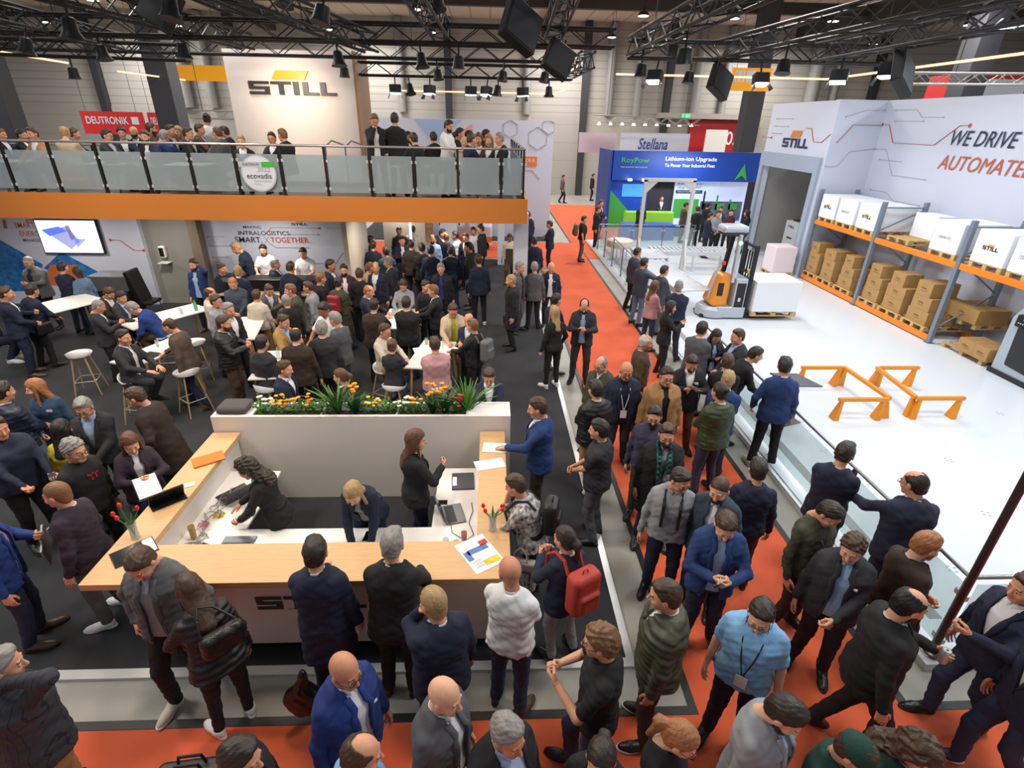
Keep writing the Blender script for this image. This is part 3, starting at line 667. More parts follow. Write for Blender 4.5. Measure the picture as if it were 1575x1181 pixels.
# ceiling lamps
m_lampw = mat('lamp_glow', 'fff4e6', emit=9.)
lamp0 = None; lx = 0
for x, y in [(x, y) for y in (23, 31, 38.5) for x in (-26, -18.5, -9.5, -3.5, 1, 7.5, 12, 17, 24)]:
    if lamp0 is None:
        t = thing('high_bay_lamp', 'small bright hanging hall lamp in the nearest row, first from the left', 'lamp', (x, y, 9.6), 0, 'hall lamps under the roof')
        MB().lathe([(.28, 0), (.24, .12), (.08, .22), (.06, .35)], n=16).obj('shade', m_dark, t, True)
        MB().lathe([(.24, -.02), (.24, .0)], n=16).obj('bulb', m_lampw, t); MB().tube([(0, 0, .3), (0, 0, 1.35)], .012, 5).obj('rod', m_blk, t); lamp0 = t
    else:
        r = lamp0.copy(); COL.objects.link(r); r.location = (x, y, 9.6); lx += 1; r['label'] = 'small bright hanging hall lamp in the %s row, %s from the left' % (('nearest', 'middle', 'farthest')[lx//9], ORD[lx % 9])
        for ch in list(lamp0.children): c = ch.copy(); COL.objects.link(c); c.parent = r
# ------------------------------------------------------------------ carpets and floor edges
def carpet(name, x0, x1, y0, y1, z, m, label, cat='carpet'):
    return tag(box(name, x0, x1, y0, y1, .0, z, m), label, cat)
carpet('aisle_carpet', 1.93, 3.88, 3.0, 21.2, .012, m_orange_c, 'orange aisle carpet running between the lounge stand and the white platform')
carpet('aisle_carpet', -14, 14, -2, 3.0, .012, m_orange_c, 'orange carpet crossing in front of the wooden counter, at the bottom')
carpet('aisle_carpet', -10, 4.5, 21.2, 24.3, .012, m_orange_c, 'orange carpet of the far cross aisle behind the column')
carpet('aisle_carpet', 3.7, 8.2, 24.3, 36.5, .012, m_orange_c, 'orange carpet leading on towards the far hall wall')
for i, a in enumerate(((1.86, 1.93, 3.08, 21.2), (3.88, 3.96, 3.0, 22.8), (-14, 1.93, 3.0, 3.08), (3.961, 14, 2.98, 3.06), (3.62, 3.70, 24.3, 36))):
    struct(box('trim_%d' % (i+1), *a, 0, .018, m_black))
carpet('stand_carpet', -16, 1.38, 3.58, 20.9, .03, m_dkcarpet, 'charcoal carpet covering the whole lounge stand floor')
carpet('stand_carpet', -6, 2.6, 24.6, 33, .03, m_dkcarpet, 'dark grey carpet of the small stand beyond the far cross aisle')
for i, a in enumerate(((-16, 1.46, 3.48, 3.58), (1.38, 1.46, 3.581, 20.9), (-10, 1.5, 20.901, 20.95))):
    struct(box('trim_%d' % (i+6), *a, 0, .036, m_alu))
# ------------------------------------------------------------------ white demonstration platform
struct(box('floor_platform', 4.42, 40, 3.46, 24.5, 0, .12, m_whitegl, bev=.004))
struct(box('trim_platform', 4.36, 4.419, 3.46, 24.5, 0, .10, m_alu)); struct(box('trim_platform', 4.36, 30, 3.38, 3.46, 0, .10, m_alu))
struct(box('trim_strip', 4.78, 4.93, 3.9, 22.6, .12, .124, mat('grey_strip', '8f9091', .5))); struct(box('trim_strip', 4.931, 30, 3.76, 3.89, .12, .124, mat('grey_strip', '8f9091', .5)))
m_mark = mat('floor_mark', '8f9296', .6)
for mi, (x, y) in enumerate(((5.6, 4.6), (6.9, 5.6), (7.4, 6.9), (9.3, 6.9), (5.7, 6.3), (8.0, 4.9), (9.6, 8.4), (5.5, 7.2))):
    b = MB()
    for k in range(4): a = k*PI/2+.4; b.box(x+.05*math.cos(a)-.022, x+.05*math.cos(a)+.022, y+.05*math.sin(a)-.008, y+.05*math.sin(a)+.008, .12, .1215)
    tag(b.obj('floor_mark', m_mark), 'small grey cross mark on the white floor, %s' % ('by the corner pole', 'second nearest the front railing', 'in the middle in front of the barriers', 'right of the barriers towards the bottom', 'beside the second railing post', 'nearest the right edge', 'beside the grey machine', 'nearest the sloped display plate')[mi], 'marking', 'marks on the white floor')
# ------------------------------------------------------------------ railings
m_glass = glass('railing_glass', (.86, .93, .93), .80, .03); m_frost = glass('balcony_glass', (.66, .75, .80), .56, .10)
def railing(label, P0, P1, z0, hh, n, gm, rail_m, post_m, ghi, glo, first=True, last=True, rr=.021, pw=.045):
    P0 = Vector(P0); P1 = Vector(P1); d = (P1-P0).normalized(); L = (P1-P0).length; rz = math.atan2(d.y, d.x)
    t = thing('glass_railing', label, 'railing', (P0.x, P0.y, z0), rz)
    MB().tube([(-.03, 0, hh), (L+.03, 0, hh)], rr, 10).obj('handrail', rail_m, t, True)
    pm = None
    for i in range(n+1):
        x = L*i/n
        if (i == 0 and not first) or (i == n and not last): continue
        if pm is None:
            p = MB().box(-pw/2, pw/2, -pw/2-.0, pw/2, 0, hh-.02).lathe([(.05, 0), (.05, .012)], n=12).obj('post', post_m, t); p.location.x = x
            c = MB()
            for zz in (glo+.08, ghi-.12): c.box(-.06, .06, -.02, .02, zz-.03, zz+.03)
            for zz in (glo+.08, ghi-.12): MB().box(-.065, .065, -.018, .018, zz-.03, zz+.03).obj('clamp', m_alu, p)
            pm = p
        else:
            p = pm.copy(); COL.objects.link(p); p.parent = t; p.location.x = x
            for ch in pm.children: c = ch.copy(); COL.objects.link(c); c.parent = p
    for i in range(n): MB().box(L*i/n+.045, L*(i+1)/n-.045, -.006, .006, glo, ghi).obj('glass_panel', gm, t)
    return t
railing('chrome and glass railing along the aisle side of the white platform', (4.55, 3.55, 0), (4.55, 10.6, 0), .12, .98, 4, m_glass, m_steel, m_dark, .88, .08)
railing('glass railing beside the roller conveyor at the far platform edge', (4.55, 15.2, 0), (4.55, 22.6, 0), .12, 1.0, 5, m_glass, m_steel, m_steel, .9, .08)
railing('glass railing across the front edge of the white platform', (4.62, 3.55, 0), (11, 3.55, 0), .12, .98, 4, m_glass, m_steel, m_dark, .88, .08, first=False)
railing('chrome and glass railing at the far end of the platform', (4.6, 22.6, 0), (8.6, 22.6, 0), .12, 1.0, 3, m_glass, m_steel, m_steel, .9, .08, first=False)
o = MB().tube([(4.5, 3.5, .12), (4.5, 3.5, 3.9)], .035, 12).lathe([(.08, .12), (.08, .14), (.045, .16)], (4.5, 3.5, 0), 16).obj('mast', mat('bronze_pole', '54484a', .3, .6), None, True)
tag(o, 'tall dark round pole rising at the corner of the white platform', 'pole')
# dark sloped info plate by the railing
t = thing('info_desk', 'dark sloped display plate on a base behind the platform railing', 'display stand', (5.25, 8.2, .12), .35)
MB().box(-.35, .35, -.28, .28, .78, .81, Matrix.Rotation(.18, 4, 'Y')).obj('plate', mat('dark_plate', '4b5257', .35), t, bev=.01)
MB().box(-.06, .06, -.06, .06, .0, .72).obj('stem', m_steel, t); MB().box(-.28, .28, -.22, .22, 0, .02).obj('base', mat('dark_plate', '4b5257', .35), t)

# ------------------------------------------------------------------ wall block on the right
WX = 12.45
def polyline(name, P, w, f, m, parent=None, off=.012, dots=True):
    b = MB()
    for a, c in zip(P[:-1], P[1:]): b.bar(f(*a, off), f(*c, off), w, .004)
    if dots: 
        for e in (P[0], P[-1]):
            c = f(*e, off); fx = f(e[0]+1, e[1], off); ex = (Vector(fx)-Vector(c)); ey = Vector((0, 0, 1)); b.prism([(w*1.6*math.cos(k*PI/5), w*1.6*math.sin(k*PI/5)) for k in range(10)], c, ex, ey, ex.cross(ey), .003)
    return b.obj(name, m, parent)
struct(box('wall_right', WX, WX+.3, 3, 18.349, 0, 5.68, m_pl))
struct(box('wall_right_return', 10.9, WX+.3, 18.35, 18.6, 0, 5.68, m_pl))
struct(box('wall_right_gate', 10.9, 11.1, 18.601, 18.8, 0, 3.949, m_pl)); struct(box('wall_right_gate', 10.9, 11.1, 22.4, 22.699, 0, 3.949, m_pl)); struct(box('wall_right_gate', 10.9, 11.1, 18.601, 22.7, 3.95, 5.66, m_pl))
m_gate = mat('gate_frame_grey', '9aa5b6', .4)
struct(box('door_1', 10.80, 10.899, 18.5, 18.75, .12, 3.5, m_gate)); struct(box('door_1', 10.80, 10.899, 22.4, 22.65, .12, 3.5, m_gate)); struct(box('door_1', 10.79, 10.899, 18.5, 22.65, 3.5, 4.0, m_gate))
struct(box('wall_passage', 11.1, 16, 22.7, 22.9, 0, 4.6, mat('passage_grey', '9a9895', .6)))
struct(box('wall_passage_side', 13.2, 13.4, 18.6, 22.9, 0, 4.6, mat('passage_grey', '9a9895', .6)))
fr = lambda y, z, off: (WX-off, y, z)          # on the long wall
fb = lambda x, z, off: (x, 18.35-off, z)       # on the short return
fg = lambda y, z, off: (10.9-off, y, z)        # above the gate
gt = thing('wall_graphic', 'printed circuit line pattern with slogan on the long pale wall', 'wall graphic', (0, 0, 0))
polyline('red_line', [(18.35, 5.0), (18.0, 5.0), (17.6, 4.5), (15.9, 4.5), (15.2, 5.0), (14.9, 5.0)], .035, fr, m_rust, gt)
polyline('red_line', [(11.1, 4.45), (11.5, 4.98), (12.45, 4.98)], .035, fb, m_rust, gt, dots=False)
polyline('red_line', [(20.0, 4.85), (19.6, 4.85), (19.3, 4.45), (18.8, 4.45), (18.4, 4.7)], .035, fg, m_rust, gt, dots=False)
for P in ([(18.3, 4.3), (17.8, 4.3), (17.2, 3.6), (15.8, 3.6)], [(18.0, 3.1), (17.2, 3.1), (16.8, 2.9), (15.7, 2.9)], [(17.9, 5.4), (17.0, 5.4), (16.7, 5.2), (15.9, 5.2)], [(17.6, 2.3), (16.6, 2.3), (16.2, 2.6), (15.3, 2.6)], [(18.0, 4.0), (17.0, 4.0)], [(17.8, 5.1), (16.6, 5.1)]): polyline('grey_line', P, .018, fr, m_lineg, gt)
for P in ([(10.95, 3.75), (11.3, 3.75), (11.6, 4.2), (12.4, 4.3)], [(11.3, 2.7), (11.9, 2.7), (12.4, 2.95)], [(11.2, 5.2), (11.8, 5.4), (12.4, 5.4)], [(11.1, 2.3), (12.3, 2.3)]): polyline('grey_line', P, .018, fb, m_lineg, gt)
for P in ([(22.2, 4.9), (21.2, 4.9)], [(22.2, 5.15), (21.0, 5.15)], [(22.3, 4.65), (21.6, 4.65)]): polyline('grey_line', P, .018, fg, m_lineg, gt)
polyline('red_line', [(23.0, 4.5), (22.3, 4.5)], .03, fg, m_rust, gt)
lettering('slogan_dark', 'WE DRIVE', (WX-.02, 15.35, 4.52), (0, -1, 0), (0, 0, 1), 2.05, .36, m_navy, gt, shear=.25, bold=.004)
lettering('slogan_orange', 'AUTOMATED', (WX-.02, 15.5, 3.92), (0, -1, 0), (0, 0, 1), 2.95, .36, m_rust, gt, shear=.25, bold=0)
lg = thing('wall_logo', 'dark STILL letters with orange flag above the gate', 'logo', (0, 0, 0))
still_logo((10.89, 21.35, 4.22), (0, -1, 0), (0, 0, 1), (-1, 0, 0), 1.75, .30, lg, .015, m_navy, mat('flag_orange', 'c97a34', .5), .85)
# ------------------------------------------------------------------ pallet racking
m_rackb = mat('rack_beam_orange', 'ee8012', .4); m_up = mat('rack_upright', '7b8694', .4, .3); m_wood = mat('pallet_wood', 'c3a36b', .7, noise=.2, nscale=14, stretch=(1, 6, 1))
m_card = mat('cardboard', 'a98450', .75, noise=.08, nscale=4); m_whbox = mat('white_carton', 'e9ebee', .5); m_tape = mat('carton_print', '6a4a26', .7)
XF, XB = 10.95, 12.15; YS = [18.15, 15.05, 12.0, 8.9]
rk = thing('pallet_rack', 'orange and grey pallet rack along the long pale wall', 'rack', (0, 0, .12))
for y in YS:
    for x in (XF, XB):
        p = MB().box(x-.05, x+.05, y-.055, y+.055, 0, 2.95).box(x-.09, x+.09, y-.09, y+.09, 0, .012).obj('upright', m_up, rk, bev=.004)
    b = MB(); b.bar((XF, y, .35), (XB, y, 1.25), .03); b.bar((XB, y, 1.25), (XF, y, 2.05), .03); b.bar((XF, y, 2.8), (XB, y, 2.8), .03); b.bar((XF, y, 2.15), (XB, y, 2.75), .03); b.bar((XF, y, .3), (XB, y, .3), .03)
    b.obj('frame_brace', m_up, rk)
for i in range(len(YS)-1):
    for x in (XF, XB):
        MB().box(x-.03, x+.03, YS[i+1]+.06, YS[i]-.06, 1.86, 2.0).obj('beam', m_rackb, rk, bev=.005)
        if i < 2: MB().box(x-.03, x+.03, YS[i+1]+.06, YS[i]-.06, .03, .17).obj('beam', m_rackb, rk, bev=.005)
    MB().box(XF, XB, YS[i+1]+.08, YS[i]-.08, 1.955, 1.96).obj('shelf_mesh', mat('shelf_mesh', '777b82', .5, .4), rk) if i < 0 else None
def pallet_mesh(w=.8, d=1.1):
    b = MB()
    for y in (-w/2+.05, 0, w/2-.05):
        for x in (-d/2+.07, 0, d/2-.07): b.box(x-.07, x+.07, y-.05, y+.05, .02, .10)
        b.box(-d/2, d/2, y-.05, y+.05, 0, .02)
    for x in np.linspace(-d/2+.05, d/2-.05, 6): b.box(x-.05, x+.05, -w/2, w/2, .10, .122)
    return mkmesh('pallet', b.V, b.F)
PM = {}
def pallet(x, y, z, label, w=.84, d=1.1, rz=0, group=None):
    k = (w, d)
    if k not in PM: PM[k] = pallet_mesh(w, d); PM[k].materials.append(m_wood)
    o = link('pallet', PM[k]); o.location = (x, y, z); o.rotation_euler.z = rz; return tag(o, label, 'pallet', group)
def carton(x, y, z, w, d, h, label, rz=0, big=None):
    t = thing('carton' if not big else 'white_carton', label, 'box', (x, y, z), rz)
    if big:
        MB().box(-d/2, d/2, -w/2, w/2, 0, h).obj('box_body', m_whbox, t, bev=.012)
        if big == 'S': still_logo((-d/2-.004, .17*w/.84*1.2, h*.42), (0, -1, 0), (0, 0, 1), (-1, 0, 0), .40, .085, t, .003, m_still, m_stillor, .7)
        if big == 'D':
            MB().box(-d/2-.004, -d/2, .26, .265, h*.38, h*.62).obj('print_line', m_lineg, t)
            lettering('print_text', 'DEMATIC', (-d/2-.004, .22, h*.42), (0, -1, 0), (0, 0, 1), .38, .07, mat('print_grey', '6b7280', .6), t)
    else:
        MB().box(-d/2, d/2, -w/2, w/2, 0, h).obj('box_body', m_card, t, bev=.006)
        MB().box(-d/2, d/2, -.003, .003, h, h+.001).obj('tape', m_tape, t)
        lettering('print_text', 'STILL', (-d/2-.003, .09, h*.5), (0, -1, 0), (0, 0, 1), .17, .035, m_tape, t, bold=.03)
        MB().box(-d/2-.0025, -d/2, .09-.19, .09, h*.36, h*.385).obj('print_line', m_tape, t)
    return t
zt = 2.12; n = ['first', 'second', 'third', 'fourth', 'fifth', 'sixth', 'seventh', 'eighth']
for i, (y, b) in enumerate(((17.6, 'S'), (16.62, 'D'), (15.62, 'S'), (12.62, 'D'), (11.35, 'S'), (10.38, 'D'), (9.5, 'S'))):
    pallet(11.5, y, zt, 'wooden pallet on the upper rack beams under the %s white box from the gate' % n[i])
    carton(11.5, y, zt+.122, .86, 1.12, .70, '%s large white box from the gate on the upper rack level' % n[i], big=b)
pallet(11.6, 14.3, zt, 'wooden pallet on the upper beams in the gap behind the second upright'); carton(11.9, 14.3, zt+.122, .8, .5, .62, 'white box set back behind the second rack upright', big='x')
zl = .29; stacks = [(17.75, [(.62, .7, .34, 0), (.62, .7, .34, 0), (.42, .5, .32, .02)]), (16.85, [(.62, .8, .32, 0), (.62, .8, .30, 0), (.58, .7, .32, 0)]), (15.85, [(.66, .8, .34, 0), (.6, .8, .30, 0), (.42, .5, .34, 0)]),
    (14.6, [(.66, .8, .36, 0), (.62, .8, .32, 0), (.46, .55, .34, 0)]), (13.68, [(.7, .8, .36, 0), (.7, .8, .32, 0), (.48, .5, .34, -.0)]), (12.72, [(.7, .8, .34, 0), (.62, .8, .34, 0), (.50, .7, .36, 0)])]
lv = ['bottom', 'middle', 'topmost']
for i, (y, st) in enumerate(stacks):
    pallet(11.5, y, zl, 'wooden pallet on the low orange beam under the %s carton stack from the gate' % n[i]); z = zl+.122
    for j, (w, d, h, r) in enumerate(st):
        carton(11.0+d/2, y+(.05 if j == 2 else 0), z, w, d, h, '%s brown carton of the %s stack from the gate on the lower rack' % (lv[j], n[i]), r); z += h+.001
pallet(11.6, 11.2, .12, 'wooden pallet on the floor below the rack beside the grey machine', 1.2, 1.0)
carton(11.35, 11.1, .242, .45, .6, .30, 'small brown carton on the floor pallet, farther from the machine'); carton(11.35, 10.68, .242, .38, .6, .30, 'small brown carton on the floor pallet, nearest the grey machine')
pallet(11.95, 12.0, .62, 'wooden pallet raised behind the second pair of uprights', .9, .8); carton(11.9, 12.0, .745, .9, .8, .34, 'wide brown carton lying behind the third rack upright')
# ------------------------------------------------------------------ grey machine by the rack (order picker cab)
m_mach = mat('machine_grey', 'a3adb8', .35, coat=.3); m_cab = mat('cab_black', '1d1e22', .5)
t = thing('reach_truck', 'grey warehouse truck with a dark driver compartment beside the rack', 'truck', (11.05, 10.35, .12))
P = [(0, 0), (0, 1.25), (.14, 1.52), (.5, 1.60), (1.34, 1.60), (1.34, 0)]
b = MB(); b.prism([(-x, z) for x, z in P], (0.02, 0, 0), (0, 1, 0), (0, 0, 1), (1, 0, 0), .9); b.obj('body', m_mach, t, bev=.03)
b = MB(); b.prism([(-x, z) for x, z in ((.26, .26), (.20, 1.28), (.32, 1.42), (1.1, 1.42), (.86, .22))], (-.012, 0, 0), (0, 1, 0), (0, 0, 1), (1, 0, 0), .5); b.obj('cab_opening', m_cab, t, bev=.05)
MB().box(-.10, .02, -.44, -.20, 1.12, 1.38).obj('control_panel', m_blk, t, bev=.03)
MB().box(-.105, -.10, -.40, -.36, 1.28, 1.32).obj('button', mat('btn_red', 'd8482a', .4), t)
for k in range(3): MB().box(-.105, -.10, -.40+.05*k, -.375+.05*k, 1.2, 1.225).obj('button', m_alu, t)
MB().box(-.03, .1, -1.30, -.90, .16, .95).obj('side_cover', m_mach, t, bev=.03); MB().box(-.02, .95, -1.34, .02, 0, .10).obj('skirt', m_dark, t)
MB().tube([(0, -.5, 1.6), (0, -.5, 1.75), (0, -1.2, 1.75), (0, -1.2, 1.6)], .02, 8).obj('guard_rail', m_dark, t, True)
MB().tube([(-.06, -.62, 1.1), (-.14, -.7, .9), (-.08, -.8, .75)], .03, 8).obj('lever', m_blk, t, True)
# ------------------------------------------------------------------ orange floor barriers
m_bar = mat('barrier_orange', 'dd8a16', .35)
def barrier(x0, y0, x1, y1, label, flip=0):
    t = thing('floor_barrier', label, 'barrier', (x0, y0, .12), math.atan2(y1-y0, x1-x0)); L = math.hypot(x1-x0, y1-y0)
    MB().box(-.03, L+.03, -.035, .035, .36, .43).obj('rail', m_bar, t, bev=.012)
    for x in (.04, L-.04):
        s = 1 if x < 1 else -1; b = MB()
        b.add([(x-.05-s*.06, -.09, 0), (x+.05-s*.06, -.09, 0), (x+.05-s*.06, .09, 0), (x-.05-s*.06, .09, 0), (x-.03, -.03, .37), (x+.03, -.03, .37), (x+.03, .03, .37), (x-.03, .03, .37)], [(0,3,2,1),(4,5,6,7),(0,1,5,4),(1,2,6,5),(2,3,7,6),(3,0,4,7)]); b.obj('leg', m_bar, t, bev=.01)
barrier(6.35, 9.62, 7.18, 9.62, 'low orange barrier, the far one nearest the railing'); barrier(6.30, 8.24, 7.16, 8.24, 'low orange barrier, the near one nearest the railing')
barrier(7.78, 8.28, 8.62, 8.28, 'low orange barrier, the near one towards the grey machine'); barrier(8.0, 9.62, 8.76, 9.62, 'low orange barrier, the far one towards the machine')
barrier(7.22, 9.62, 7.24, 8.3, 'long diagonal orange barrier joining the pair nearest the railing'); barrier(7.9, 9.6, 7.76, 8.34, 'long diagonal orange barrier joining the pair towards the machine')
# ------------------------------------------------------------------ automated stacker with pallet
t = thing('automated_forklift', 'tall automated stacker truck with an orange hood carrying a white block', 'forklift', (6.5, 14.1, .12))
m_lg = mat('machine_silver', 'b9bfc6', .3, .2, coat=.4); m_orh = mat('hood_orange', 'e88c10', .3, coat=.4)
b = MB(); b.lathe([(.42, 0), (.44, .05), (.44, .22), (.36, .30)], (-.30, 0, .02), 24); b.box(-.3, .45, -.42, .42, .04, .34); b.obj('chassis', m_lg, t, True, bev=.02)
MB().box(-.70, -.2, -.30, .30, .02, .10).obj('bumper', m_blk, t, bev=.03)
b = MB(); b.prism([(-.42, .32), (-.52, .42), (-.30, 1.18), (-.14, 1.24), (-.02, 1.1), (-.02, .32)], (0, .30, 0), (1, 0, 0), (0, 0, 1), (0, -1, 0), .60); b.obj('hood', m_orh, t, bev=.05)
MB().box(-.36, -.2, -.31, -.29, .62, .98).obj('hood_panel', m_cab, t, bev=.02); MB().tube([(-.50, -.1, .5), (-.40, -.1, 1.2), (-.30, -.1, 1.55)], .035, 8).obj('handle', m_lg, t, True)
MB().box(.08, .40, -.40, .40, .06, 1.12).obj('battery_box', m_lg, t, bev=.03); MB().box(.12, .36, -.41, -.40, .18, 1.0).obj('battery_panel', m_dark, t, bev=.01); MB().box(.20, .27, -.415, -.41, .5, .6).obj('sticker', m_alu, t)
MB().box(-.05, .03, -.36, -.22, 1.0, 2.25).obj('mast_column', m_lg, t, bev=.01); MB().box(-.34, -.24, -.06, .08, 1.2, 2.18, Matrix.Rotation(.10, 4, 'Y')).obj('sensor_arm', m_blk, t, bev=.02)
for y in (-.34, .34): MB().box(.42, .52, y-.05, y+.05, .1, 1.98).obj('mast_rail', m_dark, t, bev=.01)
for z in (.5, 1.2, 1.9): MB().box(.44, .50, -.34, .34, z, z+.06).obj('cross_member', m_dark, t)
for y in (-.15, 0, .15): MB().tube([(.46, y, .2), (.46, y, 1.8)], .022, 8).obj('lift_cylinder', m_blk, t, True)
MB().box(-.46, .22, -.26, .26, 2.26, 2.46).obj('sensor_head', m_lg, t, bev=.08); MB().box(-.40, .16, -.28, .28, 2.20, 2.27).obj('head_tray', m_dark, t, bev=.02)
MB().box(.40, .50, -.30, -.20, 1.22, 1.34).obj('yellow_tag', mat('tag_yellow', 'e0c418', .5), t, bev=.01)
MB().box(-.30, -.20, -.16, -.06, 1.42, 1.52).obj('emergency_button', mat('btn_red', 'd8482a', .4), t, bev=.02)
MB().lathe([(.05, 0), (.05, .03)], (-.02, -.37, 2.05), 12, Matrix.Rotation(PI/2, 4, 'X')).obj('status_light', mat('status_green', 'a8e8d0', emit=1.5), t)
for y in (-.28, .28): MB().box(.5, 1.65, y-.07, y+.07, .04, .10).obj('fork', m_dark, t)
pallet(7.72, 14.1, .24, 'wooden pallet on the forks of the automated stacker', 1.0, 1.25)
tag(MB().box(-.62, .62, -.5, .5, 0, .82).obj('white_block', m_whbox, bev=.01), 'large plain white block on the stacker pallet', 'box').location = (7.72, 14.1, .364)
# ------------------------------------------------------------------ conveyor corner and aluminium portal
m_con = mat('conveyor_grey', 'c2c6cb', .4, .2); m_roll = mat('roller', 'd5d8dc', .3, .3)
def conveyor(label, x, y, w, l, rz, n):
    t = thing('roller_conveyor', label, 'conveyor', (x, y, .12), rz)
    for s in (-1, 1): MB().box(s*w/2-.03, s*w/2+.03, -l/2, l/2, .58, .72).obj('side_rail', m_con, t, bev=.005)
    for k in range(n): yy = -l/2+.08+(l-.16)*k/(n-1); MB().tube([(-w/2, yy, .69), (w/2, yy, .69)], .03, 8).obj('roller', m_roll, t, True)
    for s in (-1, 1):
        for e in (-1, 0, 1): MB().box(s*(w/2-.02)-.03, s*(w/2-.02)+.03, e*(l/2-.1)-.03, e*(l/2-.1)+.03, 0, .58).obj('leg', m_con, t)
conveyor('long roller conveyor behind the glass railing of the platform', 5.45, 15.8, .95, 3.6, .10, 26)
conveyor('transverse roller conveyor beyond the aluminium portal frame', 7.3, 19.3, .9, 2.9, PI/2, 18)
conveyor('short conveyor section ahead of the stacker at the portal', 5.6, 18.6, .9, 1.5, .0, 11)
t = thing('portal_frame', 'tall white aluminium portal frame over the conveyor corner', 'frame', (0, 0, .12))
for x, y in ((4.75, 17.1), (6.25, 17.1)): MB().box(x-.05, x+.05, y-.05, y+.05, 0, 3.25).obj('post', m_alu, t)
MB().box(4.7, 6.3, 17.05, 17.15, 3.2, 3.3).obj('top_beam', m_alu, t)
for s, x in ((1, 4.8), (-1, 6.2)): MB().prism([(0, 0), (s*.32, 0), (0, -.32)], (x, 17.06, 3.2), (1, 0, 0), (0, 0, 1), (0, 1, 0), .03).obj('gusset', m_alu, t)
for x in (4.75, 6.25): MB().bar((x-.1, 16.2, 0), (x, 17.08, 1.5), .045).obj('strut', m_alu, t); MB().box(x-.3, x+.3, 17.0, 17.2, 0, .03).obj('foot', m_alu, t)
t = thing('round_table', 'low cream round table with pots inside the glass railing corner', 'table', (5.0, 20.6, .12))
MB().lathe([(.48, .52), (.5, .55), (.5, .75), (.48, .77)], n=28).obj('drum_top', mat('cream_laminate', 'd8c8bc', .5), t, True)
for a in range(4): MB().tube([(.3*math.cos(a*PI/2), .3*math.sin(a*PI/2), 0), (.3*math.cos(a*PI/2), .3*math.sin(a*PI/2), .53)], .02, 8).obj('leg', m_alu, t)
# items in the gate passage
t = thing('filing_cabinet', 'grey white cabinet with drawers in the gate passage', 'cabinet', (12.2, 21.2, .0), .1)
MB().box(-.3, .3, -.4, .4, 0, 1.55).obj('body', mat('cabinet_grey', 'b9bcc0', .5), t, bev=.015)
for z in (.5, .9): MB().box(-.315, -.30, -.15, .15, z, z+.05).obj('handle', m_dark, t)
lettering('print_text', 'STILL', (-.305, .22, 1.3), (0, -1, 0), (0, 0, 1), .4, .09, m_still, t, bold=.03); MB().box(-.15, .15, -.2, .2, 1.55, 1.6).obj('tray', m_blk, t, bev=.01)
pallet(10.35, 18.7, .12, 'wooden pallet beside the yellow and black gate post', .8, .8)
tag(MB().box(-.38, .38, -.38, .38, 0, .88).obj('pale_box', mat('pinkish_white', 'e3d6dc', .5), bev=.01), 'pinkish white box on a pallet beside the gate post', 'box').location = (10.35, 18.7, .243)
for y0, lab in ((18.42, 'yellow and black striped guard post at the near side of the gate'), (22.72, 'yellow and black striped guard at the far side of the gate')):
    t = thing('guard_post', lab, 'post', (10.72, y0, .12))
    for k in range(6): MB().box(-.05, .05, -.05, .05, k*.14, (k+1)*.14).obj('band', mat('warn_yellow', 'd8c030', .5) if k % 2 else m_blk, t)
# ------------------------------------------------------------------ wooden reception counter
m_oak = mat('light_oak', 'cfa676', .42, noise=.10, nscale=6, stretch=(1, 14, 1)); m_oakx = mat('light_oak_x', 'cfa676', .42, noise=.10, nscale=6, stretch=(14, 1, 1) if 0 else (1, 14, 14))
m_creamp = mat('cream_panel', 'e4ddd4', .5); m_desk = mat('desk_white', 'eeebe6', .35); m_soil = mat('soil', '2a211a', .9)
FZ = .03
t = thing('reception_counter', 'light wooden U-shaped reception counter with white inner desks', 'counter', (0, 0, FZ)); z0, z1 = 1.03, 1.10
MB().box(-3.66, .20, 3.60, 4.10, z0, z1).obj('front_bar_top', m_oakx, t, bev=.004)
MB().box(-3.66, -3.30, 4.101, 6.19, z0, z1).obj('left_bar_top', m_oak, t, bev=.004); MB().box(-.13, .20, 4.101, 6.19, z0, z1).obj('right_bar_top', m_oak, t, bev=.004)
MB().box(-3.40, .08, 3.76, 3.86, .10, z0).obj('front_panel', m_creamp, t); MB().box(-3.36, .04, 3.80, 3.88, 0, .10).obj('plinth', m_black, t)
MB().box(-3.44, -3.36, 3.86, 6.19, .10, z0).obj('side_panel', m_creamp, t); MB().box(.03, .11, 3.86, 6.19, .10, z0).obj('side_panel', m_creamp, t)
MB().box(-3.36, -.02, 3.90, 4.74, .69, .72).obj('desk_top', m_desk, t, bev=.004); MB().box(-3.36, -2.72, 4.741, 5.85, .69, .72).obj('desk_top', m_desk, t, bev=.004); MB().box(-.66, -.02, 4.741, 5.88, .69, .72).obj('desk_top', m_desk, t, bev=.004)
MB().box(-3.30, -.72, 4.10, 4.14, .0, .69).obj('modesty_panel', m_creamp, t)
still_logo((-2.24, 3.755, .585), (1, 0, 0), (0, 0, 1), (0, -1, 0), 1.04, .165, t, .006, m_still, m_still, 0.01)
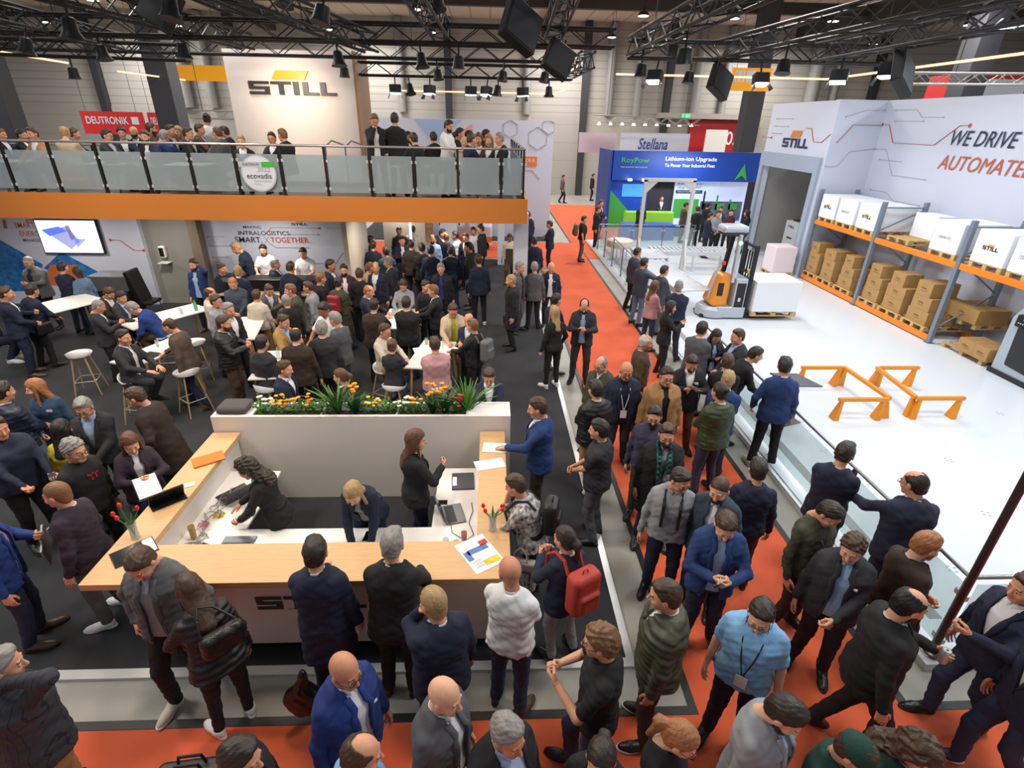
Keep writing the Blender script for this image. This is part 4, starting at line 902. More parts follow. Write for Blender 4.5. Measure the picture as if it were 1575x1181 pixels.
# planter wall behind
t = thing('planter_box', 'tall white partition box with a planting trough along its top', 'planter', (0, 0, FZ))
MB().box(-3.66, .28, 6.22, 6.27, 0, 1.32).obj('front_face', m_creamp, t); MB().box(-3.66, -3.62, 6.27, 6.62, 0, 1.32).obj('end_face', m_creamp, t); MB().box(.24, .28, 6.27, 6.62, 0, 1.32).obj('end_face', m_creamp, t); MB().box(-3.62, .24, 6.58, 6.62, 0, 1.32).obj('rear_face', m_desk, t)
MB().box(-3.62, -3.15, 6.27, 6.58, 1.28, 1.31).obj('ledge', m_desk, t); MB().box(-.32, .24, 6.27, 6.58, 1.28, 1.31).obj('ledge', m_desk, t); MB().box(-3.15, -.32, 6.28, 6.57, 1.10, 1.22).obj('soil_fill', m_soil, t)
for x in (-2.25, -1.25): MB().box(x-.012, x+.012, 6.27, 6.58, 1.22, 1.31).obj('divider', m_alu, t)
# plants
m_leaf = mat('leaf_green', '4a7a2c', .5, noise=.2, nscale=30); m_leafd = mat('leaf_dark', '2f5a24', .5, noise=.2, nscale=30)
FL = {'orange': mat('petal_orange', 'f09a1e', .5), 'yellow': mat('petal_yellow', 'f2c928', .5), 'white': mat('petal_cream', 'f0e8c8', .5), 'red': mat('petal_red', 'd8301e', .5)}
def plant(x, kind, col, label, r=.16, y=6.42):
    rg = random.Random(label); t = thing('flowering_plant' if col else 'leafy_plant', label, 'plant', (x, y, 1.22+FZ)); b = MB()
    if kind == 'bush':
        for k in range(170):
            a = rg.uniform(0, 2*PI); rr = r*math.sqrt(rg.random()); z = rg.uniform(.02, .24)*(1.15-rr/r*.5); c = Vector((rr*math.cos(a), rr*.75*math.sin(a), z)); d = Vector((math.cos(a)*rg.random(), math.sin(a)*rg.random(), rg.uniform(.1, .9))).normalized(); s = d.cross(Vector((0, 0, 1))).normalized()*.018; L = d*rg.uniform(.03, .06)
            b.add([c, c+L*.5+s, c+L, c+L*.5-s], [(0, 1, 2, 3)])
        b.obj('foliage', m_leaf, t)
        if col:
            for k in range(16 if r > .14 else 9):
                a = rg.uniform(0, 2*PI); rr = r*math.sqrt(rg.random())*.95; f = MB().lathe([(.004, 0), (.026, .004), (.030, .013), (.016, .020), (.003, .022)], (rr*math.cos(a), rr*.75*math.sin(a), rg.uniform(.17, .29)), 8); f.obj('blossom', FL[col], t, True)
    else:
        n = 46; H = {'palm': .66, 'grass': .50, 'lily': .42}[kind]
        for k in range(n):
            a = rg.uniform(0, 2*PI); L = H*rg.uniform(.6, 1.); out = rg.uniform(.25, .95); w = .015; P = []
            for i in range(6): f = i/5; P.append(Vector((math.cos(a)*out*L*f*(.5+.5*f), math.sin(a)*out*L*f*(.5+.5*f)*.8, L*(f-.45*f*f*out))))
            s = Vector((-math.sin(a), math.cos(a), 0)); Vv = []
            for i, p in enumerate(P): ww = w*(1-abs(i/5-.4)**1.5*1.6); ww = max(ww, .001); Vv += [p-s*ww, p+s*ww]
            b.add(Vv, [(2*i, 2*i+1, 2*i+3, 2*i+2) for i in range(5)])
        b.obj('foliage', m_leaf if kind == 'palm' else m_leafd, t)
        if col:
            for k in range(6): a = rg.uniform(0, 2*PI); rr = rg.uniform(.02, .10); c = (rr*math.cos(a), rr*math.sin(a), rg.uniform(.30, .46)); MB().lathe([(.005, 0), (.018, .03), (.036, .05), (.03, .048), (.008, .02)], c, 7).obj('blossom', FL[col], t, True)
for a in ((-3.02, 'bush', 'white', 'pale cream flowers at the left end of the planter', .13), (-2.76, 'bush', 'orange', 'broad cushion of orange blossoms near the left of the planter', .17), (-2.50, 'bush', 'orange', 'smaller orange cushion of blossoms beside the divider', .14), (-2.28, 'bush', None, 'plain green leafy bush beside the divider', .12),
          (-2.05, 'palm', None, 'spiky green palm plant left of the lily'), (-1.83, 'lily', 'orange', 'tall orange lily beside the left palm'), (-1.60, 'bush', 'yellow', 'yellow flowering bush right of the orange lily', .14), (-1.38, 'bush', None, 'low plain green bush in the middle of the planter', .12), (-1.18, 'bush', 'white', 'white flowers right of the second divider', .13),
          (-.98, 'bush', 'orange', 'small orange flowering bush right of the white flowers', .14), (-.78, 'lily', 'orange', 'single slender orange flower stem in the planter'), (-.62, 'grass', 'orange', 'big grassy plant with orange blooms'), (-.45, 'bush', 'red', 'red and green flowering bush at the planter right end', .12), (-.30, 'palm', None, 'large spiky palm at the right end of the planter')): plant(*a)
m_cush = mat('grey_cushion', '4e4a4c', .9, bump=.2, bscale=90)
V_, Q_, _ = bake('cush', lambda P: rbox(P, (0, 0, .05), (.2, .16, .05), .045), (-.22, -.18, -.02), (.22, .18, .12), .012)
tag(link('cushion', qmesh('cushion', V_, Q_), m_cush), 'dark grey seat cushion lying on the left end of the planter wall', 'cushion').location = (-3.42, 6.44, 1.31+FZ)

# ------------------------------------------------------------------ things on the counter
m_paper = mat('paper', 'efeeea', .6); m_scr = mat('laptop_grey', '6f7276', .35, .4); m_key = mat('keyboard_black', '1c1d20', .5); m_skin0 = None
DZ = FZ+.721; BZ = FZ+1.101
def laptop(x, y, z, rz, label, m=None, ang=110, w=.34, d=.23):
    m = m or m_scr; t = thing('laptop', label, 'laptop', (x, y, z), rz)
    MB().box(-w/2, w/2, -d/2, d/2, 0, .016).obj('base', m, t, bev=.004); MB().box(-w/2+.02, w/2-.02, -d*.05, d/2-.02, .016, .018).obj('keyboard', m_key, t); MB().box(-.05, .05, -d/2+.015, -d*.12, .016, .0175).obj('touchpad', m, t)
    M = Matrix.Translation((0, d/2, .014)) @ Matrix.Rotation(math.radians(-(ang-90)), 4, 'X')
    MB().box(-w/2, w/2, 0, .010, 0, d, M).obj('lid', m, t, bev=.003); MB().box(-w/2+.012, w/2-.012, -.001, 0, .012, d-.012, M).obj('screen', mat('screen_dark', '22262e', .2), t); return t
laptop(-.42, 4.95, DZ, math.radians(105), 'open grey laptop on the right inner desk, keyboard towards the staff'); laptop(-2.72, 4.50, DZ, PI, 'open grey laptop on the front inner desk with its lid towards the visitors', ang=125)
laptop(-3.10, 5.36, DZ, math.radians(230), 'open black laptop before the curly haired woman', mat('laptop_black', '24272c', .4), 120, .36, .25)
t = thing('laptop', 'closed dark laptop with stickers on the right inner desk', 'laptop', (-.36, 5.58, DZ), .05); MB().box(-.12, .16, -.17, .17, 0, .02).obj('case', mat('laptop_dark', '4a4e55', .35, .3), t, bev=.005); MB().box(-.11, -.06, -.10, .08, .02, .021).obj('sticker', m_paper, t)
def slab(name, x, y, z, w, d, h, rz, m, label, cat): o = MB().box(-w/2, w/2, -d/2, d/2, 0, h).obj(name, m, bev=min(h*.4, .004)); o.location = (x, y, z); o.rotation_euler.z = rz; return tag(o, label, cat)
def tablet(name, x, y, z, w, d, rz, label, cat='tablet'):
    t = thing(name, label, cat, (x, y, z), rz); MB().box(-w/2, w/2, -d/2, d/2, 0, .009).obj('case', m_blk, t, bev=.003); MB().box(-w/2+.01, w/2-.01, -d/2+.012, d/2-.012, .009, .0095).obj('screen', mat('screen_black', '15181d', .12), t); return t
tablet('phone', -.59, 5.17, DZ, .16, .08, .0, 'black smartphone lying near the closed laptop', 'phone'); tablet('tablet', -1.55, 4.41, DZ, .34, .12, 0, 'black tablet lying before the blonde staff woman'); tablet('tablet', -1.20, 4.41, DZ, .15, .12, 0, 'smaller black tablet next to the long one, right of the blonde woman')
tablet('tablet', -3.06, 4.43, DZ, .14, .17, -.4, 'black tablet on the inner desk beside the open grey laptop'); tablet('tablet', -3.40, 4.0, BZ, .36, .25, .75, 'large tablet standing on the left corner of the wooden bar')
slab('paper_sheet', -1.50, 4.60, DZ, .42, .16, .002, .02, m_paper, 'white paper sheet before the blonde staff woman', 'paper'); slab('paper_sheet', -1.32, 4.58, DZ, .14, .2, .002, -.1, m_paper, 'single white sheet near the blonde woman\'s watch hand', 'paper')
slab('notebook', .06, 5.78, BZ, .30, .22, .008, -.08, m_paper, 'open white notebook on the right wooden bar', 'notebook'); slab('leaflet', .0, 5.42, BZ, .36, .20, .002, .25, mat('leaflet_print', 'e8e6e4', .5, col2='cfc9d4', nscale=10), 'white leaflet with small pictures on the right wooden bar', 'leaflet')
slab('sticky_note', -3.23, 4.82, DZ, .11, .08, .003, .2, mat('note_pink', 'd8607a', .6), 'pink sticky note on the left inner desk', 'sticky note'); slab('sticky_note', -3.12, 4.97, DZ, .12, .08, .006, .15, mat('note_yellow', 'dcc228', .6), 'yellow sticky note on the left inner desk', 'sticky note')
slab('card', -3.40, 5.05, BZ, .10, .08, .008, .4, m_paper, 'small white card on the left bar beside the folding tablet', 'card')
t = thing('tablet', 'tablet in a dark folding case on the left wooden bar', 'tablet', (-3.52, 4.80, BZ), .75); M = Matrix.Rotation(.5, 4, 'X'); MB().box(-.17, .17, -.02, .0, 0, .20, M).obj('case', m_blk, t, bev=.004); MB().box(-.17, .17, -.14, .04, 0, .010).obj('stand_flap', m_blk, t, bev=.003)
t = thing('newspaper', 'printed magazine with blue and yellow pictures on the bar corner', 'magazine', (-.10, 3.92, BZ), .55); MB().box(-.16, .16, -.22, .22, 0, .004).obj('pages', m_paper, t)
for a, c in (((-.10, .12, .02, .09), 'print_blue:5a78b0'), ((.06, .15, .08, .15), 'print_red:c23a34'), ((-.02, .14, -.18, -.10), 'print_yellow:d8c640'), ((-.14, -.08, -.05, .08), 'print_blue:5a78b0')):
    nm, cc = c.split(':'); MB().box(*a[:2], a[2], a[3], .004, .0045).obj('picture', mat(nm, cc, .5, noise=.3, nscale=20), t)
for k in range(9): MB().box(-.14+(k % 3)*.02, -.01-(k % 2)*.02, -.17+.012*k, -.166+.012*k, .004, .0045).obj('text_line', m_navy if k % 3 else m_lineg, t)
lettering('headline', 'NEWS', (-.06, .16, .0048), (1, 0, 0), (0, 1, 0), .16, .03, mat('print_red', 'c23a34', .5), t) if 0 else None
m_gl = glass('clear_glass', (.9, .93, .93), .7, .02)
def vase(x, y, z, label):
    t = thing('tulip_vase', label, 'vase', (x, y, z)); MB().lathe([(.045, 0), (.04, .02), (.036, .10), (.045, .19), (.042, .19), (.033, .1), (.035, .02)], n=16).obj('vase_glass', m_gl, t, True); rg = random.Random(x)
    for k in range(4):
        a = rg.uniform(0, 2*PI); e = Vector((.10*math.cos(a), .10*math.sin(a), rg.uniform(.24, .34))); s = MB().tube([(0, 0, .03), (e.x*.3, e.y*.3, .18), e], .004, 5).obj('stem', m_leaf, t, True)
        MB().lathe([(.004, 0), (.018, .012), (.020, .032), (.012, .05), (.004, .05)], e, 8).obj('blossom', FL['red'], s, True)
    b = MB()
    for k in range(4): a = rg.uniform(0, 2*PI); d = Vector((math.cos(a), math.sin(a), 0)); s = Vector((-d.y, d.x, 0))*.012; b.add([Vector((0, 0, .1)), d*.04+s+Vector((0, 0, .2)), d*.08+Vector((0, 0, .27)), d*.04-s+Vector((0, 0, .2))], [(0, 1, 2, 3)])
    b.obj('leaf', m_leaf, t)
vase(.03, 4.25, BZ, 'glass vase of red tulips on the right wooden bar'); vase(-3.50, 4.20, BZ, 'glass vase of red tulips on the left bar corner')
m_amber = glass('amber_drink', (.85, .72, .4), .55, .05)
def tumbler(x, y, z, label, m=None, h=.13, r=.034, grp=None): return tag(MB().lathe([(r*.8, 0), (r, h), (r*.93, h), (r*.74, .008)], (x, y, z), 14).obj('drinking_glass', m or m_gl, None, True), label, 'glass', grp)
tumbler(-3.22, 4.60, DZ, 'tall amber drink glass on the left inner desk', m_amber, .17, .036); tumbler(-3.12, 4.50, DZ, 'small clear glass beside the amber drink', None, .07); tumbler(-.47, 4.40, DZ, 'upright clear glass near the magazine, in front of the laptop'); tumbler(-.36, 4.36, DZ, 'second clear glass, nearer the bar corner'); tumbler(-.28, 4.50, DZ, 'reddish drink glass beside the laptop', glass('pink_drink', (.9, .6, .6), .6))
def cable(P, label, m=None, r=.004): return tag(MB().tube(P, r, 6).obj('cable', m or m_blk, None, True), label, 'cable')
cable([(-.22, 5.15, DZ+.01), (-.20, 5.0, DZ+.01), (-.24, 4.8, DZ+.01), (-.18, 4.6, DZ+.01), (-.26, 4.5, DZ+.01), (-.42, 4.62, DZ+.02), (-.45, 4.82, DZ+.02)], 'black cable looping on the right inner desk')
rg = random.Random(3); mc = mat('cable_grey', '8a8680', .5)
for k in range(16):
    x, y = -3.28+rg.uniform(0, .10), 4.35+k*.07; P = [(x+rg.uniform(-.03, .13), y+rg.uniform(-.12, .12), DZ+.006+rg.random()*.02) for _ in range(7)]
    tag(MB().tube(P, .004, 5).obj('cable', rg.choice([m_blk, mc, mc, m_paper]), None, True), 'tangled cable in the heap along the left inner desk, %s from the bar corner' % ORD[k], 'cable', 'tangled cables on the left inner desk')
# ------------------------------------------------------------------ lounge furniture
m_stool = mat('stool_white', 'd7d6d8', .4); m_leg = mat('stool_wood', 'b99a68', .5, noise=.15, nscale=9); m_tabt = mat('table_white', 'e6e2dc', .4)
ST = {}
def stool(x, y, rz, label, group=None, h=.76):
    if 's' not in ST:
        t = thing('bar_stool', label, 'stool', (x, y, FZ), rz); b = MB(); n = 20; rows = []
        for r, z in ((.05, h-.01), (.15, h-.01), (.195, h+.01), (.215, h+.05)):
            rows.append([(r*math.cos(2*PI*k/n), r*.95*math.sin(2*PI*k/n), z+(.09*max(0, -math.sin(2*PI*k/n))**1.5 if r > .2 else 0)) for k in range(n)])
        V = [p for r in rows for p in r]; b.add(V, [(i*n+k, i*n+(k+1) % n, (i+1)*n+(k+1) % n, (i+1)*n+k) for i in range(3) for k in range(n)]+[tuple(range(n))[::-1]])
        o = b.obj('seat_shell', m_stool, t, True); so = o.modifiers.new('s', 'SOLIDIFY'); so.thickness = .014
        for sx in (-1, 1):
            for sy in (-1, 1): MB().tube([(sx*.10, sy*.10, h-.01), (sx*.21, sy*.21, 0)], .016, 8, r2=.011).obj('leg', m_leg, t, True)
        MB().tube([(-.17, -.17, .28), (.17, -.17, .28), (.17, .17, .28), (-.17, .17, .28), (-.17, -.17, .28)], .007, 6).obj('foot_ring', m_alu, t, True); ST['s'] = t; return t
    r = ST['s'].copy(); COL.objects.link(r); r.location = (x, y, FZ); r.rotation_euler = (0, 0, rz); tag(r, label, 'stool', group)
    for ch in list(ST['s'].children): c = ch.copy(); COL.objects.link(c); c.parent = r
    return r
def high_table(x, y, w, d, rz, label, z=1.02):
    t = thing('high_table', label, 'table', (x, y, FZ), rz); MB().box(-w/2, w/2, -d/2, d/2, z-.03, z).obj('tabletop', m_tabt, t, bev=.006)
    for sx in (-1, 1):
        for sy in (-1, 1): MB().bar((sx*(w/2-.1), sy*(d/2-.1), z-.03), (sx*(w/2-.04), sy*(d/2-.05), 0), .035).obj('leg', m_leg, t)
    return t
for a in ((-6.05, 9.15, .62, 1.25, -.35, 'white high table between the dark haired man and the checked jacket man'), (-6.9, 11.1, .7, 1.6, -.6, 'white high table with bottles behind the bald seated man'), (-9.6, 11.75, 1.0, 1.6, -.5, 'large white table below the screen on the left'),
          (-4.9, 10.4, .5, 1.4, .2, 'white high table among the standing crowd at the planter left'), (-1.95, 11.0, .6, 1.3, .0, 'white high table with coffee cups in the middle of the crowd'), (-1.05, 9.05, .65, 1.3, -.15, 'white high table with papers in front of the pink shirt man'), (-3.75, 8.6, .5, 1.2, .1, 'white high table behind the dark suited backs'), (-3.1, 9.9, .5, 1.1, .1, 'white high table near the white shirted man')): high_table(*a)
for a in ((-7.72, 9.55, .3, 'empty white bar stool standing alone on the left'), (-5.35, 8.75, .9, 'white bar stool behind the checked jacket man'), (-5.9, 10.15, .4, 'white bar stool between the two left tables'), (-6.1, 11.9, -2, 'white bar stool near the phoning man'), (-5.55, 11.2, 1.2, 'white bar stool at the table corner behind the phoning man')): stool(*a)
def bottle(x, y, z, label, m): t = thing('bottle', label, 'bottle', (x, y, z)); MB().lathe([(.035, 0), (.036, .15), (.014, .21), (.014, .25)], n=14).obj('body', m, t, True); MB().lathe([(.016, .245), (.016, .265)], n=10).obj('cap', m_blk, t); return t
m_gb = glass('green_glass', (.3, .7, .45), .4)
bottle(-6.42, 11.45, 1.05, 'green water bottle on the back left high table', m_gb); bottle(-6.22, 11.6, 1.05, 'clear water bottle on the back left high table', m_gl); bottle(-3.72, 8.8, 1.05, 'small clear bottle on the table among the dark suits', m_gl)
for i, (x, y, lab) in enumerate(((-6.1, 9.35, 'clear tumbler on the near left table'), (-6.0, 9.6, 'clear tumbler at the far end of the near left table'), (-2.1, 11.2, 'clear tumbler on the coffee table in the crowd'), (-1.75, 11.3, 'clear tumbler beside the coffee cup in the crowd'), (-1.2, 9.5, 'clear tumbler on the paper strewn table'), (-6.6, 11.2, 'clear tumbler near the green bottle'), (-3.55, 8.9, 'clear tumbler beside the small bottle'))): tumbler(x, y, 1.05, lab)
for i, (x, y, rz, lab) in enumerate(((-1.3, 9.2, .3, 'white sheet at the left of the paper strewn table'), (-1.0, 9.3, -.2, 'white sheet in the middle of the paper strewn table'), (-.75, 9.35, .6, 'printed sheet before the beige jacket man'), (-1.1, 8.75, .1, 'white sheet nearest the pink shirt man'), (-6.1, 9.5, .5, 'white papers at the far end of the near left table'), (-1.95, 10.9, .1, 'paper napkin on the coffee table in the crowd'))): slab('paper_sheet', x, y, 1.052, .21, .29, .003, rz, m_paper, lab, 'paper')
slab('tablet', -6.0, 8.98, 1.052, .30, .2, .01, -.3, m_blk, 'dark tablet before the dark haired man on the near left table', 'tablet')
def cup(x, y, z, lab): t = thing('coffee_cup', lab, 'cup', (x, y, z)); MB().lathe([(.02, 0), (.036, .05), (.032, .05), (.018, .008)], n=14).obj('cup_body', m_paper, t, True); MB().lathe([(.06, 0), (.06, .006)], n=16).obj('saucer', m_paper, t); return t
cup(-1.9, 11.0, 1.05, 'white coffee cup on the crowd\'s middle table'); cup(-1.85, 11.45, 1.05, 'white coffee cup at the far end of the crowd\'s middle table')
m_lamin = mat('laminate_light', 'd8c49a', .5)
t = thing('espresso_bar', 'bar counter with a black serving unit below the slogan wall', 'counter', (0, 0, FZ)); MB().box(-5.9, -3.9, 12.9, 13.5, 0, .95).obj('bar_body', mat('bar_grey', '9a9a9c', .5), t); MB().box(-6.6, -3.85, 12.75, 13.55, .95, 1.0).obj('bar_top', m_lamin, t, bev=.005); MB().box(-6.0, -4.3, 13.0, 13.5, 1.0, 1.28).obj('glass_case', m_blk, t, bev=.01)
for i in range(3): tumbler(-4.15+.12*i, 12.85, 1.04+FZ, '%s white cup on the bar edge' % ('first', 'second', 'third')[i], m_paper, .09, .035)
t = thing('coffee_machine', 'black coffee machine at the left end of the bar', 'machine', (-6.25, 13.1, 1.0+FZ)); MB().box(-.25, .25, -.2, .2, 0, .38).obj('body', m_blk, t, bev=.02); MB().box(-.2, .2, -.22, -.1, .25, .36).obj('front_panel', m_steel, t)
# ------------------------------------------------------------------ walls under the balcony
struct(box('wall_under', -20, -9.38, 15.0, 15.2, .031, 2.89, m_pl)); struct(box('wall_under_grey', -9.38, -7.95, 15.15, 15.3, .031, 2.89, mat('door_grey', '8f8f88', .5))); struct(box('wall_under_reveal', -7.95, -7.7, 14.7, 15.3, .031, 2.89, mat('reveal_brown', '6f6355', .6)))
struct(box('wall_bar', -7.7, -3.72, 15.0, 15.2, .031, 2.89, m_pl)); struct(box('wall_bar_side', -3.72, -3.6, 13.9, 16.2, .031, 2.89, mat('pale_cream_wall', 'cfc5b4', .5)))
m_kit = mat('kitchen_wall', 'd8c7a4', .6)
struct(box('wall_kitchen', -3.6, -2.2, 18.7, 18.9, .031, 2.89, mat('pale_cream_wall', 'cfc5b4', .5))); struct(box('wall_kitchen_back', -3.3, -2.0, 19.4, 19.6, .031, 2.89, m_kit)); struct(box('column_white', -1.65, -1.1, 18.4, 18.9, .031, 2.89, m_white))
struct(box('column_white', .60, .95, 13.3, 13.6, 0, 2.9, m_white)); struct(box('column_white', .3, .55, 20.0, 20.3, 0, 2.9, m_white))
o = MB().box(-2.42, -2.36, 16.6, 16.66, .8, 2.3).obj('light_tube', mat('tube_blue', 'a8c4ff', emit=4)); tag(o, 'vertical bluish light tube at the kitchen doorway', 'light')
fw = lambda x, z, off: (x, 15.0-off, z)
wg = thing('wall_graphic', 'slogan and circuit lines printed on the bar wall', 'wall graphic'); ex, ez = (1, 0, 0), (0, 0, 1)
for s, x0, x1, zz, h, m in (('MAKING', -6.62, -6.15, 2.17, .075, m_navy), ('INTRALOGISTICS', -6.78, -5.42, 2.00, .11, m_navy), ('SMART.', -6.9, -6.18, 1.80, .15, m_navy), ('TOGETHER.', -5.95, -4.9, 1.80, .15, m_rust)): lettering('slogan', s, (x0, 14.99, zz), ex, ez, x1-x0, h, m, wg, bold=.01)
polyline('slash', [(-6.12, 1.77), (-5.98, 1.98)], .012, fw, m_navy, wg, dots=False); polyline('slash', [(-6.12, 1.98), (-5.98, 1.77), (-5.85, 1.67), (-4.95, 1.67)], .012, fw, m_navy, wg, dots=False)
polyline('red_line', [(-5.95, 2.11), (-5.9, 2.2), (-4.6, 2.2)], .018, fw, m_rust, wg); polyline('blue_line', [(-5.4, 2.03), (-4.65, 2.03)], .015, fw, mat('line_blue', '7a8cc0', .5), wg)
for P in ([(-4.4, 2.2), (-3.75, 2.2)], [(-5.3, 1.25), (-4.3, 1.25), (-4.05, 1.55), (-3.73, 1.55)], [(-7.6, 1.95), (-7.2, 1.95)], [(-7.6, 1.7), (-6.9, 1.7)], [(-7.6, 1.4), (-7.2, 1.4)]): polyline('grey_line', P, .012, fw, m_lineg, wg)
still_logo((-5.33, 14.99, 2.27), ex, ez, (0, -1, 0), .42, .06, wg, .006, m_navy, m_stillor, .9)
wg = thing('wall_graphic', 'smart energy lettering on blue and orange triangles at far left', 'wall graphic')
lettering('headline', 'SMART', (-12.55, 14.99, 2.12), ex, ez, .52, .14, m_rust, wg, bold=.008); lettering('headline', 'ENERGY', (-12.5, 14.99, 1.9), ex, ez, .62, .14, m_rust, wg, bold=.008); lettering('headline', 'MANAGEMENT', (-12.47, 14.99, 1.76), ex, ez, .72, .085, m_navy, wg, bold=.008)
MB().box(-12.22, -11.95, 14.985, 14.995, 2.24, 2.34).obj('new_tag', m_rust, wg); lettering('new_text', 'NEW', (-12.18, 14.98, 2.26), ex, ez, .18, .06, m_white, wg)
MB().prism([(-12.85, 2.10), (-12.76, 2.10), (-12.72, 2.32), (-12.81, 2.32)], (0, 14.99, 0), ex, ez, (0, -1, 0), .004).obj('orange_bar', m_rust, wg); MB().box(-12.35, -11.7, 14.99, 14.996, 1.60, 1.605).obj('text_line', m_lineg, wg)
m_bp = mat('print_deep_blue', '1d4a9a', .5, col2='2a86c0', nscale=7)
for P in ([(-13.2, 1.9), (-12.2, 1.15), (-12.7, .4), (-13.6, .4)], [(-12.2, 1.05), (-11.6, 1.5), (-10.7, .9), (-11.7, .7)]): MB().prism(P, (0, 14.992, 0), ex, ez, (0, -1, 0), .004).obj('blue_triangle', m_bp, wg)
MB().prism([(-12.4, .6), (-12.0, 1.15), (-11.3, 1.15), (-11.1, .5)], (0, 14.985, 0), ex, ez, (0, -1, 0), .004).obj('brown_shape', mat('print_orange', 'c86a3a', .5), wg)
polyline('red_line', [(-10.2, 1.83), (-9.95, 1.83), (-9.65, 1.56), (-9.4, 1.56)], .025, fw, m_rust, wg)
t = thing('wall_screen', 'large lit screen showing an aerial building view on the left wall', 'screen', (-11.17, 14.93, 1.47)); MB().box(-.79, .79, -.03, .05, 0, .90).obj('frame', m_blk, t, bev=.008)
m_sc = mat('screen_glow', 'dfe8f8', .4, emit=.9); MB().box(-.76, .76, -.035, -.03, .03, .87).obj('display', m_sc, t)
for P, c in (([(-.62, .62), (.02, .72), (.25, .34), (-.05, .12)], 'scr_violet:9aa4dc'), ([(-.66, .62), (-.2, .72), (.0, .60), (-.5, .46)], 'scr_blue:6f8ee0'), ([(-.02, .74), (.08, .74), (.14, .4), (.02, .36)], 'scr_map:a08a9c'), ([(.10, .40), (.42, .40), (.12, .16)], 'scr_violet:9aa4dc')):
    nm, cc = c.split(':'); MB().prism(P, (0, -.036, 0), ex, ez, (0, -1, 0), .001).obj('picture', mat(nm, cc, .5, emit=.5), t)
t = thing('dispenser', 'white sanitiser dispenser on the grey wall section', 'dispenser', (-8.95, 15.12, 1.05)); MB().box(-.08, .08, -.12, .02, .3, .62).obj('body', m_desk, t, bev=.03); MB().box(-.06, .06, -.13, -.12, .34, .58).obj('front_window', m_blk, t, bev=.01); MB().box(-.14, .14, -.22, .02, .16, .18).obj('tray', m_desk, t, bev=.005)
t = thing('printer', 'grey printer on a dark stand by the left wall', 'printer', (-9.7, 14.0, FZ)); MB().box(-.5, .45, -.3, .3, .75, 1.15).obj('body', m_scr, t, bev=.02); MB().box(-.45, .4, -.28, .28, 0, .75).obj('stand', m_dark, t)
t = thing('office_chair', 'black leaning chair back beside the printer', 'chair', (-8.95, 13.9, FZ)); MB().box(-.06, .06, -.25, .25, .45, 1.3, Matrix.Rotation(-.2, 4, 'Y')).obj('backrest', m_blk, t, bev=.03); MB().box(-.3, .2, -.25, .25, .4, .48).obj('seat', m_blk, t, bev=.03)
for sx in (-.25, .15):
    for sy in (-.2, .2): MB().tube([(sx, sy, 0), (sx, sy, .42)], .014, 8).obj('leg', m_steel, t, True)
for x, y, rz, lab in ((-12.2, 12.6, .4, 'orange lounge chair at the far left wall'), (-8.5, 7.9, 2.6, 'orange chair behind the navy quilted jacket on the left')):
    t = thing('lounge_chair', lab, 'chair', (x, y, FZ), rz); m_oc = mat('chair_orange', 'd86c24', .6); MB().box(-.28, .28, -.28, .28, .40, .46).obj('seat', m_oc, t, bev=.03); MB().box(-.28, .28, .24, .30, .46, .85, Matrix.Rotation(-.12, 4, 'X')).obj('backrest', m_oc, t, bev=.03)
    for sx in (-.24, .24):
        for sy in (-.24, .24): MB().tube([(sx, sy, 0), (sx*.8, sy*.8, .4)], .013, 8).obj('leg', m_leg, t, True)
# ------------------------------------------------------------------ balcony
m_fas = mat('fascia_orange', 'c87a32', .45); m_deck = mat('deck_grey', '6b6660', .7); ex, ez = (1, 0, 0), (0, 0, 1)
t = thing('balcony', 'balcony slab with a broad orange fascia above the lounge', 'balcony', (0, 0, 2.78))
MB().box(-24, .86, 12.60, 12.66, 0, .54).obj('fascia', m_fas, t); MB().box(.80, .86, 12.66, 22, 0, .54).obj('side_fascia', m_fas, t); MB().box(-24, .80, 12.66, 22, .12, .36).obj('slab', m_deck, t)
BF = 3.32; BD = 3.14
r = railing('long frosted glass railing along the balcony edge', (-14.15, 12.72, 0), (.26, 12.72, 0), BF, 1.02, 15, m_frost, mat('rail_satin', 'a9a4a2', .3, .7), m_blk, .84, .07, rr=.026, pw=.05)
railing('short frosted glass railing at the right end of the balcony', (.26, 12.72, 0), (.76, 12.72, 0), BF, 1.02, 1, m_frost, MATS['rail_satin'], m_blk, .84, .07, first=False, rr=.026)
railing('railing along the right side of the balcony', (.78, 12.8, 0), (.78, 21, 0), BF, 1.02, 6, m_frost, MATS['rail_satin'], m_blk, .84, .07, first=False)
railing('inner stair railing behind the guests on the balcony', (-13.5, 15.6, 0), (-7.2, 15.6, 0), BD, 1.0, 8, m_frost, MATS['rail_satin'], m_blk, .84, .07)
t = thing('stair_railing', 'curved handrails where the stairs come up beside the logo tower', 'railing', (-3.3, 15.0, BF))
for k in range(3): MB().tube([(-.9+.5*k, .1, .0), (-.9+.5*k, .1, .9), (-.7+.5*k, 0, 1.05), (-.4+.5*k, 0, .95)], .02, 8).obj('bent_rail', MATS['rail_satin'], t, True)
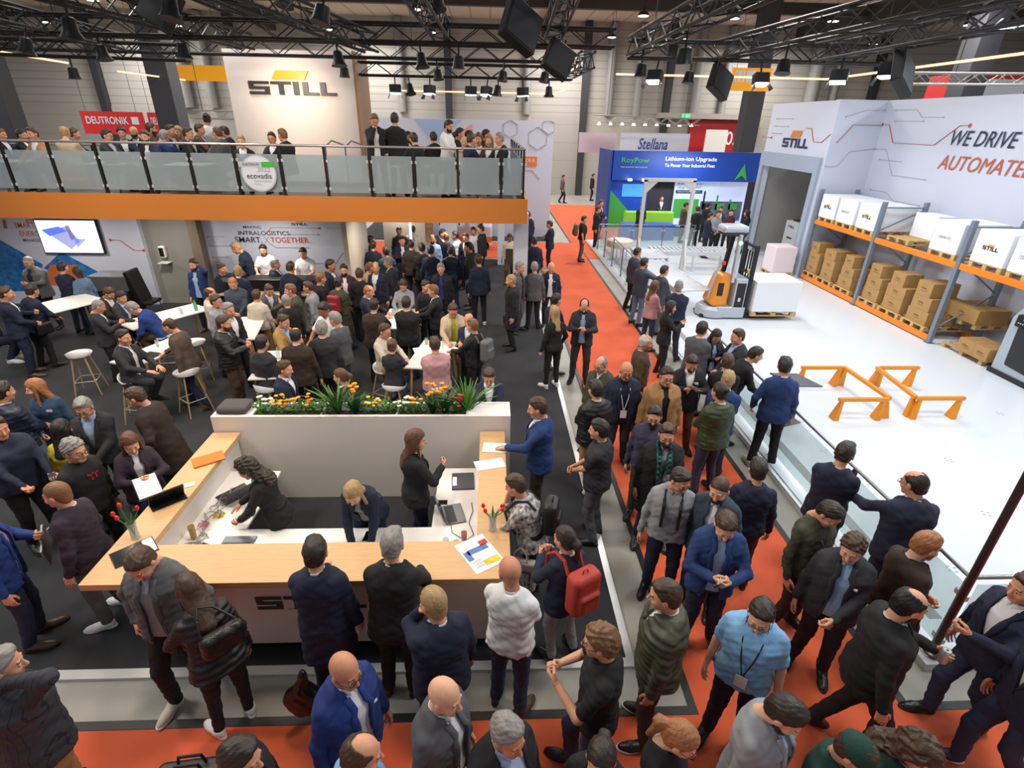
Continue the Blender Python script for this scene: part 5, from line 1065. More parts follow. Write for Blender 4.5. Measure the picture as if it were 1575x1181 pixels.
# round sustainability badge
t = thing('round_badge', 'round pale PLATINUM 2022 sustainability badge on the balcony glass', 'sign', (-5.02, 12.66, 3.77)); ring = lambda r, n=40: [(r*math.cos(2*PI*k/n), r*math.sin(2*PI*k/n)) for k in range(n)]
MB().prism(ring(.375), (0, 0, 0), ex, ez, (0, -1, 0), .012).obj('disc_rim', mat('badge_rim', 'b9bfc6', .4), t); MB().prism(ring(.345), (0, -.012, 0), ex, ez, (0, -1, 0), .004).obj('disc_face', mat('badge_face', 'd5dbe6', .4), t)
MB().prism(R_(-.40, .13, .08, .24), (0, -.018, 0), ex, ez, (0, -1, 0), .004).obj('title_band', mat('badge_rim', 'b9bfc6', .4), t); MB().prism(R_(.09, .13, .35, .24), (0, -.018, 0), ex, ez, (0, -1, 0), .004).obj('green_band', mat('badge_green', '3fae3a', .5), t)
for s, a, m in (('PLATINUM', (-.31, .16, .34, .05), m_navy), ('2022', (-.02, .04, .28, .09), m_lineg), ('ecovadis', (-.26, -.10, .53, .11), m_navy), ('Sustainability', (-.12, -.18, .36, .055), m_lineg), ('Rating', (-.12, -.24, .14, .045), m_lineg)): lettering('badge_text', s, (a[0], -.024, a[1]), ex, ez, a[2], a[3], m, t)
# logo tower
t = thing('logo_tower', 'tall cream tower panel with the orange flag and dark block letters', 'sign', (0, 16.0, 3.30)); m_tow = mat('tower_cream', 'd6cac2', .6)
MB().box(-6.73, -3.50, 0, .05, 0, 3.10).obj('face_panel', m_tow, t); MB().box(-3.50, -3.44, -.01, 1.6, 0, 3.12).obj('edge_panel', mat('tower_edge_wood', '9a7250', .5), t); MB().box(-6.73, -3.5, .05, 1.55, 0, 3.08).obj('tower_body', m_tow, t)
still_logo((-6.20, -.01, 2.10), ex, ez, (0, -1, 0), 2.22, .30, t, .03, m_still, m_stillor, .85)
# balcony furniture
for x, y, lab in ((-6.9, 13.6, 'white balcony table behind the badge glass'), (-8.6, 13.5, 'white balcony table behind the glass at the left'), (-1.9, 14.1, 'white balcony table by the waiter'), (-.3, 13.9, 'white balcony table at the right end'), (-11.2, 13.6, 'white balcony table at the far left')):
    q_ = thing('balcony_table', lab, 'table', (x, y, BD)); MB().box(-.45, .45, -.35, .35, .71, .74).obj('tabletop', m_tabt, q_, bev=.005); MB().tube([(0, 0, 0), (0, 0, .71)], .03, 8).obj('leg', m_steel, q_, True); MB().lathe([(.25, 0), (.25, .015)], n=18).obj('base', m_steel, q_)
t = thing('lounge_chair', 'orange lounge chair behind the balcony glass on the left', 'chair', (-9.3, 13.05, BD), .5); MB().box(-.25, .25, -.25, .25, .38, .44).obj('seat', MATS['chair_orange'], t, bev=.03); MB().box(-.25, .25, .2, .26, .2, .8).obj('backrest', MATS['chair_orange'], t, bev=.03)
# ------------------------------------------------------------------ graphic wall and booths behind
struct(box('wall_graphic_back', -4.7, 2.78, 25.5, 25.8, .031, 4.92, m_pl))
wg = thing('wall_graphic', 'hexagons and salmon triangle printed on the pale wall beyond the balcony', 'wall graphic'); fq = lambda x, z, off: (x, 25.5-off, z)
for cx, cz, r in ((2.1, 4.25, .45), (2.95-.4, 4.7, .3), (.9, 4.6, .35)):
    P = [(cx+r*math.cos(k*PI/3+.52), cz+r*math.sin(k*PI/3+.52)) for k in range(7)]; polyline('hexagon', [p for p in P if 1], .035, fq, m_lineg, wg, dots=False)
MB().prism([(-2.6, 3.6), (-.75, 4.75), (-.75, 3.2), (-1.9, 2.9)], (0, 25.49, 0), ex, ez, (0, -1, 0), .01).obj('salmon_triangle', mat('salmon', 'd99a86', .5), wg); MB().prism([(-3.2, 4.9), (-1.2, 4.9), (-2.4, 3.9)], (0, 25.49, 0), ex, ez, (0, -1, 0), .01).obj('blue_shape', mat('pale_blue', '9db4d8', .5), wg)
MB().prism(R_(1.5, 3.1, 2.1, 3.5), (0, 25.49, 0), ex, ez, (0, -1, 0), .012).obj('speech_tag', mat('tag_orange', 'e07a34', .5), wg); lettering('tag_text', 'DB &', (1.6, 25.47, 3.28), ex, ez, .4, .13, m_white, wg); lettering('small_text', 'Teamviewer'[:4]+'s', (1.6, 25.48, 2.7), ex, ez, .4, .08, m_navy, wg) if 0 else None
polyline('grey_line', [(1.4, 2.95), (1.9, 2.95), (2.2, 2.6)], .03, fq, m_lineg, wg); polyline('grey_line', [(-4.5, 4.5), (-4.1, 4.0), (-4.4, 3.7)], .03, fq, m_lineg, wg)
# RoyPow booth
m_rb = mat('booth_blue', '0c3a94', .45); m_rg = mat('booth_green', '3f9e44', .45); m_dp = mat('booth_dark', '34303a', .6)
t = thing('exhibition_booth', 'blue and green battery booth with a lit header beyond the platform', 'booth', (0, 28, 0)); Y = 28
MB().box(6.0, 13.4, 0, .25, 2.35, 3.70).obj('header', m_rb, t); MB().box(5.9, 6.05, 0, 3, 0, 3.70).obj('side_wall', m_rb, t); MB().box(6.05, 8.0, .3, .45, 0, 2.4).obj('blue_wall', mat('booth_blue_bright', '1448b8', .45), t); MB().box(8.0, 14, .8, .95, 0, 3.3).obj('rear_wall', m_dp, t); MB().box(9.45, 13.2, .5, .62, .0, 2.42).obj('image_wall', mat('image_sky', 'b8c4e4', .4, emit=.5), t)
MB().prism([(5.95, 2.0), (5.95, 0), (8.0, 0), (7.4, .6)], (0, .28, 0), ex, ez, (0, -1, 0), .02).obj('green_triangle', m_rg, t); MB().box(6.7, 7.9, .26, .30, 1.55, 2.15).obj('screen', mat('screen_blue', '3c86e0', .4, emit=.8), t)
for s, a, m in (('RoyPow', (6.45, 3.10, 1.35, .30), m_rg), ('Real powerful. Real inspired', (6.45, 2.92, 1.3, .08), m_lineg), ('Lithium-ion Upgrade', (8.62, 3.23, 2.55, .24), m_white), ('To Power Your Industrial Fleet', (8.62, 3.0, 2.5, .15), m_white)): lettering('header_text', s, (a[0], -.02, a[1]), ex, ez, a[2], a[3], m, t, bold=.012)
MB().prism([(12.2, 2.4), (12.6, 3.2), (12.85, 2.4), (12.55, 2.65)], (0, -.02, 0), ex, ez, (0, -1, 0), .01).obj('arrow_mark', m_rg, t)
for s, a, m in (('Available Lithium-ion', (9.55, 2.15, 1.3, .10), m_navy), ('upgrade for', (9.55, 1.93, 1.3, .17), m_rg), ('Material Handling Industry', (9.6, 1.76, 1.2, .09), m_white)):
    if 'Mat' in s: MB().box(9.52, 10.9, .485, .5, 1.72, 1.88).obj('text_pill', m_navy, t)
    lettering('wall_text', s, (a[0], .47, a[1]), ex, ez, a[2], a[3], m, t)
MB().box(9.5, 10.8, .48, .5, .5, 1.45).obj('green_panel', m_rg, t); MB().box(10.9, 13.1, .485, .5, .4, 1.35).obj('ground_picture', mat('pic_ground', '5a6478', .5, noise=.5, nscale=3), t)
for k, x in enumerate((11.2, 11.9, 12.6)):
    MB().box(x-.2, x+.25, .46, .48, .95, 1.25).box(x-.2, x-.12, .46, .48, .95, 1.85-.2*k).obj('truck_picture', m_rg if k else m_blk, t)
for x in (6.9, 7.6): MB().box(x-.08, x+.08, -.35, -.2, 2.35, 2.45).obj('header_lamp', mat('lamp_glow', 'fff4e6'), t)
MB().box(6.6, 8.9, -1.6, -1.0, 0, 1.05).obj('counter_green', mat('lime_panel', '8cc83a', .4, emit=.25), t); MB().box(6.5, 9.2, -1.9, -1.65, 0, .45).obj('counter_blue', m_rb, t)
t = thing('display_counter', 'low blue plinth of the battery booth behind the conveyor', 'counter', (7.2, 24.9, 0)); MB().box(-1.2, 1.2, -.4, .4, 0, .8).obj('plinth', mat('plinth_blue', '2a58b0', .4), t)
t = thing('exhibition_banner', 'pale hanging Stellana banner behind the blue header', 'banner', (0, 31, 3.4)); MB().box(7.0, 10.7, 0, .06, 0, 1.05).obj('cloth', mat('banner_pale', 'cfd0da', .6), t); lettering('banner_text', 'Stellana', (7.95, -.02, .25), ex, ez, 1.6, .55, mat('stellana_blue', '2c4a8e', .5), t, shear=.2, bold=.015)
MB().box(4.9, 6.95, 1.0, 1.06, 0, 1.0).obj('side_banner', mat('banner_pink', 'cfc0c8', .6), t); lettering('side_text', 'Bauer Nexion', (5.1, .95, .65), ex, ez, .5, .1, m_navy, t) if 0 else None
struct(box('door_2', 14.3, 18.9, 41.7, 42.05, 0, 5.2, mat('gate_red', 'a81c24', .5))); lettering('gate_number', '0.1', (17.0, 41.68, 3.6), ex, ez, 1.1, .9, m_white, bpy.data.objects['door_2'], bold=.01)
struct(box('trim_gate', 11.8, 19.2, 41.2, 41.9, 5.25, 5.6, mat('gate_header', '9a938c', .6)))
for x in (13.7, 17.9):
    t = thing('exit_sign', 'small green exit sign %s on the header over the red gate' % ('at left' if x < 15 else 'at right'), 'sign', (x, 41.14, 5.3)); MB().box(-.3, .3, 0, .05, 0, .25).obj('sign_face', mat('exit_green', '48b884', .5, emit=1.), t); MB().prism([(-.05, .04), (.05, .04), (.1, .12), (.02, .2), (-.08, .14)], (0, -.005, 0), ex, ez, (0, -1, 0), .004).obj('pictogram', m_white, t)
t = thing('doorway_panel', 'pale door panel standing before the red gate', 'panel', (15.6, 40, 3.1)); MB().box(-.7, .8, 0, .1, -3.1, 1.5).obj('panel', m_tabt, t)
for x, y, w, lab in ((-18.5, 30, 1.5, 'red DEUTRONIK banner beyond the balcony, the wider one'), (-16.15, 30.2, .75, 'smaller red DEUTRONIK banner at the right of the wider one')):
    t = thing('hanging_banner', lab, 'banner', (x, y, 3.95)); MB().box(-w, w, -.02, .02, 0, 1.0).obj('cloth', mat('banner_redm', 'd8262a', .5), t); lettering('banner_text', 'DEUTRONIK', (-w*.85, -.03, .45), ex, ez, w*1.35, .33, m_white, t, bold=.02)
    MB().box(w*.6, w*.82, -.035, -.02, .45, .78).obj('mark', m_white, t)
    for sx in (-.8, .8): MB().tube([(sx*w, 0, 1), (sx*w, 0, 7.0)], .01, 4).obj('hanger', m_blk, t)
# yellow hall signs
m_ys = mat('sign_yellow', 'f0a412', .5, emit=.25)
t = thing('hall_sign', 'hanging yellow sign with restroom figures and an arrow', 'sign', (13.0, 30, 6.45)); MB().box(-1.0, 1.0, 0, .1, 0, 1.0).obj('board', m_ys, t); MB().box(-.85, -.35, -.02, 0, .38, .88).obj('pictogram_panel', m_white, t); MB().box(-.28, .16, -.02, 0, .38, .88).obj('pictogram_panel', m_white, t)
for x in (-.74, -.48): MB().prism([(x-.04, .42), (x+.04, .42), (x+.06, .70), (x-.06, .70)], (0, -.025, 0), ex, ez, (0, -1, 0), .003).prism([(x+.04*math.cos(k*PI/4), .78+.04*math.sin(k*PI/4)) for k in range(8)], (0, -.025, 0), ex, ez, (0, -1, 0), .003).obj('figure', m_ys, t)
MB().bar((.35, -.02, .62), (.75, -.02, .62), .06, .01, (0, 1, 0)).bar((.6, -.02, .85), (.8, -.02, .62), .06, .01, (0, 1, 0)).bar((.6, -.02, .40), (.8, -.02, .62), .06, .01, (0, 1, 0)).obj('arrow', m_white, t)
for x in (-.8, .8): MB().tube([(x, .05, 1.0), (x, .05, 4.5)], .01, 4).obj('hanger', m_blk, t)
t = thing('hall_sign', 'hanging yellow hall board left of the logo tower', 'sign', (-13.7, 30, 6.35)); MB().box(-1.2, 1.3, 0, .1, 0, .65).obj('board', m_ys, t)
for x in (-.9, .9): MB().tube([(x, .05, .65), (x, .05, 4.6)], .01, 4).obj('hanger', m_blk, t)
# red and white booth at the right edge
t = thing('booth_header', 'red and white booth header above the long wall at right', 'booth', (25.2, 26.5, 6.0)); MB().box(-4.2, 9, 0, 2, 0, 1.15).obj('red_box', mat('banner_redm', 'd8262a'), t); MB().box(-3.8, -1.2, -.05, 0, 0, .95).obj('white_panel', m_white, t); MB().box(-.2, 2.0, -.05, 0, 0, .95).obj('white_panel', m_white, t)
# ------------------------------------------------------------------ trusses
TRS = []
def truss(label, a, b, s=.29, m=None, group=None):
    a = Vector(a); b = Vector(b); L = (b-a).length; n = max(3, int(L/.42)); d = (b-a)/L; x = d.cross(Vector((0, 0, 1))).normalized(); z = x.cross(d)
    TRS.append((a.copy(), b.copy())); t = thing('lighting_truss', label, 'truss', a, 0, group); mb = MB()
    for sx in (-1, 1):
        for sz in (-1, 1): o = x*sx*s/2+z*sz*s/2; MB().tube([o, o+d*L], .027, 7).obj('chord', m or m_blk, t, True)
    for i in range(n):
        p = d*(L*i/n); q2 = d*(L*(i+1)/n)
        for (c1, c2) in (((-1, -1), (-1, 1)), ((1, -1), (1, 1)), ((-1, -1), (1, -1)), ((-1, 1), (1, 1))):
            f = lambda c: x*c[0]*s/2+z*c[1]*s/2
            if i % 2: c1, c2 = c2, c1
            mb.bar(p+f(c1), q2+f(c2), .019)
    mb.obj('lattice', m or m_blk, t); return t
for a in (('black truss crossing above the logo tower', (-12.5, 12.1, 6.35), (2.4, 12.1, 6.35)), ('black truss crossing just behind the tower top', (-12.5, 14.6, 6.3), (1.95, 14.6, 6.3)), ('lowest black truss running right from the tower', (-3.4, 16.3, 6.05), (2.2, 16.3, 6.05)), ('black truss at the left, crossing before the far columns', (-13.0, 13.2, 6.1), (-6.6, 13.9, 6.1)),
          ('black truss crossing nearest above the counter', (-9, 8.4, 6.55), (2.4, 8.4, 6.55)), ('black truss receding above the left tables', (-8.2, 6.0, 6.5), (-8.2, 14.5, 6.3)), ('black truss receding left of the tower', (-6.2, 5.6, 6.4), (-5.5, 14.5, 6.4)), ('black truss receding right of the tower', (-4.4, 5.4, 6.6), (-2.3, 12.3, 6.2)), ('black truss at the far left edge receding', (-11.2, 7.5, 6.5), (-10.2, 14.5, 6.3)),
          ('black truss receding at the right end of the tower group', (2.1, 13.2, 6.1), (2.1, 16.3, 6.1)), ('black truss crossing over the platform front', (2.75, 12.2, 6.2), (8.2, 12.2, 6.2)), ('black truss receding over the left platform edge', (2.85, 6.2, 6.25), (2.85, 12.2, 6.25)), ('black truss receding over the middle of the platform', (5.5, 5.6, 6.3), (4.5, 12.2, 6.2)),
          ('black truss receding over the rack side of the platform', (6.5, 6.5, 6.2), (6.5, 12.2, 6.2)), ('second black truss over the rack side, the higher one', (8.9, 6.5, 6.75), (7.2, 12.4, 6.3)), ('black truss receding above the tower face', (-5.2, 7.0, 6.9), (-4.6, 12.0, 6.7)), ('black truss receding high above the planter', (-1.2, 5.8, 6.7), (-.9, 12.1, 6.4)), ('black truss receding high at the top centre', (1.0, 5.6, 6.8), (1.2, 12.1, 6.4)), ('black truss crossing very near the top left', (-10.5, 7.2, 6.9), (-2, 7.2, 6.9)), ('third black truss over the rack side at the top right', (8.8, 7.5, 6.4), (11.8, 12.6, 6.4)), ('black truss crossing high at the top right', (3.2, 8.0, 7.0), (12, 8.4, 7.0)), ('black truss crossing high at the top middle', (-9, 10.2, 7.0), (2.6, 10.2, 7.0))): truss(*a)
m_tw = mat('truss_silver', 'b8b4ae', .35, .6)
truss('silver truss with small lamps above the Stellana banner', (5.3, 30.2, 5.1), (10.8, 30.2, 5.0), m=m_tw); truss('pale truss above the red and white booth header', (12.5, 18.0, 6.25), (22, 18.0, 6.4), m=m_tw); truss('pale small truss left of the logo tower', (-11.8, 24.5, 4.9), (-9.2, 24.5, 4.9), m=m_tw)
for i in range(9):
    tag(MB().lathe([(.03, .10), (.05, .08), (.09, 0), (.08, 0)], (5.6+i*.6, 30.2, 4.80), 10).lathe([(.07, .01), (.07, .02)], (5.6+i*.6, 30.2, 4.80), 10).obj('spotlight', mat('lamp_glow_w', 'fff0dc', emit=14)), 'tiny bright spotlight on the silver truss over the banner, %s from the left' % ORD[i], 'lamp', 'bright lamps on the silver truss')
# light lines
m_line = mat('light_line', 'ffc694', emit=1.6)
for P, lab in (([(3.77, 18.2, 6.2), (10.2, 18.2, 6.2), (9.9, 9.0, 6.2)], 'thin glowing angled light line above the platform'), ([(-11.9, 14.6, 6.2), (-12.5, 18.9, 6.2)], 'thin glowing light line at the far upper left'), ([(-13, 22.1, 6.2), (-12.9, 26.5, 6.2)], 'thin glowing light line before the left column'), ([(-6.1, 24.5, 5.9), (2.6, 24.5, 5.9), (2.6, 19.8, 5.9)], 'thin glowing angled light line right of the tower')):
    tag(MB().tube(P, .028, 6).obj('light_line', m_line), lab, 'light')
# fixtures
FX = {}
def fixture(kind, loc, rz, tilt, label):
    k = kind
    if k not in FX:
        t = thing('stage_light' if kind != 'panel' else 'hanging_speaker', label, 'stage light' if kind != 'panel' else 'speaker', loc)
        if kind == 'par':
            MB().lathe([(.05, .22), (.09, .20), (.11, .05), (.13, 0), (.12, 0)], n=16).obj('housing', m_blk, t, True); MB().lathe([(.11, .01), (.11, .02)], n=16).obj('lens', mat('lens_cool', 'dfe8ff', emit=10), t)
        if kind == 'warm':
            MB().lathe([(.05, .26), (.08, .24), (.10, .08), (.15, 0), (.14, 0)], n=16).obj('housing', m_blk, t, True); MB().lathe([(.12, .01), (.12, .02)], n=16).obj('lens', mat('lens_warm', 'ffd8a0', emit=3), t)
        if kind == 'flood':
            MB().box(-.15, .15, -.09, .09, .02, .22).obj('housing', m_dark, t, bev=.02); MB().box(-.13, .13, -.08, .08, -.005, .02).obj('lens', mat('lens_cool', 'dfe8ff'), t)
            for s in (-1, 1): MB().prism([(0, 0), (.12, -.06), (.12, .08), (0, .09)], (s*.15, -.08, 0), (s*.3, 0, -1), (0, 1, 0), (s, 0, 0), .006).obj('barn_door', m_dark, t)
        if kind == 'panel':
            MB().box(-.27, .27, -.08, .08, .0, .54).obj('cabinet', m_blk, t, bev=.015); MB().box(-.24, .24, -.088, -.08, .03, .51).obj('grille', mat('grille_dark', '25272b', .7), t)
        MB().tube([(0, 0, .2), (0, 0, .44 if kind != 'panel' else .64)], .018, 6).obj('clamp', m_blk, t, True); FX[k] = t
    else:
        s = FX[k]; t = s.copy(); COL.objects.link(t); tag(t, label)
        for ch in list(s.children): c = ch.copy(); COL.objects.link(c); c.parent = t
    L_ = Vector(loc); best = None
    for a, b in TRS:
        d = b-a; f = max(0., min(1., ((L_.x-a.x)*d.x+(L_.y-a.y)*d.y)/(d.x*d.x+d.y*d.y))); q3 = a+d*f; e = math.hypot(q3.x-L_.x, q3.y-L_.y)
        if best is None or e < best[0]: best = (e, q3)
    q3 = best[1]; t.location = (q3.x, q3.y, q3.z-.56 if kind != 'panel' else q3.z-.74); t.rotation_euler = (tilt if kind != 'panel' else tilt*.6, .5 if kind == 'panel' else 0, rz); return t
rg = random.Random(11); fx = []
for x, y, z in ((-11.9, 13.0, 5.75), (-11.2, 13.1, 5.75)): fx.append(('par', x, y, z, 'pair of lit lamps under the far left truss', 'lamp pair under the far left truss'))
for i, (x, y) in enumerate(((-2.5, 16.3), (-1.6, 16.3), (-.5, 16.3), (-.1, 16.5), (.9, 16.3))): fx.append(('flood', x, y, 5.55, 'lit flood lamp under the lowest truss', 'flood lamps under the lowest truss'))
for i, (x, y) in enumerate(((-2.1, 16.2), (.2, 16.2), (1.6, 16.2))): fx.append(('warm', x, y, 5.45, 'small warm lamp under the lowest truss', 'warm lamps under the lowest truss'))
for x, y in ((3.3, 12.2), (5.5, 12.2)): fx.append(('flood', x, y, 5.75, 'lit box lamp under the truss over the platform front', 'box lamps over the platform front'))
for x, y in ((6.5, 11.2), (6.9, 9.8), (7.4, 8.6)): fx.append(('flood', x, y, 5.75, 'lit lamp with flaps under the receding platform truss', 'flap lamps over the platform'))
for x, y, z in ((-9.5, 8.4, 6.1), (-8.2, 9.5, 6.0), (-7.2, 8.4, 6.1), (-5.9, 9.2, 5.95), (-5.8, 11.9, 6.0), (-4.1, 8.4, 6.1), (-3.2, 10.2, 6.45), (-2.9, 12.0, 5.9), (-1.3, 12.1, 5.95), (-9.9, 12.6, 5.9), (-8.2, 11.4, 5.9), (-6.1, 7.8, 6.0), (-7.3, 12.1, 5.95)): fx.append(('warm', x, y, z, 'black can lamp with a warm lens hanging over the lounge', 'warm can lamps over the lounge'))
for x, y, z in ((-3.4, 14.6, 5.85), (-1.2, 14.6, 5.85), (.3, 14.6, 5.85), (-.6, 12.1, 5.85), (1.3, 14.6, 5.85), (-2.2, 8.4, 6.05), (-.8, 10.2, 6.5), (-10.4, 10.2, 6.4), (-6.6, 10.2, 6.5), (2.8, 11.5, 5.8), (4.0, 12.2, 5.7), (4.8, 10, 5.8), (.5, 10.2, 6.55), (2.85, 9, 5.85), (-11.2, 9.2, 6.0), (-9.0, 14.0, 5.7)): fx.append(('par', x, y, z, 'black moving-head lamp clamped under a truss', 'clamped black lamps under the trusses'))
fo = []
for kd, x, y, z, lab, grp in fx: fo.append((fixture(kd, (x, y, z), rg.uniform(-1, 1), rg.uniform(-.35, .15), lab), lab, grp))
for grp in sorted({g for _, _, g in fo}):
    L_ = sorted([f for f in fo if f[2] == grp], key=lambda f: f[0].location.x/max(f[0].location.y, 1))
    for k, (o, lab, g) in enumerate(L_): tag(o, '%s, %s from the left' % (lab, ORD[k]), group=grp)
for x, y, z, rz, ti, lab in ((.35, 9.0, 6.05, .5, -.5, 'big tilted black speaker panel at the top centre'), (-4.2, 9.4, 6.1, -.4, -.55, 'big black speaker panel hanging above the logo tower'), (4.62, 12.2, 5.6, .4, -.5, 'tilted black speaker under the truss near the yellow sign'), (5.75, 9.4, 5.85, .5, -.6, 'large grey black speaker panel over the platform'), (-7.6, 8.6, 6.1, .4, -.5, 'black speaker panel at the upper left'), (1.3, 11.4, 5.7, .3, -.4, 'black speaker hanging from the right end of the tower truss')): fixture('panel', (x, y, z), rz, ti, lab)
# hoist cables
for ci, (x, y) in enumerate(((-8, 12.1), (-3.5, 12.1), (-2, 16.3), (1.5, 12.1), (1.9, 16.3), (3.2, 12.2), (7.8, 12.2))):
    tag(MB().tube([(x, y, 6.5), (x, y, 9.8)], .012, 5).obj('hoist_cable', m_blk), 'thin black hoist cable above a truss, %s from the left' % ORD[ci], 'cable', 'hoist cables above the trusses')
for x, y, z, k in ((6, 30.2, 5.2, 0), (10, 30.2, 5.15, 1), (14, 18.0, 6.4, 2), (20, 18.0, 6.5, 3), (-11.5, 24.5, 5.0, 4), (-9.5, 24.5, 5.0, 5)):
    tag(MB().tube([(x, y, z), (x, y, 11.0 if y > 17 else 10)], .012, 5).obj('hoist_cable', m_blk), 'thin hoist cable over a pale truss, %s' % ('left one above the banner', 'right one above the banner', 'near the gate wall corner', 'at the right edge', 'left one beside the yellow board', 'right one beside the yellow board')[k], 'cable')
t = thing('display_truck', 'white and dark warehouse truck standing past the passage under the balcony', 'truck', (-.9, 23.0, 0)); MB().box(-1.2, 1.0, -.4, .4, .15, 1.0).obj('body', m_white, t, bev=.08); MB().box(-1.2, 1.0, -.42, -.40, .35, .55).obj('side_stripe', m_rackb, t); MB().box(.5, .62, -.3, .3, .2, 2.0).obj('mast', m_dark, t); MB().box(-1.25, -.3, -.35, .35, 1.35, 1.45).obj('overhead_guard', m_white, t, bev=.02)
for x in (-1.15, -.35): MB().tube([(x, -.3, .9), (x, -.3, 1.4)], .03, 8).obj('guard_post', m_dark, t, True)
for x in (-.9, .7):
    for y in (-.35, .35): MB().lathe([(.18, -.05), (.2, 0), (.18, .05)], (x, y, .2), 16, Matrix.Rotation(PI/2, 4, 'X')).obj('wheel', m_blk, t, True)
t = thing('bottle_shelf', 'warmly lit shelf in the kitchen doorway under the balcony', 'shelf', (-2.65, 19.3, 0)); MB().box(-.6, .6, -.15, .1, 0, .95).obj('cabinet', m_oak, t)
for z in (1.5, 1.9, 2.3): MB().box(-.6, .6, -.12, .1, z, z+.03).obj('board', m_oak, t)
lamp('AREA', (-2.6, 18.9, 2.7), (-2.6, 19.4, 1.4), 60, (1, .75, .42), .3)
# ------------------------------------------------------------------ people
person('person in charcoal pinstripe blazer at the bottom left corner, hand at the ear', -3.19, 2.44, 20, top='J', ex='I', tc='char', pc='tan', hair='sgr', arms='df', fat=1.15, shc='bk', look=40, floor=0.012)
person('person in bright blue suit cut off by the left edge, holding a laptop', -4.59, 3.96, 60, top='O', tc='royal', sc='lgrey', pc='navy', hair='sbr', arms='hd', shc='brown', floor=0.03)
person('person with shaved head and dark plum blazer with badge beside the left bar corner', -4.09, 4.22, 265, top='O', tc='plum', sc='white', pc='grey', hair='zlb', arms='dd', ex='E', shc='white', fat=1.02, skin='b', nod=8, floor=0.03)
person('person with curly grey hair and black hooded sweater with red print, by the bar', -4.43, 4.97, 105, top='W', tc='black', pc='black', hair='cgr', ex='G', arms='dd', floor=0.03)
person('person with long black hair in a lime yellow sweater behind the black hoodie', -5.03, 5.59, 0, sex='f', h=1.66, top='W', tc='yellow', pc='jeans', hair='lbk', arms='dd', floor=0.03)
person('person with grey hair, glasses and dark suit over pale blue shirt, left of the bar', -4.99, 5.95, 165, top='J', tc='char', sc='lblue', pc='char', hair='sgr', ex='G', nod=25, arms='cc', floor=0.03)
person('person with long auburn hair in dark blazer reading papers at the bar', -4.05, 5.26, 140, sex='f', h=1.7, top='O', tc='plum', sc='white', pc='jeans', hair='lrust', nod=30, arms='hh', skin='a', floor=0.03)
person('person with glasses in a loose grey brown coat turning away beside the left bar', -4.54, 6.25, 265, top='C', tc='dbrown', pc='black', hair='sbr', ex='G', arms='ed', nod=22, lean=10, fat=1.05, floor=0.03)
person('person with long ginger hair and denim blouse, hand on the belly', -6.12, 6.66, 170, sex='f', h=1.67, top='S', tc='denim', pc='denim', hair='lginger', look=60, ex='E', arms='dc', skin='a', floor=0.03)
person('person in navy quilted jacket cut by the left edge behind the ginger haired one', -6.20, 6.30, 20, top='P', tc='navy', pc='black', hair='sdk', arms='cc', h=1.81, floor=0.03)
person('heavily built person in navy sweater holding a phone at the left edge', -5.51, 5.35, 115, top='W', tc='navy', pc='black', hair='sbr', arms='nn', fat=1.25, h=1.84, floor=0.03)
person('person with brown hair, open grey blazer and hands in pockets before the counter', -2.78, 3.29, 180, top='O', tc='grey', sc='lgrey', pc='black', hair='sbr', arms='pp', nod=35, shc='cream', h=1.86, legs='w', fat=1.08, floor=0.012)
person('person with long brown hair in black quilted jacket lifting a laptop bag', -2.37, 3.16, 315, sex='f', h=1.7, top='P', tc='black', pc='black', hair='lbr', arms='nd', shc='white', nod=28, lean=10, ex='U', floor=0.012)
person('person in navy rain jacket standing at the counter with a black plastic bag', -1.43, 3.38, 0, top='C', tc='navy', pc='black', hair='sdk', arms='td', h=1.84, floor=0.012)
person('person with grey hair and dark suit leaning on the middle of the counter', -0.82, 3.47, 5, top='J', tc='black', pc='black', hair='vgr', arms='tt', h=1.84, lean=8, fat=1.06, floor=0.012)
person('shaven headed person in navy suit with a hand on the chin at the counter', -0.42, 2.85, 330, top='J', tc='navy', pc='navy', hair='zblond', arms='md', look=-15, fat=1.06, h=1.84, floor=0.012)
person('bald person in a white shirt and jeans at the right end of the counter', 0.16, 3.18, 25, top='S', tc='white', pc='jeans', hair='0', skin='c', arms='cc', look=-50, shc='brown', fat=1.02, h=1.8, floor=0.012)
person('bald person with glasses, royal blue blazer and white shirt in front of the counter', -0.95, 2.35, 125, top='O', tc='royal', sc='white', pc='black', hair='0', ex='GX', arms='dd', fat=1.08, skin='c', legs='w', floor=0.012)
person('bald person in a grey suit walking on the orange carpet below the counter', -0.28, 2.16, 118, top='O', tc='grey', sc='white', pc='char', hair='0', arms='dd', fat=1.05, skin='a', legs='w', floor=0.012)
person('person with grey hair and black suit at the bottom, below the bald white shirt', 0.11, 1.91, 140, top='J', tc='black', sc='lblue', pc='black', hair='sgr', arms='dd', skin='c', fat=1.1, floor=0.012)
person('person with thinning brown hair in a pale blue jacket at the bottom edge', -0.73, 1.83, 80, top='O', tc='sky', sc='white', pc='jeans', hair='rbr', arms='dd', nod=15, floor=0.012)
person('person with short dark hair at the bottom edge beside the suitcase', -1.41, 1.83, 95, top='J', tc='black', sc='white', pc='black', hair='sdk', arms='dd', nod=15, floor=0.012)
person('person with curly light brown hair and black short sleeved shirt touching a wrist', 0.76, 2.50, 285, top='T', tc='black', pc='jeans', hair='clb', ex='G', arms='hh', shc='black', h=1.82, legs='w', floor=0.012)
person('person with dark tied hair at the bottom edge between two others', 0.65, 1.81, 200, sex='f', h=1.68, top='J', tc='black', pc='black', hair='bdk', arms='dd', floor=0.012)
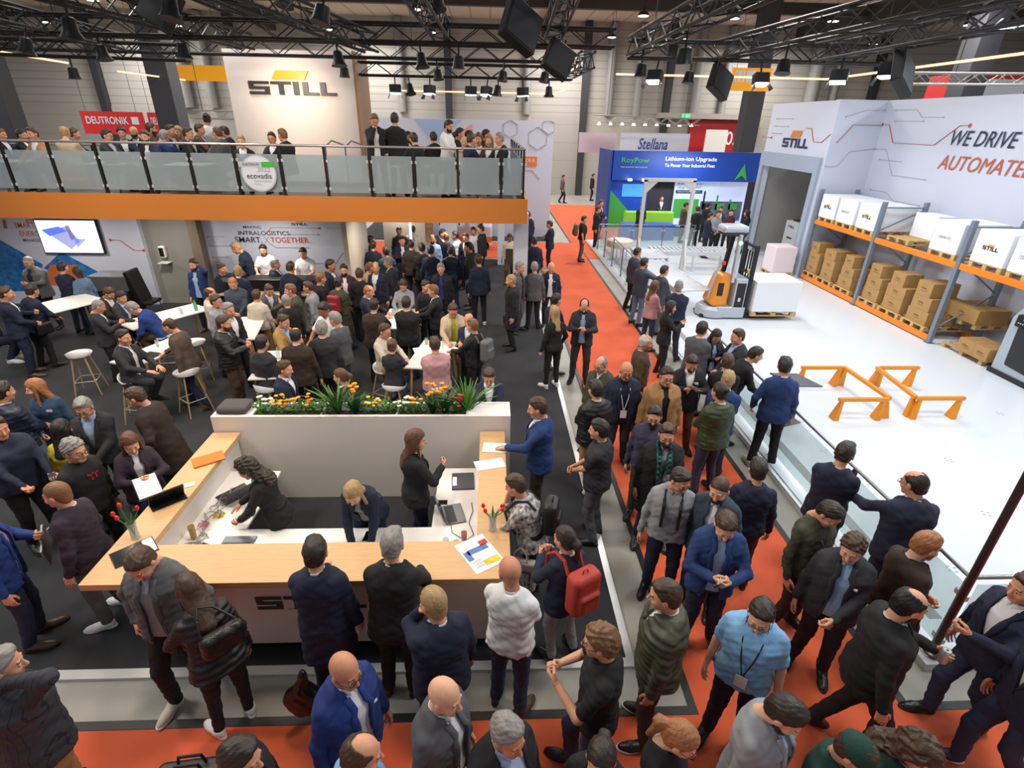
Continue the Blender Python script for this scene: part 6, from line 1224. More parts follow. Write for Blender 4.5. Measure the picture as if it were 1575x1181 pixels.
person('person with ginger ponytail, glasses and black top at the bottom edge', 1.17, 1.92, 125, sex='f', h=1.68, top='W', tc='black', pc='black', hair='pginger', ex='G', arms='dd', skin='a', nod=25, floor=0.012)
person('person with light brown hair in a dark olive quilted jacket by the white floor strip', 1.33, 2.89, 285, top='P', tc='olive', pc='dbrown', hair='sbr', arms='dd', shc='black', h=1.82, ex='N', fat=1.05, floor=0.012)
person('person with auburn hair, bright blue suit and pale blue shirt looking down at a phone', 2.12, 3.66, 195, top='O', tc='blue', sc='lblue', pc='navy', hair='vbr', arms='hh', nod=32, shc='brown', h=1.84, skin='a', floor=0.012)
person('person with glasses, light blue polo shirt and dark lanyard on the orange carpet', 2.02, 2.73, 215, top='T', tc='sky', pc='navy', hair='sdk', ex='GL', arms='dd', nod=22, fat=1.08, skin='a', floor=0.012)
person('person with short dark beard in a light grey suit near the bottom right', 1.84, 2.00, 140, top='O', tc='lgrey', sc='lblue', pc='grey', hair='sdk', ex='B', arms='dd', nod=30, fat=1.08, skin='a', floor=0.012)
person('person with receding black hair in a dark suit carrying a drink can', 3.14, 2.73, 110, top='O', tc='black', sc='white', pc='black', hair='rbk', ex='B', arms='hd', legs='w', h=1.86, fat=1.08, look=-10, nod=15, floor=0.012)
person('person with brown wavy hair, dark suit and pale blue shirt beside the railing', 3.14, 3.40, 215, top='O', tc='char', sc='lblue', pc='black', hair='cbr', arms='cd', fat=1.08, look=10, nod=20, skin='a', ex='X', floor=0.012)
person('person with ginger hair and beard, brown grey blazer and lanyard at the railing', 3.82, 3.42, 95, top='O', tc='dbrown', sc='white', pc='black', hair='sginger', ex='BL', arms='cd', skin='a', nod=15, floor=0.012)
person('person in olive sweater with a grey shoulder strap looking down near the railing', 3.22, 3.87, 160, top='W', tc='olive', pc='dbrown', hair='sdk', arms='dd', nod=35, fat=1.05, skin='b', floor=0.012)
person('person in navy suit leaning on the railing with arms spread, seen from behind', 4.26, 4.21, 8, top='J', tc='navy', pc='navy', hair='rdk', ex='G', arms='aa', h=1.86, fat=1.1, look=-30, lean=6, floor=0.012)
person('person with dark hair and glasses in navy suit looking over the railing', 3.90, 4.78, 45, top='J', tc='navy', pc='navy', hair='vdk', ex='G', arms='cc', h=1.84, nod=20, floor=0.012)
person('person with thinning dark hair, navy sweater and brown trousers, seen from behind', 2.85, 4.58, 15, top='W', tc='navy', pc='brown', hair='sdk', arms='dd', fat=1.05, h=1.76, floor=0.012)
person('person in navy blazer and dark jeans stepping in at the right edge', 4.19, 2.88, 270, top='J', tc='navy', sc='white', pc='jeans', hair='sbr', arms='hd', legs='w', fat=1.1, h=1.84, shc='bk', floor=0.012)
person('person in blue jeans and dark sneakers mostly outside the right edge', 4.09, 2.44, 280, top='J', tc='navy', pc='jeans', hair='sbr', legs='w', h=1.8, shc='navy', ex='N', floor=0.012)
person('person with curly brown hair and dark green coat at the bottom right edge', 2.59, 1.81, 160, sex='f', h=1.66, top='C', tc='dgreen', sc='lgrey', pc='black', hair='qbr', nod=25, floor=0.012)
person('person in a dark green knitted cap at the bottom edge', 2.20, 1.81, 150, h=1.66, top='C', tc='dgreen', sc='grey', pc='black', hair='sbr', ex='K', nod=20, floor=0.012)
person('person in royal navy suit at the white table right of the planter wall', 0.59, 5.80, 275, top='J', tc='blue', sc='white', pc='dbrown', hair='sbr', arms='td', h=1.84, fat=1.06, nod=14, skin='b', floor=0.03)
person('person with short brown hair and black and white patterned blouse leaning on the right bar', 0.26, 4.43, 285, sex='f', h=1.7, top='D', tc='white', pc='black', hair='sbr', arms='tm', lean=14, fat=1.08, nod=12, floor=0.03)
person('person with dark tied hair and navy jacket wearing a red backpack', 0.67, 3.66, 330, sex='f', h=1.66, top='J', tc='navy', pc='lgrey', hair='pdk', arms='hh', look=-15, floor=0.03)
person('person with long dark curly hair and black blazer typing behind the left bar', -2.62, 4.87, 262, sex='f', h=1.62, top='J', tc='black', sc='white', pc='black', hair='qdbrown', arms='nt', lean=14, nod=22, skin='c', floor=0.03)
person('person with blonde hair and navy blazer bending over the inner desk', -1.39, 4.44, 182, sex='f', h=1.72, top='O', tc='navy', sc='lgrey', pc='navy', hair='lblond', arms='TT', lean=34, nod=22, skin='a', floor=0.03)
person('person with long brown hair and black blazer looking away behind the counter', -0.83, 5.17, 62, sex='f', h=1.76, top='J', tc='black', sc='white', pc='navy', hair='lrust', arms='dh', look=15, floor=0.03)
person('person in navy suit seated with hands clasped at the right end of the planter', -0.01, 7.15, 180, top='J', tc='navy', sc='white', pc='navy', hair='vbr', arms='TT', legs='C', nod=28, floor=0.03)
person('person in shiny black quilted jacket and khaki trousers on the aisle edge', 1.44, 6.44, 335, top='P', tc='black', pc='khaki', hair='sdk', arms='cc', legs='w', shc='white', fat=1.08, nod=8, floor=0.012)
person('person in charcoal polo shirt and grey jeans standing before the white floor strip', 1.28, 5.35, 295, top='T', tc='char', pc='grey', hair='sdk', arms='cc', fat=1.06, nod=8, floor=0.03)
person('person with glasses, beard, green checked scarf and black jacket in the aisle', 2.06, 5.23, 190, top='C', tc='black', sc='lgrey', pc='jeans', hair='vbr', ex='GBFU', arms='dd', shc='black', fat=1.06, h=1.8, floor=0.012)
person('person with dark beard, glasses and purple blue shirt behind the checked scarf', 2.05, 5.71, 200, top='S', tc='purple', pc='olive', hair='sdk', ex='GB', arms='cd', fat=1.06, h=1.77, floor=0.012)
person('person with glasses and tan jacket over a black top in the aisle', 2.51, 6.74, 182, top='O', tc='tan', sc='black', pc='brown', hair='sdk', ex='G', fat=1.12, arms='dd', h=1.84, floor=0.012)
person('bald person with glasses, navy jacket and white lanyard in the aisle', 1.98, 6.95, 182, top='O', tc='navy', sc='navy', pc='char', hair='0', ex='GY', fat=1.06, nod=15, skin='c', h=1.83, floor=0.012)
person('person with glasses, thin grey hair and olive coat looking left in the aisle', 1.69, 7.35, 225, top='C', tc='olive', pc='olive', hair='rgr', ex='G', fat=1.08, nod=15, h=1.74, floor=0.012)
person('older person with white hair fringe, brown sweater and white lanyard', 2.60, 8.16, 105, top='W', tc='brown', pc='black', hair='rwh', ex='Y', fat=1.05, nod=10, skin='c', floor=0.012)
person('person with glasses and pale shirt wearing a dark backpack strap in the aisle', 1.95, 4.39, 200, top='S', tc='lgrey', pc='navy', hair='sdk', ex='G', arms='dd', fat=1.06, nod=20, look=-35, floor=0.012)
person('person with shaved head and brown beard, slate blazer over white tee', 2.28, 4.21, 218, top='O', tc='steel', sc='white', pc='navy', hair='zbr', ex='B', fat=1.06, nod=18, skin='a', h=1.8, floor=0.012)
person('person with tied back dark hair in olive green quilted jacket, seen from behind', 3.11, 6.32, 340, top='P', tc='green', pc='jeans', hair='bdk', arms='cc', fat=1.05, h=1.8, floor=0.012)
person('person with light ginger hair in a blue jacket next to the olive quilted jacket', 3.41, 6.75, 25, top='J', tc='blue', pc='navy', hair='sblond', arms='cc', nod=14, floor=0.012)
person('person with brown hair in dark suit behind the light ginger haired one', 3.65, 7.37, 20, top='J', tc='black', pc='black', hair='sbr', arms='cc', floor=0.012)
person('person in mid blue suit standing at the railing edge, seen from behind', 4.35, 7.02, 15, top='J', tc='blue', sc='white', pc='black', hair='sdk', arms='ed', h=1.88, shc='cream', floor=0.012)
person('person with glasses in black suit bending over the platform railing', 4.27, 7.74, 95, top='J', tc='black', pc='black', hair='sdk', ex='G', lean=22, arms='tt', h=1.8, floor=0.012)
person('person with brown hair in a grey suit looking left beside the railing', 4.24, 8.40, 262, top='J', tc='char', sc='lblue', pc='char', hair='sbr', arms='cc', h=1.8, fat=1.05, floor=0.012)
person('person with long brown hair and dark blazer holding a phone by the railing', 4.07, 8.83, 178, sex='f', h=1.65, top='O', tc='black', sc='lblue', pc='jeans', hair='ldbrown', nod=32, arms='hh', floor=0.012)
person('person with dark hair in a mid grey suit by the railing, seen from behind', 3.73, 8.69, 50, top='J', tc='grey', pc='grey', hair='sdk', arms='cc', fat=1.05, h=1.83, floor=0.012)
person('person with dark beard, black suit and a white badge looking at a tablet', 3.10, 7.36, 190, top='J', tc='black', sc='white', pc='brown', hair='vdk', ex='BE', arms='gg', nod=30, skin='c', floor=0.012)
person('person with shaved head in a navy suit at the railing, seen from behind', 4.12, 11.22, 15, top='J', tc='navy', pc='navy', hair='zgr', h=1.88, fat=1.12, arms='cc', floor=0.012)
person('person with brown hair and pale pink sweater at the railing', 3.78, 11.79, 60, sex='f', h=1.7, top='W', tc='pink', pc='jeans', hair='lrust', arms='cc', floor=0.012)
person('person with long dark hair in black holding a phone in the aisle', 3.70, 10.32, 95, sex='f', h=1.68, top='J', tc='black', pc='black', hair='ldbrown', arms='gg', floor=0.012)
person('person in slate blazer next to the pink sweater, looking at the conveyor', 4.33, 12.93, 70, top='J', tc='steel', sc='lblue', pc='grey', hair='sdk', arms='cc', floor=0.012)
person('person in blue grey suit pointing over the glass railing', 3.99, 13.57, 60, top='J', tc='steel', pc='ljeans', hair='sdk', ex='B', arms='cr', h=1.82, floor=0.012)
person('person in a dusty blue jacket behind the pointing one', 4.12, 14.79, 70, top='J', tc='steel', pc='black', hair='sdk', h=1.82, floor=0.012)
person('person with dark beard and charcoal suit looking at a phone in the orange aisle', 1.85, 9.96, 192, top='O', tc='char', sc='lblue', pc='char', hair='rdk', ex='B', arms='hh', nod=35, h=1.86, floor=0.012)
person('person with long blond hair dressed in black at the aisle edge', 1.24, 9.77, 335, sex='f', h=1.72, top='W', tc='black', pc='black', hair='lblond', arms='de', shc='white', floor=0.03)
person('person in navy suit partly behind the long blond hair', 1.36, 10.42, 60, top='J', tc='navy', pc='navy', hair='sdk', arms='cc', floor=0.03)
person('bald person in dark navy suit and white shirt beside the aisle', 1.55, 13.28, 185, top='O', tc='navy', sc='white', pc='navy', hair='0', skin='b', ex='X', h=1.75, floor=0.012)
person('person in grey suit seen from behind beside the bald one at the aisle', 1.12, 13.17, 0, top='J', tc='grey', pc='black', hair='sgr', h=1.76, floor=0.03)
person('person with grey hair and grey jacket near the white column', 0.74, 12.88, 120, top='O', tc='grey', sc='black', pc='grey', hair='sgr', h=1.83, floor=0.03)
person('person with cropped hair in a long black coat carrying a bag on the dark carpet', 0.47, 11.74, 262, top='C', tc='black', sc='black', pc='black', hair='zblond', h=1.82, floor=0.03)
person('person in navy suit with folded arms standing in the orange aisle', 2.11, 19.32, 275, top='J', tc='navy', pc='black', hair='sbr', arms='xx', shc='cream', floor=0.012)
person('person in black tee wearing a green backpack in the orange aisle', 3.59, 20.76, 95, top='T', tc='black', pc='grey', hair='sdk', arms='dd', h=1.74, floor=0.012)
person('person in dark jacket holding a bottle by the glass railing end', 4.56, 23.06, 110, top='O', tc='black', sc='lblue', pc='black', hair='sbr', arms='cd', floor=0.012)
person('distant person in grey sweater walking on the far orange carpet', 4.89, 37.42, 100, top='W', tc='grey', pc='black', hair='sdk', legs='w', floor=0.012)
person('distant person in dark suit near the far wooden stand', 7.10, 38.72, 95, top='J', tc='black', pc='black', hair='sdk', floor=0.012)
person('person in pale shirt and brown apron walking past the white column', 0.65, 17.44, 190, h=1.66, top='S', tc='cream', pc='brown', ex='A', hair='vdk', skin='d', legs='w', nod=25, floor=0.03)
person('person in dark suit half hidden beyond the white column', 1.49, 21.45, 330, top='J', tc='navy', pc='navy', hair='sdk', floor=0.012)
person('person in navy trousers behind the white column at the aisle', 1.35, 16.25, 0, top='J', tc='navy', pc='navy', hair='sdk', floor=0.03)
person('person with full grey beard, glasses and grey jacket below the lit screen', -10.91, 13.02, 178, top='O', tc='grey', sc='black', pc='black', hair='zgr', ex='BG', arms='hd', fat=1.15, h=1.82, floor=0.03)
person('person in navy suit seen from behind at the large white table', -9.96, 12.77, 10, top='J', tc='navy', pc='navy', hair='sdk', arms='hc', h=1.76, floor=0.03)
person('person with brown hair and light blue blouse beside the navy suit at the table', -9.65, 12.74, 300, sex='f', h=1.65, top='S', tc='ljeans', pc='jeans', hair='mdbrown', floor=0.03)
person('person in navy suit and brown shoes standing at the left edge by the table', -9.29, 10.33, 55, top='J', tc='navy', pc='navy', hair='sbr', arms='hc', shc='brown', h=1.88, floor=0.03)
person('person in navy jacket with a shoulder bag leaning to the white table', -9.28, 10.92, 15, top='J', tc='navy', pc='black', hair='sdk', lean=16, arms='tt', h=1.78, floor=0.03)
person('person with shaved grey head in dark suit seated at the back left high table', -7.49, 10.13, 60, top='J', tc='char', sc='white', pc='black', hair='zgr', arms='hh', nod=28, legs='s', h=1.7, floor=0.03)
person('person with brown hair and grey suit bent over a phone at the back left table', -7.96, 11.17, 95, top='J', tc='dbrown', sc='white', pc='char', hair='sbr', lean=12, nod=30, arms='tt', h=1.66, floor=0.03)
person('person with dark hair beside the bent grey suit at the back left table', -7.56, 10.92, 105, top='J', tc='char', sc='lblue', pc='char', hair='sdk', nod=25, arms='tt', h=1.63, floor=0.03)
person('person with grey hair and royal blue blazer bowed over the back left table', -7.04, 10.38, 262, top='J', tc='royal', sc='white', pc='brown', hair='sgr', lean=34, nod=28, arms='tt', legs='C', seat=0.88, floor=0.03)
person('person with dark combed hair and dark suit seated at the near left high table', -6.01, 8.44, 100, top='O', tc='char', sc='white', pc='char', hair='sdk', arms='tt', legs='C', nod=8, skin='b', seat=0.88, floor=0.03)
person('person with thin hair and brown checked jacket standing at the near left table', -5.51, 8.89, 268, top='J', tc='checked', pc='navy', hair='rbr', arms='dt', nod=24, legs='w', shc='brown', lean=8, floor=0.03)
person('person with dark beard and blue suit talking on a phone', -6.99, 12.83, 185, top='O', tc='blue', sc='lblue', pc='black', hair='sdk', ex='B', arms='fd', h=1.84, shc='brown', floor=0.03)
person('person with brown hair and navy suit behind the phoning one, near the bar', -6.44, 13.02, 110, top='J', tc='navy', sc='lgrey', pc='navy', hair='sbr', h=1.69, floor=0.03)
person('bald person in navy suit at the bar, seen from behind', -5.82, 12.48, 0, top='J', tc='navy', pc='navy', hair='zblond', skin='a', floor=0.03)
person('person with short ginger hair and slate sweater looking down', -5.54, 11.51, 165, top='S', tc='steel', pc='black', hair='zginger', nod=28, arms='cc', fat=1.05, floor=0.03)
person('person with thinning brown hair and cream sweater at the crowd left', -5.77, 10.96, 70, top='W', tc='cream', pc='navy', hair='rbr', h=1.7, floor=0.03)
person('person with glasses and light grey sweater at the crowd left', -5.39, 10.38, 95, top='W', tc='lgrey', pc='navy', hair='sbr', ex='G', h=1.72, floor=0.03)
person('person with grey hair and black suit behind the light grey sweater', -4.78, 9.57, 120, top='J', tc='black', pc='black', hair='sgr', h=1.82, floor=0.03)
person('person with brown hair and black rain jacket eating at the crowd left', -4.58, 8.91, 85, top='P', tc='black', pc='brown', hair='sbr', arms='hh', ex='B', h=1.8, floor=0.03)
person('person in navy trousers and white sneakers seated at the left edge', -9.84, 10.34, 70, top='J', tc='navy', pc='navy', hair='sbr', legs='C', shc='white', floor=0.03)
person('blond person in navy suit bending behind the bar', -6.67, 14.45, 255, floor=0.03, top='J', tc='navy', sc='white', pc='navy', hair='sblond', lean=18, nod=20, arms='tt', h=1.96)
person('dark haired bar staff person in white polo shirt, near the coffee machine', -5.98, 14.45, 178, top='T', tc='white', pc='black', hair='sdk', arms='tt', nod=18, skin='a', h=1.86, floor=0.03)
person('dark haired bar staff person in white polo shirt at the right end of the bar', -4.84, 14.12, 180, top='T', tc='white', pc='black', hair='sdk', arms='tt', nod=20, skin='a', h=1.86, floor=0.03)
person('person with grey hair and navy suit turned right at the bar', -5.35, 13.51, 75, top='J', tc='navy', pc='navy', hair='sgr', fat=1.08, h=1.69, floor=0.03)
person('person in navy suit leaning an arm on the bar, seen from behind', -4.69, 12.70, 15, top='J', tc='navy', pc='navy', hair='sbr', arms='dr', lean=8, fat=1.05, h=1.84, floor=0.03)
person('blond person in black suit at the bar right end', -3.77, 11.91, 50, top='J', tc='black', sc='white', pc='black', hair='slb', floor=0.03)
person('person with dark hair and navy suit in profile near the bar end', -3.77, 12.77, 95, top='J', tc='navy', sc='white', pc='navy', hair='sdk', skin='c', h=1.87, floor=0.03)
person('person with dark beard and maroon cardigan over a white shirt', -3.40, 12.49, 175, top='O', tc='maroon', sc='white', pc='char', hair='sdk', ex='B', h=1.83, floor=0.03)
person('person with brown hair and black hooded top near the cream wall', -3.00, 12.30, 0, top='W', tc='black', pc='black', hair='sbr', ex='G', h=1.79, floor=0.03)
person('person in olive jacket wearing a red backpack in the crowd', -3.35, 11.75, 15, top='C', tc='olive', pc='olive', hair='bdbrown', arms='cc', h=1.72, floor=0.03)
person('person with thinning brown hair and navy blazer, rust trousers, talking', -2.72, 12.79, 200, top='J', tc='navy', sc='white', pc='rust', hair='rbr', look=-30, h=1.82, floor=0.03)
person('person in beige sweater beside the navy blazer and rust trousers', -2.95, 13.22, 60, top='W', tc='beige', pc='navy', hair='slb', h=1.7, floor=0.03)
person('person with grey hair and dark suit in profile left of the passage', -2.55, 13.48, 262, top='J', tc='char', sc='white', pc='char', hair='sgr', floor=0.03)
person('person in teal blue jacket seen from behind in the passage crowd', -2.80, 14.65, 350, top='J', tc='teal', pc='navy', hair='sdk', floor=0.03)
person('person in navy jacket seen from behind beside the cream wall', -3.30, 15.46, 5, top='J', tc='navy', pc='navy', hair='sdk', floor=0.03)
person('person in black jacket in profile against the cream wall', -3.53, 16.34, 75, top='J', tc='black', pc='black', hair='sdk', h=1.75, floor=0.03)
person('person in navy suit and white shirt at the kitchen doorway', -2.59, 16.14, 165, top='O', tc='navy', sc='white', pc='navy', hair='sdk', arms='hh', floor=0.03)
person('person with ruddy face behind the doorway group', -2.91, 17.70, 170, top='S', tc='plum', pc='black', hair='sdk', skin='c', h=1.77, floor=0.03)
person('person with dark hair and pale shirt in the kitchen doorway, seen from behind', -2.51, 18.01, 10, top='S', tc='cream', pc='black', hair='sdk', h=1.76, floor=0.03)
person('person in dark olive suit seen from behind in the passage', -2.23, 15.45, 0, top='J', tc='dbrown', pc='char', hair='sdk', h=1.82, floor=0.03)
person('person in black jacket seen from behind in the passage middle', -1.85, 14.87, 0, top='J', tc='black', pc='black', hair='sdk', h=1.85, floor=0.03)
person('person in navy suit seen from behind right of the passage middle', -1.57, 14.52, 5, top='J', tc='navy', pc='navy', hair='sdk', h=1.86, floor=0.03)
person('person with dark beard and white shirt facing the hall in the passage', -1.71, 16.32, 175, top='S', tc='lblue', pc='navy', hair='rdk', ex='B', h=1.81, floor=0.03)
person('person in black jacket talking beside the white column', -1.46, 17.07, 120, top='J', tc='black', pc='black', hair='sdk', h=1.83, floor=0.03)
person('person in navy suit near the machines, seen from behind', -1.31, 16.61, 10, top='J', tc='navy', pc='navy', hair='rlb', h=1.8, floor=0.03)
person('person in white shirt in profile left near the machines', -1.07, 16.96, 275, top='S', tc='white', pc='khaki', hair='sdk', h=1.79, floor=0.03)
person('person in navy quilted jacket seen from behind in the passage', -1.07, 14.81, 355, top='P', tc='navy', pc='jeans', hair='sbr', floor=0.03)
person('person with dark hair and grey suit over white shirt walking left', -0.59, 14.82, 265, top='O', tc='char', sc='white', pc='navy', hair='sdk', h=1.9, shc='brown', floor=0.03)
person('person with dark hair behind the grey suit walking left', -0.73, 16.59, 200, top='J', tc='navy', pc='navy', hair='sdk', h=1.81, floor=0.03)
person('person in white blouse near the machines at the passage end', -0.54, 18.31, 190, sex='f', h=1.68, top='S', tc='white', pc='black', hair='mdk', floor=0.03)
person('person in black suit and white shirt at the passage right side', -0.30, 17.86, 262, top='O', tc='black', sc='white', pc='black', hair='sdk', h=1.84, floor=0.03)
person('person with auburn hair and navy suit seen from behind at the passage right', -0.28, 13.47, 345, top='J', tc='navy', pc='black', hair='vbr', h=1.86, shc='white', floor=0.03)
person('person with grey hair and black jacket over a bright blue sweater', -1.18, 12.87, 182, top='C', tc='black', sc='royal', pc='black', hair='sgr', fat=1.06, ex='U', floor=0.03)
person('person in dark shirt behind the ginger haired dark suit', -1.39, 11.48, 130, top='S', tc='black', pc='black', hair='sdk', h=1.74, floor=0.03)
person('person with light brown hair, dark suit and flower pin at the middle table', -1.20, 11.07, 268, top='J', tc='black', sc='white', pc='black', hair='slb', arms='tt', h=1.76, floor=0.03)
person('person with tousled dark hair and grey tee at the middle table', -1.93, 11.74, 180, top='W', tc='lgrey', pc='navy', hair='cdbrown', arms='tt', nod=28, h=1.69, floor=0.03)
person('balding person with orange hair and navy suit at the middle table', -2.54, 11.09, 95, top='J', tc='navy', sc='white', pc='navy', hair='rginger', arms='tt', nod=20, h=1.74, floor=0.03)
person('person in dark suit seen from behind left of the middle table', -2.23, 10.02, 10, top='J', tc='dbrown', pc='black', hair='sdk', arms='tt', fat=1.1, floor=0.03)
person('person in black suit seen from behind at the near side of the middle table', -1.63, 10.16, 5, top='J', tc='black', pc='black', hair='sdk', arms='tt', fat=1.12, floor=0.03)
person('person with glasses, beige jacket and mustard sweater reading papers', -0.70, 9.80, 172, top='O', tc='beige', sc='yellow', pc='khaki', hair='sbr', ex='G', nod=32, arms='tt', fat=1.08, floor=0.03)
person('bald person behind the black hooded top with backpack', -0.39, 9.44, 200, top='J', tc='navy', pc='navy', hair='0', h=1.68, floor=0.03)
person('person in black hooded top wearing a grey backpack', -0.31, 8.98, 300, top='W', tc='black', pc='black', hair='slb', arms='td', h=1.74, floor=0.03)
person('person with glasses and beige polo seated at the paper strewn table', -1.86, 9.00, 120, top='S', tc='cream', pc='khaki', hair='sbr', ex='G', legs='C', arms='tt', nod=14, floor=0.03)
person('person with a high hair bun and grey top seated at the paper strewn table', -1.66, 8.54, 10, sex='f', h=1.66, top='S', tc='char', pc='ljeans', hair='brust', legs='C', arms='tt', floor=0.03)
person('person in pink shirt and blue jeans seated, seen from behind', -0.91, 8.27, 345, top='S', tc='pink', pc='ljeans', hair='sbr', legs='C', arms='tt', fat=1.22, seat=0.84, floor=0.03)
person('person in cream sweater seen from behind in the crowd', -4.85, 10.99, 5, top='W', tc='cream', pc='khaki', hair='sbr', h=1.65, fat=1.05, floor=0.03)
person('person in grey vest and white shirt leaning over a table', -4.72, 11.33, 140, top='V', tc='grey', sc='white', pc='char', hair='sbr', lean=12, nod=28, arms='tt', h=1.71, floor=0.03)
person('person with light brown hair and grey olive jacket pointing across the table', -4.15, 10.98, 250, top='J', tc='olive', pc='char', hair='slb', arms='cr', fat=1.05, floor=0.03)
person('person with brown hair and pale grey shirt in profile in the crowd', -3.91, 11.39, 265, top='S', tc='lgrey', pc='navy', hair='sbr', h=1.72, floor=0.03)
person('bald person in black hooded top seen from behind', -4.06, 10.45, 330, top='W', tc='black', pc='black', hair='zgr', h=1.72, floor=0.03)
person('person with dark hair and white tee looking down at the table', -3.02, 9.46, 205, top='T', tc='white', pc='navy', hair='sdk', nod=30, skin='d', arms='tt', h=1.9, floor=0.03)
person('person with brown hair in a yellow green jacket at the left crowd table', -3.80, 9.50, 110, top='J', tc='khaki', sc='lblue', pc='olive', hair='sbr', arms='hh', nod=20, legs='C', floor=0.03)
person('person with thick grey hair and grey suit in the crowd', -2.75, 9.13, 290, top='J', tc='grey', pc='grey', hair='vgr', nod=16, h=1.81, floor=0.03)
person('person with curly grey hair and charcoal suit seen from behind', -2.86, 8.70, 355, top='J', tc='char', sc='white', pc='char', hair='cgr', fat=1.1, h=1.78, floor=0.03)
person('balding person in dark brown suit seen from behind behind the planter', -3.19, 8.37, 0, top='J', tc='dbrown', pc='black', hair='rdk', fat=1.15, h=1.79, floor=0.03)
person('person in charcoal sweater seen from behind at the stool by the planter', -3.69, 8.22, 20, top='W', tc='char', pc='char', hair='sdk', fat=1.08, legs='C', seat=0.88, floor=0.03)
person('person with brown hair and navy suit in profile behind the planter flowers', -3.09, 7.46, 95, top='J', tc='navy', sc='white', pc='navy', hair='sbr', legs='C', h=1.74, floor=0.03)
person('person with brown hair tied back behind the planter flowers', -2.23, 7.29, 275, sex='f', h=1.68, top='J', tc='dbrown', pc='black', hair='prust', legs='C', floor=0.03)
person('person in navy top at the left end of the balcony', -11.68, 14.55, 90, floor=3.14, h=1.74, top='J', tc='navy', sc='white', pc='black', hair='slb', sex='m', legs='c', seat=0.59, arms='tt', skin='b', ex='')
person('dark haired person behind the tan jacket on the balcony', -11.55, 15.00, 80, floor=3.14, h=1.74, top='J', tc='black', sc='white', pc='black', hair='sdk', sex='m', legs='c', seat=0.57, arms='tt', skin='b', ex='')
person('person in mustard tan jacket seated at the balcony glass', -10.05, 13.35, 190, floor=3.14, h=1.74, top='J', tc='tan', sc='white', pc='black', hair='sbr', sex='m', legs='c', seat=0.66, arms='tt', skin='b', ex='')
person('balding person in beige jacket on the balcony, seen from behind', -9.34, 13.35, 350, floor=3.14, h=1.74, top='J', tc='beige', sc='white', pc='black', hair='rblond', sex='m', legs='c', seat=0.7, arms='tt', skin='a', ex='')
person('person with reddish brown hair next to the beige jacket', -10.27, 15.00, 60, floor=3.14, h=1.74, top='J', tc='navy', sc='white', pc='black', hair='srust', sex='m', legs='c', seat=0.62, arms='tt', skin='b', ex='')
person('person with glasses and grey suit on the balcony before the red banner', -8.45, 13.35, 90, floor=3.14, h=1.74, top='J', tc='char', sc='white', pc='black', hair='sdk', sex='m', legs='c', seat=0.65, arms='tt', skin='b', ex='G')
person('person with curly dark hair on the balcony before the red banner', -8.85, 14.54, 150, floor=3.14, h=1.74, top='J', tc='navy', sc='white', pc='black', hair='cdk', sex='m', legs='c', seat=0.68, arms='tt', skin='b', ex='')
person('bald person with dark beard on the balcony before the small red banner', -8.84, 15.01, 180, floor=3.14, h=1.74, top='J', tc='navy', sc='white', pc='black', hair='0', sex='m', legs='c', seat=0.69, arms='tt', skin='b', ex='B')
person('person with beard and white shirt seated on the balcony left of the tower', -7.64, 13.35, 175, floor=3.14, h=1.74, top='O', tc='navy', sc='white', pc='black', hair='sbr', sex='m', legs='c', seat=0.64, arms='tt', skin='b', ex='B')
person('person with brown hair behind the seated beard on the balcony', -8.15, 14.58, 60, floor=3.14, h=1.74, top='J', tc='brown', sc='white', pc='black', hair='sbr', sex='m', legs='c', seat=0.78, arms='tt', skin='b', ex='B')
person('person with grey brown hair in dark suit on the balcony', -8.35, 15.02, 20, floor=3.14, h=1.74, top='J', tc='char', sc='white', pc='black', hair='sbr', sex='m', legs='c', seat=0.63, arms='tt', skin='b', ex='')
person('person with grey hair in navy blazer on the balcony', -7.61, 14.09, 10, floor=3.14, h=1.74, top='J', tc='blue', sc='white', pc='black', hair='sgr', sex='m', legs='c', seat=0.64, arms='tt', skin='b', ex='')
person('person with dark hair second row on the balcony left', -7.67, 14.52, 100, floor=3.14, h=1.74, top='J', tc='black', sc='white', pc='black', hair='sdk', sex='m', legs='c', seat=0.75, arms='tt', skin='b', ex='')
person('blond person in pink top second row on the balcony', -7.75, 15.00, 185, floor=3.14, h=1.74, top='W', tc='pink', sc='white', pc='black', hair='lblond', sex='f', legs='c', seat=0.71, arms='tt', skin='a', ex='')
person('person with dark short hair and black suit left of the standing waiter', -7.02, 14.03, 90, floor=3.14, h=1.74, top='J', tc='black', sc='white', pc='black', hair='sdk', sex='m', legs='c', seat=0.71, arms='tt', skin='b', ex='')
person('person with brown hair in front of the waiter', -6.96, 14.50, 80, floor=3.14, h=1.74, top='J', tc='brown', sc='white', pc='black', hair='sbr', sex='m', legs='c', seat=0.79, arms='tt', skin='b', ex='')
person('person with orange hair and ruddy face by the waiter', -7.17, 15.37, 200, floor=3.14, h=1.74, top='J', tc='maroon', sc='white', pc='black', hair='rginger', sex='m', legs='c', seat=0.64, arms='tt', skin='a', ex='')
person('person with reddish hair right of the waiter', -6.37, 14.07, 300, floor=3.14, h=1.74, top='J', tc='grey', sc='white', pc='black', hair='srust', sex='m', legs='c', seat=0.72, arms='tt', skin='b', ex='')
person('person with dark hair by the tower left edge', -6.60, 14.96, 270, floor=3.14, h=1.74, top='J', tc='black', sc='white', pc='black', hair='sdk', sex='m', legs='c', seat=0.73, arms='tt', skin='b', ex='')
person('person with short blond hair above the round badge', -5.56, 13.35, 170, floor=3.14, h=1.74, top='J', tc='black', sc='white', pc='black', hair='sblond', sex='m', legs='c', seat=0.58, arms='tt', skin='a', ex='')
